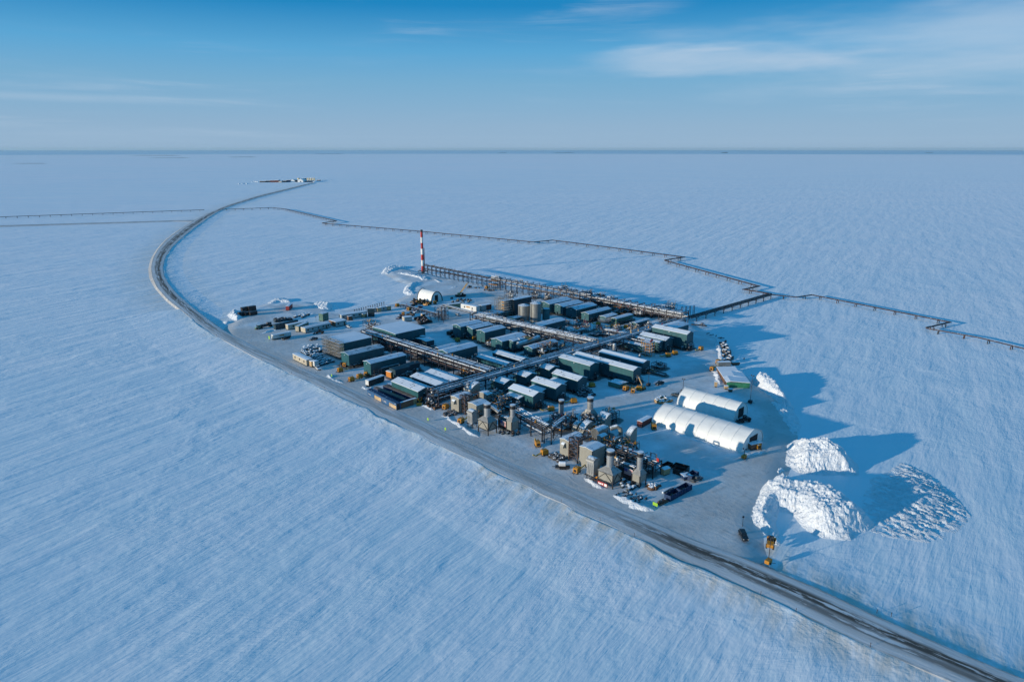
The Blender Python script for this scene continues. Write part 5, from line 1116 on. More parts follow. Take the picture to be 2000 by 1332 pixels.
SK = [('d', 1120, 830, 5, 10, 5.0, 'pipe skid in the thick of the left turbine group, yellow railings', (Y, M_orange), 1.6, 1), ('d', 1500, 800, 5, 9, 3.6, 'pipe skid trailing off from the left turbine group', (), 1.4, 0),
      ('f', 1380, 700, 4, 8, 5.0, 'yellow-railed skid in the heart of the right turbine group', (Y,), 1.5, 1), ('f', 1620, 640, 4, 7, 5.2, 'bright yellow valve platform of the right turbine group', (Y, Y), 1.6, 0),
      ('e', 980, 760, 6, 8, 3.0, 'low skid between the turbine racks', (), 1.4, 0), ('e', 960, 640, 5, 7, 4.2, 'skid with dark red valves beside the cross rack', (RD,), 1.4, 0), ('e', 1500, 900, 6, 6, 3.0, 'low skid behind the second beige building on the right', (Y,), 1.2, 0),
      ('e', 1880, 620, 6, 5, 4.5, 'pipe skid beside the tall round-shouldered duct', (), 1.4, 1), ('e', 1760, 860, 5, 6, 3.6, 'pipe skid below the curved ducts on the right', (Y,), 1.2, 0),
      ('e', 1200, 620, 3, 3, 5.0, 'narrow black skid with two whip aerials', (M_black,), 1.0, 2), ('j', 960, 640, 5, 9, 4.6, 'steel skid behind the lower right stacks', (Y, M_silver), 1.4, 0),
      ('b', 1120, 240, 5, 14, 7.5, 'tangle of snow-topped pipes beside the scaffolded hall', (M_tan,), 2.4, 0), ('b', 1560, 330, 5, 6, 7.0, 'platform of the rack between the two halls', (Y,), 1.4, 0), ('b', 1390, 560, 4, 5, 7.5, 'tall yellow-touched skid above the small cream tank', (Y, M_orange), 1.6, 0),
      ('b', 1560, 520, 6, 7, 4.0, 'dark skid under the heavy rack', (), 1.6, 0), ('b', 1760, 600, 8, 8, 3.4, 'second dark skid under the heavy rack', (Y,), 1.6, 0), ('c', 1120, 160, 8, 8, 3.2, 'skid at the end of the second long near module', (), 1.6, 0), ('c', 920, 480, 5, 7, 2.4, 'low snowy skid beyond the sunlit module row', (), 1.3, 0),
      ('c', 1500, 270, 6, 12, 4.0, 'skid in the shade of the heavy rack, upper part', (), 1.6, 0), ('c', 1800, 330, 6, 10, 4.5, 'skid in the shade of the heavy rack, lower part', (Y,), 1.6, 0),
      ('g', 950, 640, 5, 6, 5.0, 'skid under the middle rack behind the three tall modules', (), 1.4, 0), ('g', 1150, 700, 5, 8, 5.0, 'grey skid where the middle rack passes the tall modules', (), 1.5, 0), ('g', 1720, 1020, 4, 6, 6.5, 'pipe skid above the silver vessel', (Y,), 1.8, 1), ('g', 1840, 920, 5, 6, 6.0, 'tall skid joining vessel and middle rack', (), 1.8, 1),
      ('h', 700, 960, 3, 7, 3.0, 'row of red-orange valves beside the shaded teal module', (M_orange, RD, M_orange), 1.6, 0), ('h', 380, 1080, 8, 5, 3.6, 'pipe skid inside the loop of the middle rack, left', (), 1.6, 0), ('h', 900, 990, 6, 5, 4.0, 'pipe skid inside the loop of the middle rack, centre', (), 1.6, 1), ('h', 1060, 1100, 4, 5, 6.0, 'tall white-piped skid inside the rack loop', (RD,), 1.6, 2),
      ('h', 1300, 1080, 6, 5, 3.0, 'skid with red valves near the steam', (RD, RD), 1.4, 0), ('h', 1260, 1180, 9, 6, 2.4, 'snowy deck of low pipes beside the main rack', (), 1.6, 0), ('h', 820, 420, 6, 8, 5.5, 'far tangle of pipes behind the second far-row module', (), 2.2, 2), ('h', 1010, 480, 6, 8, 6.0, 'far tangle of pipes behind the third far-row module', (), 2.2, 2),
      ('h', 1250, 560, 6, 9, 6.0, 'far tangle of pipes right of the third far-row module', (), 2.2, 2), ('h', 1450, 590, 6, 9, 6.0, 'far tangle of pipes behind the fourth far-row module', (), 2.2, 3), ('h', 1700, 700, 6, 9, 5.0, 'rust-touched skid behind the small grey-green module', (RD, Y), 2.0, 1), ('h', 1860, 660, 6, 8, 5.0, 'far skid bristling with thin posts', (RD,), 2.0, 2),
      ('i', 300, 460, 5, 6, 5.0, 'yellow and red valve skid at the far edge of the plant', (Y, RD), 2.0, 0), ('i', 480, 440, 6, 8, 5.0, 'brown pipe skid beyond the low module', (RD,), 2.0, 1), ('i', 720, 500, 6, 8, 4.5, 'skid below the long snowy pipe at the far edge', (RD,), 2.0, 0), ('i', 940, 500, 6, 8, 4.5, 'white looped skid near the far rack end', (), 2.0, 2), ('i', 1150, 500, 8, 8, 4.5, 'far skid left of the goalpost frames', (RD,), 2.2, 2),
      ('i', 1330, 440, 6, 8, 7.0, 'tall lattice of pipes at the right corner of the far edge', (), 2.4, 3), ('i', 1500, 560, 4, 4, 3.5, 'orange-red valve skid where the dark pipes leave the plant', (M_orange, RD), 1.6, 0), ('i', 1230, 620, 8, 5, 3.0, 'dark skid left of the end module', (), 1.8, 0), ('i', 860, 780, 4, 4, 5.0, 'pale round-headed skid beside the tallest module', (M_white,), 1.2, 1),
      ('i', 300, 1100, 5, 6, 6.5, 'skid around the head of the sunlit column', (Y,), 1.4, 1), ('Z5', 640, 300, 6, 7, 6.4, 'pale yellow-touched skid standing over the main rack', (Y,), 1.6, 1), ('Z5', 560, 330, 4, 5, 7.5, 'small bright skid on the main rack above the small square modules', (Y, M_silver), 1.4, 0), ('Z5', 1400, 380, 4, 9, 4.5, 'string of small valves behind the longest module', (M_tan,), 1.4, 0),
      ('Z5', 690, 420, 4, 4, 4, 'small snowy skid beside the large module with two lamps', (), 1.2, 0), ('Z3', 1400, 1240, 5, 7, 3.0, 'teal-grey skid on the open pad past the longest module', (M_tankteal,), 1.8, 0), ('Z3', 1430, 1310, 2, 11, 1.6, 'long low platform on the open pad past the longest module', (M_tan,), .8, 0), ('Z2', 1450, 870, 6, 10, 6, 'clutter of white-capped vessels left of the dark scaffolded building', (M_white,), 2.0, 2),
      ('Z2', 1690, 860, 6, 6, 5.0, 'dome-topped white cluster behind the grey tanks', (M_white,), 1.6, 0), ('Z2', 1830, 870, 5, 5, 4.0, 'second dome-topped white cluster behind the grey tanks', (M_white,), 1.4, 0), ('g', 300, 960, 3, 5, 3.2, 'small pale skid at the sunlit end of the leftmost tall module', (M_tan,), 1.4, 0), ('m', 560, 1090, 4, 5, 2.0, 'brown debris skid between the broad module and the long one', (M_tan, M_brown), 1.6, 0),
      ('Z4', 1160, 640, 5, 6, 6.0, 'skid at the foot of the rack junction', (), 1.6, 0), ('Z4', 900, 690, 4, 5, 4.6, 'snowy-topped skid in the open rack bay near the dumpster pen', (RD,), 1.2, 0), ('c', 1420, 1020, 4, 6, 1.6, 'low snow-dusted skid in the open steel bay beside the dumpster pen', (RD,), 1.4, 0)]
for i_, (fr, x, y, la, lb, h, lb_, acc, dn, tl) in enumerate(SK): skid(fr, x, y, la, lb, h, 100 + i_, lb_, acc, dn, tl)

SK2 = [('d', 620, 520, 6, 4, 4.0, 'steel frame between left tower and the round-backed duct', (M_silver,), 1.2, 0), ('d', 1080, 620, 5, 6, 4.2, 'snow-topped pipe tangle behind the first exhaust stack', (Y,), 1.8, 1), ('d', 1260, 700, 5, 6, 4.6, 'snow-topped pipe tangle behind the slimmer stack', (Y, M_orange), 1.8, 1), ('d', 1380, 640, 4, 8, 3.4, 'pipe tangle beside the first lean-to module', (), 1.5, 0),
       ('d', 1000, 520, 4, 8, 2.4, 'low pipe strip before the small teal module nearest the turbines', (), 1.4, 0), ('d', 1180, 440, 4, 8, 2.2, 'low pipe strip between small module and lean-to module', (), 1.4, 0), ('d', 720, 880, 3, 4, 3.0, 'small skid between filter house and near left stack', (Y,), 1.0, 0),
       ('e', 1120, 720, 4, 5, 3.4, 'skid in front of the big quarter-round duct', (RD,), 1.4, 0), ('e', 1450, 720, 5, 4, 6.5, 'railed frame on the flank of the quarter-round duct', (M_silver,), 1.3, 0), ('e', 1600, 720, 5, 5, 5.5, 'railed frame over the big dusty round duct', (M_silver,), 1.3, 0), ('e', 1960, 560, 5, 6, 4.8, 'railed platform toward the farthest stack', (), 1.6, 0), ('e', 1700, 960, 4, 6, 3.6, 'yellow-piped skid beneath the beige duct box', (Y, Y), 1.6, 0),
       ('f', 1180, 620, 4, 5, 3.8, 'skid wedged between filter house and the near right stack', (Y,), 1.3, 0), ('f', 1330, 470, 5, 5, 4.6, 'silver-piped skid behind the near right stack', (Y,), 1.8, 0), ('f', 1500, 480, 6, 6, 5.0, 'looped white pipes before the tall round-shouldered duct', (M_white,), 1.8, 1), ('f', 1760, 560, 4, 5, 5.6, 'second yellow valve platform by the last stack', (Y,), 1.6, 0), ('f', 1480, 780, 4, 5, 3.2, 'shadowed skid between the two near right stacks', (), 1.4, 0),
       ('c', 1480, 960, 7, 5, 5.6, 'open steel bay at the near end of the main rack', (), .8, 0), ('c', 1680, 900, 7, 5, 6.4, 'second open steel bay at the near end of the main rack', (), .8, 0), ('Z4', 1180, 700, 6, 6, 5.0, 'skid under the main rack next to the round-backed duct', (Y,), 1.6, 0), ('Z4', 1340, 680, 5, 7, 3.0, 'low skid at the foot of the main rack by the first square module', (), 1.4, 0),
       ('Z5', 90, 480, 5, 6, 3.6, 'skid beneath the main rack beside the second square module', (M_tan,), 1.5, 0), ('Z5', 350, 400, 5, 6, 3.6, 'skid beneath the main rack beside the third square module', (M_tan,), 1.5, 0), ('Z5', 800, 280, 5, 8, 3.4, 'skid beneath the main rack by the longest module', (M_tan,), 1.5, 0), ('Z5', 1080, 190, 5, 8, 3.4, 'skid beneath the main rack before the valve tower rows', (), 1.5, 0), ('Z5', 1150, 260, 5, 6, 5.0, 'skid between sunlit column and the low long roof', (Y,), 1.6, 0),
       ('Z4', 330, 330, 5, 7, 4.4, 'brown-piped skid under the heavy rack beside the first near module', (M_orange,), 1.8, 0), ('Z4', 540, 370, 5, 7, 4.0, 'skid under the heavy rack beside the second near module', (RD,), 1.8, 0), ('Z4', 760, 470, 5, 7, 4.0, 'skid under the heavy rack above the snowy-roofed rows', (M_orange,), 1.8, 0), ('Z4', 980, 560, 5, 7, 4.4, 'rust-flecked skid under the heavy rack near the junction', (RD,), 1.8, 0), ('Z4', 480, 250, 6, 6, 6.0, 'platform cluster where the heavy rack meets the second hall', (Y,), 1.6, 0),
       ('Z4', 1250, 560, 5, 6, 5.0, 'bright pipe bends just before the rack junction', (M_white,), 1.8, 1), ('Z4', 240, 240, 5, 5, 7.0, 'gold-capped pipe cluster on the heavy rack between the halls', (M_tan, M_tan), 1.8, 0), ('g', 1250, 800, 5, 5, 3.4, 'skid under the middle rack by the rightmost tall module', (), 1.5, 0), ('g', 1420, 850, 6, 6, 3.0, 'dark skid under the middle rack toward the silver vessel', (), 1.5, 0), ('g', 1680, 860, 6, 5, 4.4, 'skid under the middle rack above the silver vessel', (), 1.5, 0),
       ('m', 1500, 1150, 4, 10, 2.4, 'pale low skid before the module right of the silver vessel', (Y, M_tan), 1.4, 0), ('m', 1720, 1130, 6, 8, 3.4, 'snow-covered skid between that module and the main rack', (Y,), 1.6, 0), ('m', 1800, 960, 5, 6, 4.8, 'skid at the right end of the silver vessel', (), 1.7, 1),
       ('h', 250, 1180, 6, 5, 4.2, 'skid beneath the loop of the middle rack, near corner', (), 1.6, 0), ('h', 560, 1180, 5, 6, 5.2, 'brown skid on the near side of the middle rack', (M_rust,), 1.8, 0), ('h', 820, 1240, 5, 6, 5.0, 'second brown skid on the near side of the middle rack', (M_rust,), 1.8, 0), ('h', 1420, 1180, 6, 8, 2.6, 'snowed-over skid beside the main rack near its middle', (M_tan,), 1.4, 0), ('h', 1650, 1060, 5, 5, 2.4, 'low dark skid between heater and main rack', (), 1.4, 0),
       ('h', 640, 350, 5, 6, 6.4, 'pipe cluster on the flare rack behind the first far-row module', (M_silver,), 2.0, 2), ('h', 1130, 480, 5, 6, 7.0, 'spiky pipe cluster on the flare rack behind the third far-row module', (), 2.0, 3), ('h', 1350, 540, 5, 6, 7.0, 'spiky pipe cluster on the flare rack behind the fourth far-row module', (), 2.0, 3), ('h', 1560, 600, 5, 6, 6.4, 'spiky pipe cluster right of the fourth far-row module', (), 2.0, 3), ('i', 100, 320, 5, 6, 6.0, 'far rack cluster behind the yellow and red valves', (M_rust,), 2.0, 3),
       ('i', 620, 420, 6, 6, 5.0, 'far rack cluster above the low module', (RD,), 2.0, 2), ('i', 820, 460, 6, 6, 4.6, 'far rack cluster beneath the long snowy pipe', (RD, M_rust), 2.0, 2), ('i', 1060, 440, 6, 6, 5.0, 'far rack cluster left of the tall lattice', (M_rust,), 2.0, 2), ('i', 1250, 520, 6, 6, 4.4, 'dark cluster before the tall lattice', (), 2.0, 1), ('i', 1400, 540, 6, 5, 4.0, 'dark cluster before the goalpost frames', (RD,), 2.0, 0),
       ('i', 450, 560, 6, 6, 3.4, 'brown cluster beyond the small grey-green module', (M_rust, Y), 1.8, 0), ('i', 640, 740, 4, 9, 2.6, 'pipe strip along the left edge of the main rack', (M_tan,), 1.4, 0), ('i', 240, 860, 5, 6, 3.8, 'dark skid under the main rack before the valve tower', (), 1.6, 0), ('i', 560, 840, 5, 6, 3.8, 'dark skid under the main rack by the narrow module', (), 1.6, 0)]
for i_, (fr, x, y, la, lb, h, lb_, acc, dn, tl) in enumerate(SK2): skid(fr, x, y, la, lb, h, 500 + i_, lb_, acc, dn, tl)
# the valve tower with yellow rails
vt = thing('valve_tower', 'open valve tower with yellow rails and red valve heads beside the sunlit module', 'steel tower', P('i', 880, 1290), ROT)
part('post', vt, M_yellow, lambda b: [b.bar((x, y, 0), (x, y, 9.2), .2) for x in (0, 2.5, 5) for y in (0, 3, 6)])
for k in range(5): part('landing', vt, M_tray, lambda b: b.box(-.2, 5.2, -.2, 6.2, 1.8 * (k + 1), 1.8 * (k + 1) + .12)); part('railing', vt, M_yellow, lambda b: [b.bar((-.2, y, 1.8 * (k + 1) + 1), (5.2, y, 1.8 * (k + 1) + 1), .1) for y in (-.2, 6.2)] + [b.bar((-.2, -.2, 1.8 * (k + 1) + 1), (-.2, 6.2, 1.8 * (k + 1) + 1), .1)])
rr_ = random.Random(77)
for k in range(16): xx, yy, zz = rr_.uniform(.3, 4.7), rr_.uniform(.3, 5.7), rr_.choice([2, 4, 5.6, 7.4, 9.2]); part('valve', vt, M_carred if zz > 8 else rr_.choice([M_white, M_silver, M_tan]), lambda b: (b.cyl((xx, yy, zz), (xx, yy, zz + 1.1), .35, 8), b.cyl((xx - .6, yy, zz + .5), (xx + .6, yy, zz + .5), .2, 8)))
# goalposts at the far right corner
gp_ = thing('goalpost_frames', 'three dark goalpost-shaped pipe frames at the far right corner', 'steel frame', P('i', 1500, 480), ROT)
for k in range(4): part('frame', gp_, M_bluesteel, lambda b: (b.bar((3 * k, -1.5 * k, 0), (3 * k, -1.5 * k, 7), .3), b.bar((3 * k, -1.5 * k, 7), (3 * k + 1.8, -1.5 * k, 7), .3), b.bar((3 * k + 1.8, -1.5 * k, 7), (3 * k + 1.8, -1.5 * k, 0), .3)))

# more duct work in the right turbine group
t = thing('round_duct', 'big dusty round duct in the middle of the right turbine group', 'air duct', P('f', 1010, 240), ROT, 'round air ducts')
part('shell', t, M_tankgrey, lambda b: (b.cyl((0, 0, 4.2), (6.5, 0, 4.2), 2.1, 18), b.cyl((6.5, 0, 4.2), (8.5, 0, 4.2), 2.1, 18, r2=1.1))); part('leg', t, M_steel, lambda b: [b.box(x, x + .3, y, y + .3, 0, 3.5) for x in (.5, 5.5) for y in (-1.5, 1.2)]); part('flange', t, M_silver, lambda b: [b.cyl((x, 0, 4.2), (x + .15, 0, 4.2), 2.2, 18) for x in (0, 3, 6.3)])
t = thing('round_duct', 'beige elbow duct bending down beside the tall round-shouldered duct', 'air duct', P('f', 1500, 240), ROT, 'round air ducts')
part('shell', t, M_beige, lambda b: b.tube([(-3.5, 2.5, 6.6), (-1.2, .8, 7.4), (0, 0, 6.6), (.3, -.2, 4.6), (.3, -.2, 1.0)], .95, 12)); part('foot', t, M_steel, lambda b: b.box(-1.2, 1.8, -1.6, 1.2, 0, 1.0))
t = thing('round_duct', 'curved silver duct behind the first exhaust stack of the left group', 'air duct', P('d', 1050, 870), ROT, 'round air ducts')
part('shell', t, M_silver, lambda b: b.tube([(-1, 4.5, 5.4), (.8, 2.8, 4.8), (1.6, .6, 3.6), (2, -1, 2.6)], .8, 12)); part('foot', t, M_steel, lambda b: b.box(1, 3, -2, 0, 0, 1.8))

# shade around and beneath modules and skids painted into the pad, with scoured gravel
def shade_and_scour():
    me = bpy.data.objects['ground_pad'].data; n = len(me.vertices); co = np.zeros(n * 3); me.vertices.foreach_get('co', co); co = co.reshape(-1, 3)
    U = co[:, 0] * AX.x + co[:, 1] * AX.y; V = co[:, 0] * BX.x + co[:, 1] * BX.y; v = np.zeros(n)
    for (x, y, la, lb, m_) in FOOT:
        u0 = x * AX.x + y * AX.y; v0 = x * BX.x + y * BX.y
        d = np.hypot(np.maximum(np.maximum(u0 - U, U - u0 - la), 0), np.maximum(np.maximum(v0 - V, V - v0 - lb), 0)); v = np.maximum(v, np.clip(1.25 - d / m_, 0, 1))
    a_ = me.attributes.new('bare', 'FLOAT', 'POINT'); a_.data.foreach_set('value', v.astype(np.float32))
shade_and_scour()
# ------------------------------------------------------------------ trailers, containers, bins
def side_frame(fr, p0, p1):
    """p0,p1: foot of the visible long side, left to right in the picture; returns origin, length, rotation with local y pointing away"""
    a, b_ = P(fr, *p0), P(fr, *p1); d = b_ - a; return a, d.xy.length, math.atan2(d.y, d.x)
def boxlike(fr, p0, p1, w, h, label, name, cat, mat, roof=None, group=None, windows=0, door=True, end=None, zb=.5, rise=.12, stripes=0, wheels=False, band=None):
    a, L, rot = side_frame(fr, p0, p1); t = thing(name, label, cat, a, rot, group); DBG.append((label[:40], round(L, 1), w, h))
    part('wall', t, mat, lambda b: b.box(0, L, 0, w, zb, h)); r = random.Random(int(L * 100))
    part('roof', t, roof or M_roof_cold, lambda b: b.prism([(-.12, h + .01), (w / 2, h + rise), (w + .12, h + .01), (w + .12, h + .16), (w / 2, h + rise + .18), (-.12, h + .16)], -.12, L + .12, 'x'))
    if end: part('end_panel', t, end, lambda b: b.box(-.05, -.001, .08, w - .08, zb + .05, h - .05))
    for k in range(windows):
        x = L * (k + .5) / windows + r.uniform(-.4, .4); f = part('window', t, M_trim, lambda b: b.box(x - .55, x + .55, -.05, -.002, h * .45, h * .75)); part('pane', f, M_glass, lambda b: b.box(x - .45, x + .45, -.07, -.052, h * .48, h * .72))
    if door: x = L * .82; d = part('door', t, M_brown, lambda b: b.box(x - .5, x + .5, -.06, -.002, zb + .02, min(h - .3, zb + 2.1))); part('step', t, M_steel, lambda b: b.box(x - .6, x + .6, -.9, -.08, .1, zb))
    part('skid', t, M_trim, lambda b: [b.box(.2, L - .2, y, y + .2, -.05, zb) for y in (.2, w - .4)])
    for k in range(stripes): part('roof_strip', t, M_teal_gr, lambda b: b.box(.3, L - .3, w * (k + 1) / (stripes + 1) - .12, w * (k + 1) / (stripes + 1) + .12, h + rise * .6 + .12, h + rise + .2))
    if wheels: [part('wheel', t, M_rubber, lambda b: b.cyl((L * f, y, .42), (L * f, y + .3, .42), .42, 10)) for f in (.72, .82) for y in (.0, w - .3)]
    if band: part('stripe', t, band, lambda b: b.box(L * .35, L * .6, -.04, -.001, h * .6, h * .8))
    return t
TG = 'site trailers'
boxlike('a', (370, 815), (865, 702), 5.4, 3.5, 'pale double-width site trailer with ribbed snow strips on its roof', 'site_trailer', 'trailer', M_paleside, group=TG, windows=5, end=M_cream, stripes=3)
boxlike('a', (242, 788), (435, 700), 2.8, 3.9, 'narrow green-sided trailer with a tan end, beside the double-width one', 'site_trailer', 'trailer', M_teal_gr, M_teal_gr, group=TG, end=M_cream, windows=1)
boxlike('Z1', (795, 695), (1010, 650), 3.2, 3.6, 'pale trailer behind the narrow green-sided one', 'site_trailer', 'trailer', M_paleside, group=TG, windows=2, end=M_cream)
boxlike('Z1', (660, 692), (905, 640), 2.8, 3.5, 'dark blue-green container between the truck and the pale trailers', 'storage_container', 'container', M_teal_dk, M_teal_dk, group='storage containers', door=False)
boxlike('Z1', (634, 803), (828, 765), 2.6, 3.3, 'white box trailer with an orange mark, parked alone by the road', 'box_trailer', 'trailer', M_white, group=TG, door=False, band=M_orange, end=M_white, wheels=True, zb=.9)
boxlike('a', (712, 580), (822, 545), 3.8, 5.4, 'tall green-grey container standing at the back of the trailer yard', 'tall_container', 'container', M_teal_gr, M_teal_gr, door=False)
boxlike('a', (960, 692), (1172, 650), 9.0, 3.6, 'wide snow-roofed site hut with brown boarded porch', 'site_trailer', 'trailer', M_paleside, group=TG, windows=2, end=M_brown)
boxlike('a', (1075, 560), (1572, 482), 4.6, 3.8, 'long white site trailer with brown entry boxes', 'site_trailer', 'trailer', M_paleside, group=TG, windows=5)
boxlike('a', (1210, 565), (1285, 550), 1.8, 3.0, 'brown entry box leaning on the long white trailer', 'entry_box', 'porch', M_brown, group='brown entry boxes')
boxlike('a', (1490, 512), (1560, 498), 1.8, 2.9, 'brown entry box at the right end of the long white trailer', 'entry_box', 'porch', M_tan, group='brown entry boxes')
boxlike('a', (1655, 412), (1770, 392), 3.0, 3.2, 'left trailer of the low row running toward the arched shelter', 'site_trailer', 'trailer', M_paleside, group=TG, windows=1, door=False)
boxlike('a', (1775, 402), (1850, 390), 2.4, 3.2, 'tan box between two trailers of the low row', 'plywood_box', 'box', M_tan, group='tan plywood boxes', door=False)
boxlike('l', (70, 690), (236, 664), 3.0, 3.2, 'right trailer of the low row running toward the arched shelter', 'site_trailer', 'trailer', M_paleside, group=TG, windows=1, door=False)
boxlike('l', (245, 668), (345, 652), 2.4, 3.3, 'tan box closing the low trailer row on the right', 'plywood_box', 'box', M_tan, group='tan plywood boxes', door=False)
t = boxlike('a', (1582, 492), (1718, 488), 3.0, 6.4, 'green box raised on dark legs at the end of the long white trailer', 'raised_cabin', 'cabin', M_teal_dk, door=False, zb=3.4)
boxlike('k', (178, 752), (560, 938), 4.0, 3.7, 'cream office trailer with dark windows right beside the road', 'site_trailer', 'trailer', M_cream, group=TG, windows=3, door=False)
boxlike('k', (640, 945), (698, 972), 1.6, 3.5, 'tan crate at the end of the cream office trailer', 'plywood_box', 'box', M_tan, group='tan plywood boxes', door=False)
boxlike('k', (705, 950), (782, 985), 2.6, 3.7, 'white truck-bed box between office trailer and pickup', 'box_trailer', 'trailer', M_white, group=TG, door=False, wheels=True, zb=1.0)
boxlike('g', (402, 445), (702, 507), 4.0, 4.4, 'bright white utility building catching the sun, yellow mark on its wall', 'utility_building', 'building', M_white, group='yard buildings', windows=2, door=False, band=M_yellow)
boxlike('g', (815, 480), (900, 462), 4.0, 4.2, 'pale utility unit behind the bright white building', 'utility_building', 'building', M_paleside, group='yard buildings', door=False)
boxlike('g', (905, 462), (1000, 445), 4.0, 4.2, 'maroon unit beside the pale one, facing the scaffolded tank', 'storage_container', 'container', M_maroon, group='storage containers', door=False)
boxlike('g', (165, 440), (392, 415), 2.6, 3.6, 'long grey-green container left of the bright white building', 'storage_container', 'container', M_teal_gr, group='storage containers', door=False)
boxlike('l', (715, 990), (930, 960), 4.0, 3.3, 'grey container with a cream end in the middle of the yard clutter', 'storage_container', 'container', M_paleside, group='storage containers', end=M_cream, door=False)
boxlike('l', (1215, 865), (1300, 850), 2.2, 2.6, 'small brown-and-tan shed near the snow-topped pipe run', 'small_shed', 'shed', M_brown, end=M_tan, door=False)
boxlike('Z6', (1185, 312), (1292, 255), 2.6, 2.9, 'maroon container with snowy roof at the left end of the front white shelter', 'storage_container', 'container', M_maroon, group='storage containers', door=False)
boxlike('Z1', (805, 482), (843, 450), 2.6, 3.4, 'bright red container standing alone at the far edge of the yard', 'storage_container', 'container', M_red, group='storage containers', door=False)
boxlike('c', (545, 470), (640, 500), 2.6, 3.6, 'orange plywood hood on the sunlit end of the low dark module', 'plywood_box', 'box', M_orange, group='tan plywood boxes', door=False)
boxlike('c', (205, 662), (512, 552), 2.5, 3.4, 'dark tank trailer with a white front and snow on top, by the dumpster pen', 'tank_trailer', 'trailer', M_black, group=TG, end=M_white, door=False, wheels=True, zb=.9)
boxlike('Z5', (1390, 672), (1468, 640), 7.5, 2.6, 'low grey mesh-topped crate yard beside the longest module', 'storage_crate', 'crate', M_teal_gr, M_tray, door=False)
boxlike('g', (190, 960), (365, 900), 3.0, 2.4, 'low dark box left of the tall teal modules', 'storage_container', 'container', M_black, M_black, group='storage containers', door=False)
for k, (x, y, L_) in enumerate([(265, 545, 0), (300, 505, 0), (330, 540, 0), (372, 500, 0), (385, 540, 0)]):
    boxlike('Z1', (x, y), (x + 78, y - 14), 3.0, (2.6, 3.6, 2.4, 4.0, 2.7)[k], 'black container in the dark stack at the far left corner of the pad', 'black_container', 'container', M_black, M_black, group='black container stack', door=False)
# dumpster pen by the road: four containers in front, brown lids inside, boards on the right
def pen():
    a, b_ = P('c', 175, 818), P('c', 748, 1112); d = b_ - a; L = d.xy.length / 4; rot = math.atan2(d.y, d.x)
    for k in range(4):
        o = a + d * (k / 4); t = thing('shipping_container', ['blue container with white lettering at the left end of the dumpster pen', 'blue-and-tan container second from the left in the dumpster pen', 'all-blue container with large white lettering, third in the dumpster pen', 'blue-and-tan container at the right end of the dumpster pen'][k], 'container', o, rot, 'containers of the dumpster pen')
        part('body', t, M_blue, lambda b: b.box(.08, L - .08, 0, 2.4, .1, 3.2)); part('roof', t, M_navy, lambda b: b.box(.05, L - .05, -.03, 2.43, 3.2, 3.28))
        if k in (1, 3): part('panel', t, M_tan, lambda b: b.box(.3, L - .3, -.05, -.002, .3, 2.1))
        if k != 1:
            def letters(b, z=1.3, s=1.0):
                x = L * .16
                b.bar((x, -.08, z), (x, -.08, z + 1.0 * s), .16, .05); b.bar((x, -.08, z + 1.0 * s), (x + .6 * s, -.08, z), .16, .05); b.bar((x + .6 * s, -.08, z), (x + .6 * s, -.08, z + 1.0 * s), .16, .05)
                for i in range(4): xx = x + .95 * s + i * .5 * s; b.box(xx, xx + .34 * s, -.10, -.055, z, z + .16); b.box(xx, xx + .12, -.10, -.055, z, z + .6 * s); b.box(xx, xx + .34 * s, -.10, -.055, z + .45 * s, z + .6 * s)
            part('lettering', t, M_signwhite, lambda b: letters(b, 1.1 if k == 2 else .9, 1.25 if k == 2 else .9))
    e = P('c', 752, 1112); f = P('c', 1150, 985); dd = f - e; r2 = math.atan2(dd.y, dd.x); L2 = dd.xy.length
    t = thing('board_fence', 'rusty boarded end wall on the right of the dumpster pen', 'fence', e, r2)
    part('panel', t, M_steel, lambda b: b.box(0, L2 * .2, 0, .2, 0, 3.1)); part('panel', t, M_brown, lambda b: b.box(L2 * .2 + .02, L2 * .82, 0, .2, 0, 3.0)); part('panel', t, M_tan, lambda b: b.box(L2 * .82 + .02, L2, 0, .2, 0, 2.9)); part('coping', t, M_roof_cold, lambda b: b.box(0, L2, .22, 1.6, 2.8, 2.95))
    for k, (p, q, w_, lb) in enumerate([((300, 745), (870, 985), 2.2, 'front row of brown-lidded bins inside the dumpster pen'), ((480, 705), (1055, 945), 2.2, 'middle row of brown-lidded bins inside the dumpster pen'), ((560, 665), (1120, 905), 2.4, 'grey-topped back row inside the dumpster pen')]):
        a, L3, rr = side_frame('c', p, q); t = thing('bin_row', lb, 'bins', a, rr, 'bin rows in the dumpster pen'); n = 6
        for i in range(n): x = L3 * i / n; bdy = part('bin', t, M_navy, lambda b: b.box(x + .05, x + L3 / n - .1, 0, w_, 0, 2.1)); part('lid', bdy, M_brownlid if k < 2 else M_tray, lambda b: (b.box(x + .02, x + L3 / n - .06, -.05, w_ / 2 - .03, 2.1, 2.22), b.box(x + .02, x + L3 / n - .06, w_ / 2 + .03, w_ + .05, 2.1, 2.22)))
    t = thing('junk_heap', 'dark jumble of scrap between the brown-lidded rows', 'scrap', P('c', 700, 800), ROT); r = random.Random(6)
    for k in range(26): x, y = r.uniform(-2, 5), r.uniform(-9, 9); s = r.uniform(.4, 1.1); part('scrap_piece', t, r.choice([M_brown, M_rust, M_black, M_pack, M_navy]), lambda b: b.box(x, x + s, y, y + s * 1.8, 0, r.uniform(.6, 1.9)))
M_brownlid = mat_obj('brown_lid', (.20, .14, .11), .8, 0, snowy=.12)
pen()
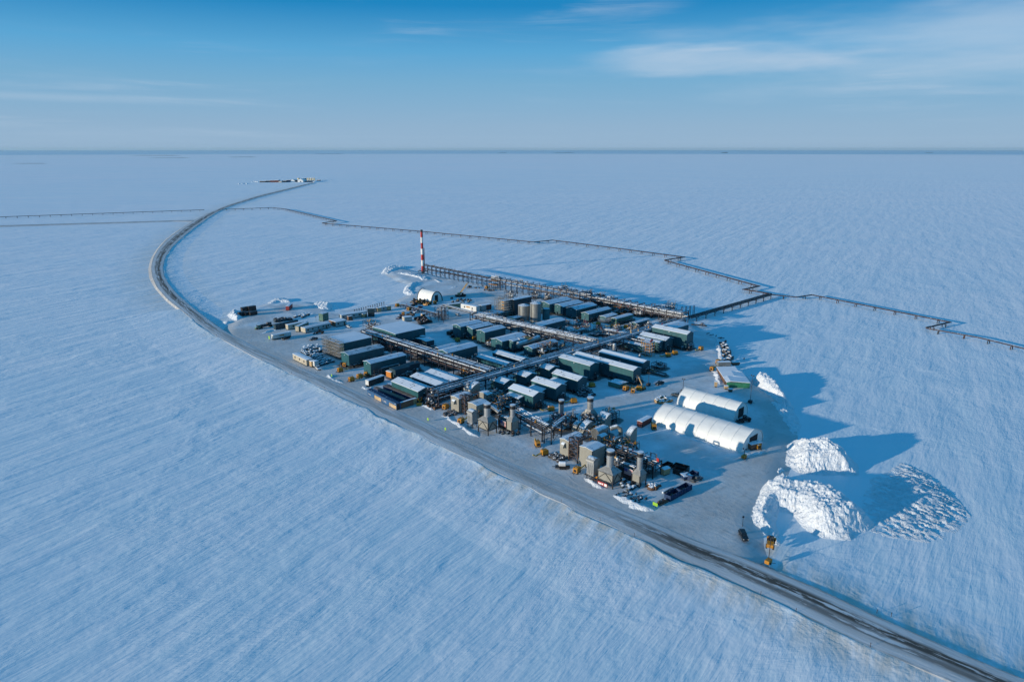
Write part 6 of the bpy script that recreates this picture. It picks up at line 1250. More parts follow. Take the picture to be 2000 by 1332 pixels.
def openbin(fr, p0, p1, w, h, label, mat, group='open steel bins', fill=None):
    a, L, rot = side_frame(fr, p0, p1); t = thing('open_bin', label, 'bin', a, rot, group)
    part('side', t, mat, lambda b: b.box(0, L, 0, .12, .1, h)); part('side', t, mat, lambda b: b.box(0, L, w - .12, w, .1, h)); part('end_wall', t, mat, lambda b: b.box(0, .12, .13, w - .13, .1, h)); part('end_wall', t, mat, lambda b: b.box(L - .12, L, .13, w - .13, .1, h))
    part('floor', t, M_blackbare, lambda b: b.box(.13, L - .13, .13, w - .13, .12, .3)); part('rib', t, mat, lambda b: [b.box(L * k / 6 - .06, L * k / 6 + .06, -.12, -.005, .1, h) for k in range(7)])
    part('load', t, fill or M_brownlid, lambda b: [b.box(L * (.1 + .2 * k), L * (.24 + .2 * k), .3, w - .3, .3, .5 + .25 * (k % 3)) for k in range(4)])
openbin('j', (1352, 1092), (1545, 985), 2.6, 2.2, 'blue open bin, the nearer of the pair at the pad corner', M_navy); openbin('j', (1552, 980), (1735, 880), 2.6, 2.2, 'blue open bin, the farther of the pair, brown scrap inside', M_navy)
openbin('j', (1260, 560), (1395, 490), 2.4, 2.2, 'black open bin, left one of the dark group behind the last stack', M_black); openbin('j', (1400, 590), (1600, 650), 2.6, 2.3, 'black open bin, middle one of the dark group behind the last stack', M_black)
openbin('j', (1400, 520), (1650, 590), 2.6, 2.3, 'black open bin at the back of the dark group', M_black); openbin('j', (1730, 735), (1855, 650), 2.6, 2.2, 'dark open bin with snowy rim at the right end of the group', M_navy, fill=M_roof_cold)
boxlike('j', (1240, 640), (1352, 605), 2.0, 2.7, 'tan upright cabinet in front of the black bins', 'plywood_box', 'box', M_tan, group='tan plywood boxes', door=False)
boxlike('j', (1600, 720), (1725, 700), 3.0, 1.7, 'low snow-topped crate beside the black bins', 'storage_crate', 'crate', M_navy, door=False)

# ------------------------------------------------------------------ vehicles and machines
PROTO = {}
def pose(fr, front, rear):
    a, b_ = P(fr, *front), P(fr, *rear); c = (a + b_) / 2; d = a - b_; return Vector((c.x, c.y, .02)), math.atan2(d.y, d.x)
def pickup(fr, front, rear, label, mat, suv=False, name='pickup_truck', cat='pickup', group='parked pickups'):
    loc, rot = pose(fr, front, rear); key = (mat.name, suv)
    if key in PROTO: return dup(PROTO[key], loc, rot, label, group)
    t = thing(name, label, cat, loc, rot, group); PROTO[key] = t
    part('body', t, mat, lambda b: b.prism([(-2.75, .45), (2.7, .45), (2.75, .85), (2.55, 1.05), (1.35, 1.18), (1.2, 1.2), (-2.7, 1.2), (-2.78, .9)], -.95, .95, 'y'))
    xr = -2.5 if suv else -1.0
    cb = part('cab', t, mat, lambda b: b.prism([(1.2, 1.2), (.45, 1.86), (xr + .35, 1.9), (xr, 1.2)], -.82, .82, 'y'))
    part('windscreen', cb, M_glass, lambda b: b.add([(1.19, -.72, 1.26), (1.19, .72, 1.26), (.52, .7, 1.83), (.52, -.7, 1.83)], [(0, 1, 2, 3)]))
    for s in (-1, 1): part('side_window', cb, M_glass, lambda b: b.add([(.95, s * .835, 1.28), (.42, s * .835, 1.76), (xr + .5, s * .835, 1.78), (xr + .2, s * .835, 1.28)], [(0, 1, 2, 3)]))
    if not suv: part('bed', t, M_blackbare, lambda b: b.box(-2.6, -1.1, -.8, .8, 1.15, 1.23))
    for x in (-1.75, 1.75):
        for s in (-.98, .72):
            w_ = part('wheel', t, M_rubber, lambda b: b.cyl((x, s, .42), (x, s + .26, .42), .42, 12)); part('rim', w_, M_silver, lambda b: b.cyl((x, s - .01, .42), (x, s + .27, .42), .22, 10))
    for s in (-.75, .75): part('headlight', t, M_signwhite, lambda b: b.box(2.66, 2.78, s - .16, s + .16, .82, .98))
    part('bumper', t, M_steel, lambda b: b.box(2.7, 2.86, -.9, .9, .42, .66))
    return t
pickup('a', (415, 965), (640, 915), 'dark grey pickup on the lane above the scaffolded hall', M_cargrey)
pickup('a', (1265, 712), (1150, 680), 'white pickup by the wide site hut', M_carwhite)
pickup('g', (405, 580), (295, 545), 'white crew van under the narrow raised rack', M_carwhite, True, 'crew_van', 'van')
pickup('k', (935, 1065), (815, 975), 'white and dark pickup pulling out beside the cream office trailer', M_carwhite)
pickup('Z5', (1775, 630), (1868, 600), 'black pickup alone on the pad past the longest module', M_cardark)
pickup('Z7', (450, 628), (515, 645), 'grey pickup behind the rear white shelter', M_cargrey)
pickup('Z8', (218, 918), (180, 848), 'black van parked facing the road below the snow heaps', M_cardark, True, 'crew_van', 'van')
pickup('Z2', (965, 738), (1000, 728), 'dark pickup behind the crane', M_cardark)
pickup('Z1', (740, 800), (800, 785), 'dark pickup behind the white box trailer', M_cardark)
pickup('Z2', (385, 985), (430, 1000), 'red pickup among the yellow machines', M_carred)
pickup('l', (1080, 620), (1190, 590), 'dark red truck beside the snow-topped pipe run', M_carred)
pickup('l', (1010, 740), (1090, 720), 'white-fronted pickup in the yard clutter', M_carwhite)
pickup('j', (1850, 700), (1790, 725), 'snow-dusted pickup behind the dark bins', M_cargrey)
def heater(fr, x, y, label, rot=None, s=1.0):
    loc = P(fr, x, y); rot = ROT + (rot if rot is not None else math.pi); group = 'yellow portable heaters'
    if 'heater' in PROTO: t = dup(PROTO['heater'], loc, rot, label, group); return t
    t = thing('portable_heater', label, 'heater', loc, rot, group); PROTO['heater'] = t
    part('housing', t, M_yellow, lambda b: b.prism([(-1.6, .6), (1.3, .6), (1.3, 2.2), (.9, 2.5), (-1.3, 2.5), (-1.6, 2.2)], -.95, .95, 'y'))
    part('grille', t, M_blackbare, lambda b: b.box(1.3, 1.34, -.6, .6, .9, 1.9)); part('exhaust', t, M_steel, lambda b: b.cyl((-.8, .3, 2.5), (-.8, .3, 3.1), .14, 8)); part('skid', t, M_steel, lambda b: (b.box(-1.8, 1.7, -1.0, -.8, .3, .58), b.box(-1.8, 1.7, .8, 1.0, .3, .58)))
    for x_ in (-.9, .7):
        for s_ in (-1.1, .85): part('wheel', t, M_rubber, lambda b: b.cyl((x_, s_, .35), (x_, s_ + .25, .35), .35, 10))
    part('duct', t, M_duct, lambda b: b.tube([(-1.6, 0, 1.4), (-2.8, .2, .9), (-4.2, -.1, .7), (-5.6, .3, 1.2)], .32, 8)); part('drawbar', t, M_steel, lambda b: b.bar((1.4, 0, .5), (2.8, 0, .4), .14))
    return t
M_duct = mat_obj('yellow_duct', (.42, .30, .07), .8, 0, snowy=.3)
HT = [('b', 440, 965, 'yellow heater in front of the first long near module', 0), ('b', 660, 1150, 'yellow heater towed in line before the second long near module', 0), ('d', 400, 965, 'yellow heater at the foot of the left access tower', .3), ('f', 660, 835, 'yellow heater beside the slim filter house, right turbine group', .2), ('e', 770, 325, 'yellow heater nearest the cross rack, at the end of a module with a lean-to', 2.6), ('e', 1210, 170, 'yellow heater behind the lone dark-topped stack', 2.6),
      ('Z5', 1090, 645, 'yellow heater at the end of the third lean-to module', 2.8), ('Z5', 1530, 705, 'yellow heater, front one of three by the longest module', .6), ('Z5', 1605, 680, 'yellow heater, right one of three by the longest module', 2.0), ('Z5', 1455, 680, 'yellow heater, left one of three by the longest module', 0), ('i', 1250, 1270, 'yellow heater under the right corner modules, front one', 2.6), ('i', 1385, 1225, 'yellow heater under the right corner modules, rear one', 2.6), ('i', 1890, 1140, 'yellow heater standing alone right of the tallest module', 3.1),
      ('g', 340, 1075, 'yellow heater before the leftmost of the three tall modules', 1.5), ('g', 910, 1110, 'tan-yellow heater under the rightmost of the three tall modules', 1.2), ('g', 650, 1040, 'heater between two of the three tall modules', 1.2), ('h', 1570, 1005, 'snow-capped yellow heater at the end of the grey-green module', 2.0), ('h', 1830, 1015, 'yellow heater beside the main rack near the low teal module', 2.2), ('h', 1290, 960, 'yellow heater giving off steam', 1.7), ('l', 510, 560, 'yellow heater at the end of the low trailer row', 0),
      ('l', 830, 665, 'yellow heater under the snow-topped pipe run', .4), ('l', 680, 800, 'yellow heater standing apart in the yard', .8), ('l', 1570, 485, 'yellow heater in front of the arched shelter', 1.2), ('Z2', 1165, 745, 'yellow heater left of the knock-out drum', .3), ('e', 500, 1020, 'small yellow light plant below the turbine rack', 1.0), ('e', 640, 1185, 'yellow-fronted dark generator beside the wrapped bundles', 2.9), ('Z7', 270, 945, 'yellow-black heater beside the maroon container', .8), ('Z7', 810, 400, 'yellow generator left of the green-fronted shelter', .2), ('Z7', 865, 335, 'yellow generator up the track from the green-fronted shelter', .2),
      ('Z7', 1230, 1125, 'brown-yellow machine at the doorway of the front white shelter', 1.2), ('c', 1700, 1090, 'tan heater in the open steel bay left of the beige building', .2), ('b', 820, 1090, 'yellow tow machine between the heater and the second long near module', 0), ('b', 545, 860, 'yellow machine at the end wall of the first long near module', .5), ('b', 960, 1040, 'yellow machine at the end wall of the second long near module', .5), ('f', 1100, 960, 'narrow yellow cabinet beside the near exhaust stack', 1.6)]
for (fr, x, y, lb, rt) in HT: heater(fr, x, y, lb, math.pi + rt)
def loader(fr, front, rear, label, mat=None, group='wheel loaders and tractors'):
    loc, rot = pose(fr, front, rear); mat = mat or M_yellow; key = ('loader', mat.name)
    if key in PROTO: return dup(PROTO[key], loc, rot, label, group)
    t = thing('wheel_loader', label, 'loader', loc, rot, group); PROTO[key] = t
    part('body', t, mat, lambda b: (b.prism([(-3.2, .9), (-.6, .9), (-.6, 2.0), (-1.0, 2.1), (-3.0, 1.9), (-3.3, 1.4)], -1.0, 1.0, 'y'), b.box(-.6, 1.6, -.7, .7, .8, 1.6)))
    c_ = part('cab', t, mat, lambda b: b.box(-.9, .5, -.7, .7, 1.62, 1.9)); part('roof', c_, M_black, lambda b: b.box(-1.0, .6, -.8, .8, 3.0, 3.15)); part('glass', c_, M_glass, lambda b: b.box(-.8, .4, -.65, .65, 1.9, 3.0))
    part('arm', t, M_black, lambda b: [b.bar((1.0, s, 1.6), (3.2, s, .8), .3) for s in (-.5, .5)]); part('bucket', t, mat, lambda b: b.prism([(3.0, .2), (4.2, .15), (3.3, .6), (3.1, 1.3), (2.8, 1.0)], -1.4, 1.4, 'y'))
    for x in (-2.1, 1.5):
        for s in (-1.25, .75): part('wheel', t, M_rubber, lambda b: b.cyl((x, s, .75), (x, s + .5, .75), .75, 12))
    return t
loader('Z8', (410, 905), (395, 980), 'yellow loader at the foot of the stepped snow heap'); loader('a', (575, 820), (700, 815), 'black loader parked under the double-width trailer', M_black)
for k, (x, y) in enumerate([(950, 440), (1030, 470), (1120, 450), (1180, 490), (1240, 480), (1310, 520), (960, 540), (1350, 520)]): loader('l', (x, y), (x + 60, y - 20), ['first', 'second', 'third', 'fourth', 'fifth', 'sixth', 'lowest', 'rightmost'][k] + ' yellow machine in the crowd before the arched shelter', M_yellow if k % 3 else M_black)
loader('l', (560, 900), (650, 870), 'dark blue machine in the yard clutter', M_navy); loader('l', (820, 800), (960, 820), 'dark machine with snowy booms in the yard clutter', M_black); loader('Z7', (1075, 880), (1140, 870), 'dark machine behind the front white shelter', M_black); loader('c', (1190, 1030), (1210, 920), 'yellow loader with big wheels right of the dumpster pen'); loader('Z2', (870, 835), (940, 825), 'dark carrier under the crane', M_black)
# crane
cr = thing('mobile_crane', 'crane with a raised tan boom near the flare rack', 'crane', P('Z2', 885, 830), 0)
bx = ztop(P('Z2', 885, 830), px('Z2', 955, 690)); ctr = P('Z2', 885, 830); endx = (at(*px('Z2', 955, 690), bx) - ctr)
part('carrier', cr, M_black, lambda b: b.box(-4.5, 4.5, -1.5, 1.5, .6, 1.6)); part('boom', cr, M_boom if 'M_boom' in globals() else M_tan, lambda b: b.bar((-1, 0, 2), (endx.x, endx.y, bx), 1.3)); part('jib', cr, M_tan, lambda b: b.bar((endx.x * .7, endx.y * .7, bx * .75), (endx.x * 1.08, endx.y, bx * 1.05), .7)); part('cab', cr, M_tan, lambda b: b.box(-2.5, -.6, -1.3, .2, 1.6, 3.4))
for x in (-3.4, -2.2, 2.2, 3.4): part('wheel', cr, M_rubber, lambda b: b.cyl((x, -1.6, .6), (x, 1.6, .6), .6, 10))
lift = thing('boom_lift', 'yellow boom lift leaning against the end of the longest module', 'lift', P('Z5', 1640, 670), ROT)
part('chassis', lift, M_yellow, lambda b: b.box(-1.2, 1.2, -.9, .9, .5, 1.5)); part('boom', lift, M_tan, lambda b: b.bar((0, 0, 1.5), (.5, 3.4, 6.2), .5)); part('basket', lift, M_steel, lambda b: b.box(.1, 1.1, 3.2, 4.4, 5.8, 6.8))
for x in (-.9, .9): part('wheel', lift, M_rubber, lambda b: b.cyl((x, -1.1, .45), (x, 1.1, .45), .45, 10))
# truck with load at far left
loc, rot = pose('Z1', (430, 690), (600, 655)); sm_ = thing('semi_truck', 'grey-green semi truck with a loaded flatbed, cab toward the road', 'truck', loc, rot)
part('cab', sm_, M_teal_gr, lambda b: (b.box(1.8, 3.9, -1.15, 1.15, .7, 3.0), b.box(3.9, 5.3, -.9, .9, .7, 1.9))); part('windscreen', sm_, M_glass, lambda b: b.box(3.9, 3.96, -1.0, 1.0, 1.95, 2.8)); part('bed', sm_, M_black, lambda b: b.box(-7.5, 1.7, -1.2, 1.2, 1.0, 1.35))
part('load', sm_, M_rag, lambda b: (b.box(-6.5, -3.6, -1, 1, 1.36, 3.4), b.box(-3, -.4, -.9, .9, 1.36, 2.6), b.cyl((-.2, 0, 2.1), (1.4, 0, 2.1), .7, 10)))
for x in (-6.6, -5.5, 2.4, 4.7, .9): part('wheel', sm_, M_rubber, lambda b: b.cyl((x, -1.25, .5), (x, 1.25, .5), .5, 12))
# white tank on a trailer
loc, rot = pose('f', (270, 740), (510, 750)); tt = thing('tank_trailer', 'small white water tank strapped on a black trailer near the road', 'trailer', loc, rot)
part('tank', tt, M_white, lambda b: (b.cyl((-1.0, 0, 1.9), (1.3, 0, 1.9), 1.0, 16), b.ball((-1, 0, 1.9), 1.0, 12, 8, sx=.35), b.ball((1.3, 0, 1.9), 1.0, 12, 8, sx=.35))); part('deck', tt, M_black, lambda b: b.box(-2.8, 2.9, -1.2, 1.2, .6, .85)); part('drawbar', tt, M_black, lambda b: b.bar((2.9, 0, .7), (4.2, 0, .6), .2))
for x in (-.9, 0, .9): part('wheel', tt, M_rubber, lambda b: b.cyl((x, -1.3, .4), (x, 1.3, .4), .4, 10))
def item(name, label, cat, loc, rot, mats, fn, group): b = MB(); fn(b); o = b.obj(name, mats, None, loc, rot); return tag(o, label, cat, group)
# light mast
def mast(fr, x, y, h, label, base=M_yellow, cat='light tower', name='light_tower', group='light towers'):
    t = thing(name, label, cat, P(fr, x, y), ROT, group); part('trailer', t, base, lambda b: b.box(-1.1, 1.1, -.7, .7, .4, 1.5)); part('mast', t, M_steel, lambda b: b.bar((0, 0, 1.5), (0, 0, h), .16)); part('lamp_head', t, M_steel, lambda b: [b.box(-.2, .2, s - .25, s + .25, h - .1, h + .4) for s in (-.6, .6)]); part('outrigger', t, M_steel, lambda b: [b.bar((0, 0, .5), (sx_, sy_, .05), .1) for sx_ in (-1.8, 1.8) for sy_ in (-1.5, 1.5)])
    for s in (-.9, .7): part('wheel', t, M_rubber, lambda b: b.cyl((0, s, .32), (0, s + .2, .32), .32, 8))
mast('Z8', 385, 1080, 9, 'yellow light tower at the road edge below the snow heaps'); mast('Z7', 1108, 1215, 4, 'yellow light tower at the near corner of the front white shelter'); mast('Z7', 540, 600, 7, 'dark light tower behind the rear white shelter', M_black); mast('Z5', 1700, 630, 7, 'thin light mast past the longest module', M_steel); mast('Z7', 1165, 700, 14, 'tall thin mast behind the rear white shelter', M_black)
for fr_, x_, y_, lb_ in (('Z8', 192, 800, 'thin post with a small dark box above the black van'), ('a', 575, 578, 'thin pole at the back of the trailer yard')): item('light_pole', lb_, 'pole', P(fr_, x_, y_), 0, [M_steel], lambda b: (b.bar((0, 0, 0), (0, 0, 3.6), .12), b.box(-.3, .3, -.2, .2, 3.3, 3.8)), None)

# ------------------------------------------------------------------ small loose items
r = random.Random(11)
def bundle_mesh(kind, seed):
    rr = random.Random(seed)
    def f(b):
        if kind == 'pallet':
            b.box(-.9, .9, -.6, .6, 0, .15); b.cur = 1; b.box(-.8, .8, -.5, .5, .15, rr.uniform(.6, 1.4)); b.cur = 2; b.prism([(-.85, 1.0), (0, 1.35), (.85, 1.0)], -.5, .3, 'y') if rr.random() < .5 else b.cyl((-.5, .1, .9), (.6, .1, .9), .35, 8)
        else:
            for k in range(rr.choice([2, 3])): b.ball((rr.uniform(-.5, .5), rr.uniform(-.5, .5), .5), rr.uniform(.45, .75), 8, 5, sz=.85)
    return f
def lot(fr, poly, nx, ny, seed, label, group, name, cat, kind, mats, jit=.3, sc=1.0, skip=.15):
    rr = random.Random(seed); protos = []
    for i in range(nx):
        for j in range(ny):
            if rr.random() < skip: continue
            u, v = (i + .5 + rr.uniform(-jit, jit)) / nx, (j + .5 + rr.uniform(-jit, jit)) / ny
            x = (poly[0][0] * (1 - u) + poly[1][0] * u) * (1 - v) + (poly[3][0] * (1 - u) + poly[2][0] * u) * v
            y = (poly[0][1] * (1 - u) + poly[1][1] * u) * (1 - v) + (poly[3][1] * (1 - u) + poly[2][1] * u) * v
            loc = P(fr, x, y); rot = ROT + rr.choice([0, 0, .15, 1.57, -.2])
            if len(protos) < 6: o = item(name, label, cat, loc, rot, mats, bundle_mesh(kind, seed + len(protos)), group); o.scale = (sc,) * 3; protos.append(o)
            else: o = rr.choice(protos).copy(); COL.objects.link(o); o.location = loc; o.rotation_euler = (0, 0, rot); s = sc * rr.uniform(.75, 1.25); o.scale = (s, s, s * rr.uniform(.8, 1.2))
lot('k', [(300, 500), (880, 330), (1000, 540), (560, 660)], 8, 6, 31, 'snow-dusted pallet load in the crowded storage lot above the cream office trailer', 'pallet loads in the upper storage lot', 'pallet_load', 'pallet', 'pallet', [M_wood, M_pack, M_berm], sc=1.2, skip=.3)
lot('k', [(620, 640), (900, 600), (1330, 830), (980, 940)], 9, 7, 32, 'snow-dusted pallet load in the rows behind the cream office trailer', 'pallet loads in the lower storage lot', 'pallet_load', 'pallet', 'pallet', [M_wood, M_pack, M_carwhite], sc=1.15, skip=.12, jit=.15)
lot('e', [(700, 1230), (850, 1180), (1100, 1270), (900, 1330)], 7, 4, 33, 'wrapped grey bundle on the snow in front of the right beige building', 'wrapped bundles of the right turbine group', 'wrapped_bundle', 'bundle', 'ball', [M_rag], sc=1.15, skip=.1)
lot('c', [(1660, 1190), (1850, 1130), (1960, 1200), (1700, 1250)], 6, 4, 34, 'wrapped grey bundle on the snow in front of the left beige building', 'wrapped bundles of the left turbine group', 'wrapped_bundle', 'bundle', 'ball', [M_rag], sc=1.0, skip=.1)
lot('Z7', [(880, 140), (930, 130), (1000, 300), (930, 330)], 3, 8, 35, 'snow-dusted scrap lump on the track up from the green-fronted shelter', 'scrap along the track', 'scrap_lump', 'scrap', 'pallet', [M_brown, M_rag, M_berm], sc=1.5, skip=.15)
lot('Z7', [(260, 680), (340, 640), (460, 690), (330, 715)], 5, 3, 36, 'tan crate in the cluster behind the white shelters', 'crates behind the white shelters', 'wooden_crate', 'crate', 'pallet', [M_wood, M_tan, M_berm], sc=1.3, skip=.1)
lot('l', [(1000, 900), (1200, 870), (1480, 1010), (1180, 1080)], 8, 4, 37, 'dark scrap piece on the heap in the middle of the yard', 'dark scrap heap in the yard', 'scrap_lump', 'scrap', 'pallet', [M_rust, M_black, M_rust], sc=1.6, skip=.05)
lot('Z5', [(920, 720), (1100, 690), (1120, 740), (960, 760)], 4, 2, 38, 'dark skid load left of the yellow heaters at the longest module', 'dark skid loads on the open pad', 'skid_load', 'pallet', 'pallet', [M_black, M_pack, M_black], sc=1.5, skip=.2)
lot('j', [(960, 820), (1150, 780), (1180, 860), (1000, 900)], 4, 3, 39, 'snow-covered timber pile by the last exhaust stack', 'snow-covered timber piles', 'timber_pile', 'timber', 'pallet', [M_wood, M_brown, M_berm], sc=1.1, skip=.2)
lot('Z1', [(630, 590), (800, 570), (850, 590), (650, 620)], 5, 2, 40, 'dark machinery part beside the grey-green truck', 'machinery parts by the truck', 'machinery_part', 'machinery', 'pallet', [M_black, M_teal_dk, M_rag], sc=1.7, skip=.1)
lot('Z1', [(840, 560), (930, 530), (1100, 520), (960, 565)], 5, 2, 41, 'snow-covered crate on the bank behind the trailers', 'snow-covered crates behind the trailers', 'wooden_crate', 'crate', 'pallet', [M_wood, M_pack, M_berm], sc=1.2, skip=.2)
lot('Z2', [(780, 845), (1050, 880), (1060, 900), (800, 890)], 8, 2, 42, 'dark crate on the lane between crane and white building', 'dark crates near the crane', 'dark_crate', 'crate', 'pallet', [M_black, M_pack, M_rust], sc=1.2, skip=.3)
lot('Z2', [(1000, 735), (1100, 740), (1290, 770), (1200, 775)], 7, 2, 43, 'brown bundle under the flare rack', 'brown bundles under the flare rack', 'brown_bundle', 'bundle', 'ball', [M_rag], sc=1.2, skip=.2)
lot('d', [(1060, 1130), (1300, 1120), (1600, 1180), (1400, 1240)], 6, 3, 44, 'dark clutter piece on the snow before the slimmer left stack', 'clutter before the left stacks', 'yard_clutter', 'clutter', 'pallet', [M_black, M_pack, M_rust], sc=.9, skip=.3)
lot('f', [(1420, 1050), (1600, 980), (1960, 1120), (1700, 1200)], 7, 3, 45, 'snow-dusted clutter piece under the right stacks', 'clutter under the right stacks', 'yard_clutter', 'clutter', 'pallet', [M_black, M_pack, M_berm], sc=.9, skip=.3)
lot('j', [(300, 950), (600, 880), (980, 1050), (820, 1120)], 8, 4, 46, 'thin board half buried in the snowy corner by the road', 'boards in the snowy corner', 'buried_board', 'board', 'pallet', [M_wood, M_pack, M_wood], sc=.5, skip=.3)
lot('c', [(1200, 980), (1420, 960), (1700, 1080), (1500, 1130)], 6, 3, 47, 'dark clutter piece between dumpster pen and beige building', 'clutter by the open steel bay', 'yard_clutter', 'clutter', 'pallet', [M_black, M_brown, M_rust], sc=1.0, skip=.25)
lot('Z2', [(760, 880), (900, 850), (1000, 900), (860, 930)], 4, 2, 48, 'dark crate right of the arched shelter', 'crates right of the arched shelter', 'dark_crate', 'crate', 'pallet', [M_black, M_pack, M_tan], sc=1.2, skip=.1)
# lime green road signs and small markers
def lime(fr, x, y, h, w, label):
    t = thing('lime_sign', label, 'sign', P(fr, x, y), ROT, 'lime green signs'); part('board', t, M_lime, lambda b: b.box(-.06, 0, -w / 2, w / 2, h * .3, h)); part('leg', t, M_steel, lambda b: (b.bar((-.6, -w / 2, 0), (0, 0, h * .3), .08), b.bar((.6, w / 2, 0), (0, 0, h * .3), .08)))
lime('c', 1360, 1330, 1.7, 1.0, 'lime sign on the pad opposite the left turbine group'); lime('d', 100, 1120, 1.7, 1.0, 'lime sign on the pad edge just before the left turbine group'); lime('b', 280, 1070, 1.7, 1.0, 'lime sign before the first long near module'); lime('Z1', 590, 805, 3.0, 1.8, 'lime board at the front of the white box trailer'); lime('j', 1085, 1185, 1.8, 2.0, 'large lime board at the snowy corner by the blue bins')
t = thing('equipment_pallet', 'low brown sledge between the lime board and the blue bins', 'sledge', P('j', 1140, 1150), R(40)); part('deck', t, M_brown, lambda b: b.box(0, 4.6, -.9, .9, .25, .6)); part('runner', t, M_black, lambda b: (b.box(-.2, 4.8, -.9, -.7, 0, .24), b.box(-.2, 4.8, .7, .9, 0, .24))); part('load', t, M_rust, lambda b: b.box(.6, 4.0, -.7, .7, .61, 1.2))
t = thing('snowed_beams', 'three snow-loaded steel beams lying beside the blue bins', 'beams', P('j', 1230, 940), ROT)
for k in range(4): part('beam', t, M_roof_cold if k % 2 == 0 else M_black, lambda b: b.box(0, 5.5, -k * .9, -k * .9 + .5, 0, .6))
part('beam', t, M_black, lambda b: b.bar((1, 3, .3), (-.5, 7.5, .3), .8, .4))
fl = thing('red_flag', 'small red flag standing at the far end of the lower right rack', 'flag', P('j', 1155, 420, 6), ROT); part('cloth', fl, M_flagred if 'M_flagred' in globals() else M_flarered, lambda b: b.box(-.05, .05, 0, 1.2, .8, 2.2)); part('pole', fl, M_steel, lambda b: b.bar((0, 0, 0), (0, 0, 2.3), .1))
# sled and low objects right of the plant
t = thing('cargo_sled', 'low steel sled with coiled hoses on the snow right of the plant', 'sled', P('i', 1700, 640), R(-28))
part('frame', t, M_steel, lambda b: (b.box(0, 11, -.9, -.7, 0, .5), b.box(0, 11, .7, .9, 0, .5), [b.box(k * 1.5, k * 1.5 + .2, -.9, .9, .5, .62) for k in range(8)])); part('load', t, M_tray, lambda b: (b.box(6, 9.5, -.9, 1.6, .63, 1.4), b.cyl((7.6, .5, 1.4), (7.6, .5, 2.3), 1.0, 10)))
r = random.Random(4)
for k, (x, y) in enumerate([(775, 55), (810, 68), (850, 78), (885, 95), (905, 100), (1110, 290)]):
    item('debris_board', 'thin dark board lying on the snow right of the tallest module', 'debris', P('Z7', x, y), r.uniform(0, 3), [M_black], lambda b: b.box(-1.6, 1.6, -.3, .3, 0, .35), 'dark boards on the snow')
boxlike('Z7', (870, 370), (985, 365), 3.0, 2.8, 'grey rounded cover behind the green-fronted shelter', 'equipment_cover', 'crate', M_tankgrey, M_tankgrey, group='gear behind the green-fronted shelter', door=False); boxlike('Z7', (1000, 352), (1070, 350), 2.0, 1.8, 'brown crate at the back right of the green-fronted shelter', 'wooden_crate', 'crate', M_brown, group='gear behind the green-fronted shelter', door=False)
boxlike('Z7', (835, 555), (860, 556), 1.2, 3.0, 'upright tan pallet stack left of the green front', 'pallet_stack', 'pallets', M_tan, group='gear beside the green front', door=False); boxlike('Z7', (930, 575), (960, 575), 1.5, 1.8, 'tan crate before the green front', 'wooden_crate', 'crate', M_tan, group='gear beside the green front', door=False); boxlike('Z7', (968, 600), (1002, 600), 1.5, 1.5, 'small snow-topped crate standing out from the green front', 'wooden_crate', 'crate', M_brown, group='gear beside the green front', door=False)
boxlike('Z8', (255, 232), (335, 215), 2.6, 2.6, 'brown box at the doorway corner of the front white shelter', 'wooden_crate', 'crate', M_brown, door=False)
# fence posts at the back of the trailer yard
for k in range(14):
    u = k / 13; o = item('fence_post', 'short dark post in the line behind the long white trailer', 'post', P('a', 1330 + 570 * u, 412 - 150 * u), 0, [M_steel], lambda b: (b.bar((0, 0, 0), (0, 0, 2.6), .35), b.box(-.5, .5, -.15, .15, 2.2, 2.6)), 'posts behind the long white trailer')
for k in range(9):
    item('bollard_post', 'dark thermosyphon post with snow cap beside the snow-topped pipe run', 'post', P('l', 1330 + 60 * k + (k % 2) * 30, 800 + 14 * k + (k % 3) * 45), 0, [M_bluesteel], lambda b: b.cyl((0, 0, 0), (0, 0, 2.4), .22, 8), 'dark posts by the pipe run')
# delineator posts along the road
dl = [(lo[min(NR - 1, max(0, idx(p)))]) for p in [(306, 561), (327, 585), (365, 615), (423, 657), (459, 677), (510, 703), (569, 731), (600, 744), (634, 760), (1042, 954), (1100, 981), (1172, 1016), (1237, 1047), (1487, 1163), (1553, 1195), (1700, 1262)]]
for x, y in dl: item('delineator_post', 'thin dark delineator post on the near edge of the road', 'post', (x, y, 0), 0, [M_wood], lambda b: (b.bar((0, 0, -1), (0, 0, 1.3), .09), b.box(-.07, .07, -.07, .07, 1.0, 1.35)), 'delineator posts along the near road edge')
for q in [(1740, 1206), (1712, 1200), (434, 648), (352, 575)]:
    item('delineator_post', 'thin dark delineator post on the far edge of the road', 'post', at(q[0], q[1], -.8), 0, [M_wood], lambda b: (b.bar((0, 0, -1), (0, 0, 1.6), .10), b.box(-.08, .08, -.08, .08, 1.3, 1.65)), 'delineator posts along the far road edge')

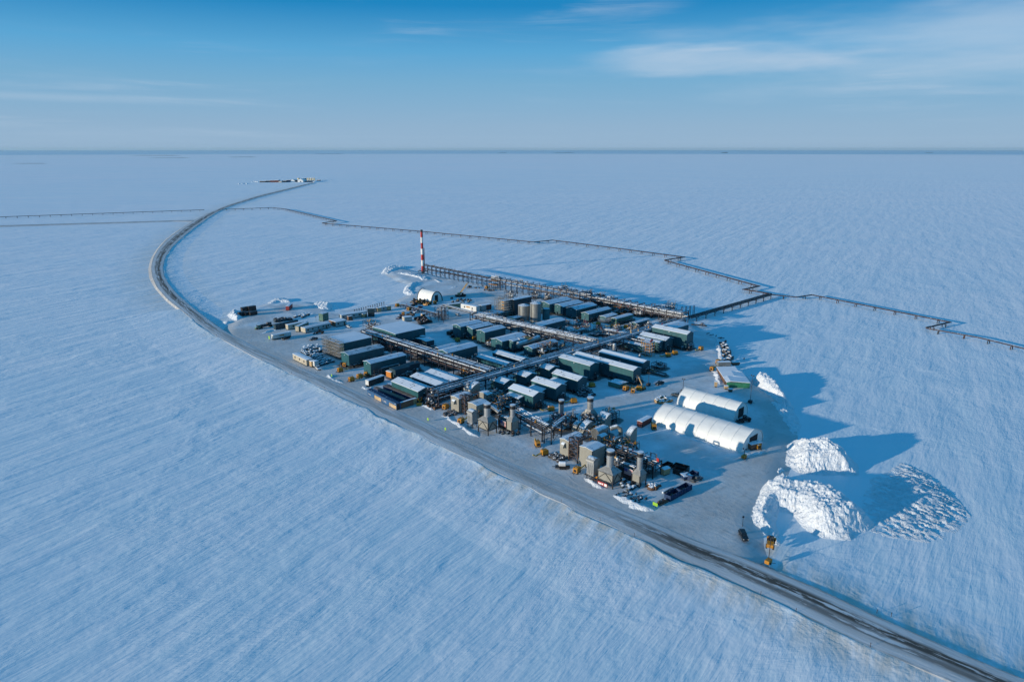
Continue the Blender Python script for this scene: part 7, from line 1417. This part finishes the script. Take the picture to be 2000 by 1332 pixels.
# ------------------------------------------------------------------ the drilling camp far away
def faraway():
    z = ZG
    def g(x, y): return at(*px('s', x, y), z)
    def bx(x0, x1, ytop, yb, label, name, mat, dep=25, cat='building', group='buildings of the distant camp', kind='box'):
        a, b_ = g(x0, yb), g(x1, yb); w = b_.x - a.x; h = ztop(a, px('s', x0, ytop)) - z
        t = thing(name, label, cat, a, 0, group)
        if kind == 'box': part('wall', t, mat, lambda b: b.box(0, w, 0, dep, -1, h)); part('roof', t, M_roof_cold, lambda b: b.box(-.5, w + .5, -.5, dep + .5, h, h + .8))
        if kind == 'arch': part('cover', t, mat, lambda b: b.prism([(w / 2 - w / 2 * math.cos(math.pi * k / 14), h * math.sin(math.pi * k / 14)) for k in range(15)], 0, dep, 'y'))
        if kind == 'gable': part('wall', t, mat, lambda b: b.prism([(0, -1), (w, -1), (w, h * .6), (w / 2, h), (0, h * .6)], 0, dep, 'y')); part('door', t, M_trim, lambda b: b.box(w * .4, w * .6, -.5, -.02, -1, h * .3))
        if kind == 'silo':
            part('shell', t, mat, lambda b: b.cyl((w / 2, w / 2, -1), (w / 2, w / 2, h), w / 2, 14)); part('roof', t, M_white, lambda b: b.cyl((w / 2, w / 2, h), (w / 2, w / 2, h + 1.6), w / 2, 14, r2=.8))
    bx(560, 650, 285, 305, 'dark low building at the left end of the distant camp', 'camp_building', M_black); bx(655, 730, 278, 303, 'dark snow-topped building second in the distant camp', 'camp_building', M_teal_dk); bx(735, 800, 274, 305, 'maroon building of the distant camp, left part', 'camp_building', M_maroon)
    bx(805, 865, 272, 305, 'maroon building of the distant camp, right part', 'camp_building', M_maroon); bx(868, 915, 290, 308, 'cream low building before the maroon ones', 'camp_building', M_cream, 12); bx(918, 990, 278, 303, 'black low building in the middle of the distant camp', 'camp_building', M_black)
    bx(995, 1060, 268, 300, 'dark building left of the distant white arch', 'camp_building', M_navy); bx(1062, 1128, 258, 300, 'white arched hangar of the distant camp', 'camp_shelter', M_whitefab, 40, kind='arch'); bx(1130, 1172, 270, 298, 'dark shed between arch and gabled hall, distant camp', 'camp_building', M_black)
    bx(1174, 1212, 236, 290, 'slim white tower of the distant camp', 'camp_tower', M_silo, 8, kind='silo'); bx(1180, 1268, 246, 304, 'tall white gabled hall of the distant camp', 'camp_building', M_whitefab, 40, kind='gable'); bx(1240, 1300, 240, 296, 'teal building behind the tall white gabled hall', 'camp_building', M_tankteal, 20)
    for k, x in enumerate([1302, 1330, 1358, 1385, 1412, 1440]): bx(x, x + 20, 233, 276, ['first', 'second', 'third', 'fourth', 'fifth', 'last'][k] + ' cream silo from the left in the distant row', 'camp_silo', M_silo, cat='silo', group='cream silos of the distant camp', kind='silo')
    bx(1290, 1420, 282, 300, 'low dark store beneath the cream silos', 'camp_building', M_black, 15); bx(1490, 1545, 266, 280, 'dark low store right of the cream silos', 'camp_building', M_black, 10)
    for k, (x0, x1, yt, yb, s) in enumerate([(215, 350, 318, 332, 1), (420, 560, 284, 300, 2), (1140, 1200, 298, 312, 3), (1560, 1610, 262, 274, 4), (1690, 1740, 270, 278, 5), (1400, 1460, 292, 304, 6)]):
        a, b_ = g(x0, yb), g(x1, yb); w = b_.x - a.x; h = ztop(a, px('s', x0, yt)) - z; rr = random.Random(s)
        item('distant_snow_bank', 'snow bank of the distant camp, ' + ['far left, detached', 'left of the dark buildings', 'before the gabled hall', 'just right of the silos', 'farthest right', 'at the road end'][k], 'snow pile', a, 0, [M_snowpile], lambda b: [b.ball((w * (i + .5) / 9, rr.uniform(0, 30), 0), w / 9, 10, 6, sy=2, sz=h / (w / 9) * rr.uniform(.5, 1)) for i in range(9)], 'snow banks of the distant camp')
faraway()
# specks on the horizon
for k, (x, y, w, h_) in enumerate([(1100, 293.5, 900, 9), (1415, 296, 260, 22), (980, 294, 400, 8), (1815, 297.5, 300, 10), (300, 304.5, 1100, 5), (325, 309, 700, 3), (470, 307.5, 500, 4), (640, 301.5, 900, 5), (50, 320, 350, 2)]):
    y = y if y > 299 else 299.2
    o = at(x, y, ZG); item('distant_bluff', 'thin dark line of distant shore near the horizon', 'ridge', o, 0, [M_teal_dk], lambda b: b.prism([(-w / 2, -1), (w / 2, -1), (w * .3, h_), (-w * .2, h_ * .8)], 0, 60, 'y'), 'distant shore lines')
    bpy.context.scene.objects
# ------------------------------------------------------------------ steam and haze
def vol_mat(name, dens, col):
    m = bpy.data.materials.new(name); m.use_nodes = True; nt = m.node_tree; nt.nodes.clear(); o = nt.nodes.new('ShaderNodeOutputMaterial'); v = nt.nodes.new('ShaderNodeVolumePrincipled')
    v.inputs['Density'].default_value = dens; v.inputs['Color'].default_value = (*col, 1); v.inputs['Anisotropy'].default_value = .1; nt.links.new(v.outputs[0], o.inputs['Volume']); return m
def steam():
    t = thing('steam_cloud', 'thin white steam drifting from the heater beside the far row of modules', 'steam', P('h', 1290, 960), 0); t['kind'] = 'stuff'
    m = vol_mat('steam_vapour', .085, (1, 1, 1)); rr = random.Random(3)
    for k in range(7): part('puff', t, m, lambda b: b.ball((1.2 + k * 1.1 + rr.uniform(-.6, .6), rr.uniform(-1, 1), 2.4 + abs(3 - k) * .5 + rr.uniform(0, 1.6)), rr.uniform(1.2, 2.6), 12, 8, sz=.8))
steam()
def haze():
    b = MB(); b.box(-88000, 88000, -88000, 88000, ZG - 3, 190); o = b.obj('haze', vol_mat('haze_air', 1.1e-5, (.60, .86, 1.0))); tag(o, 'thin cold haze over the tundra', None, None, 'stuff')
haze()
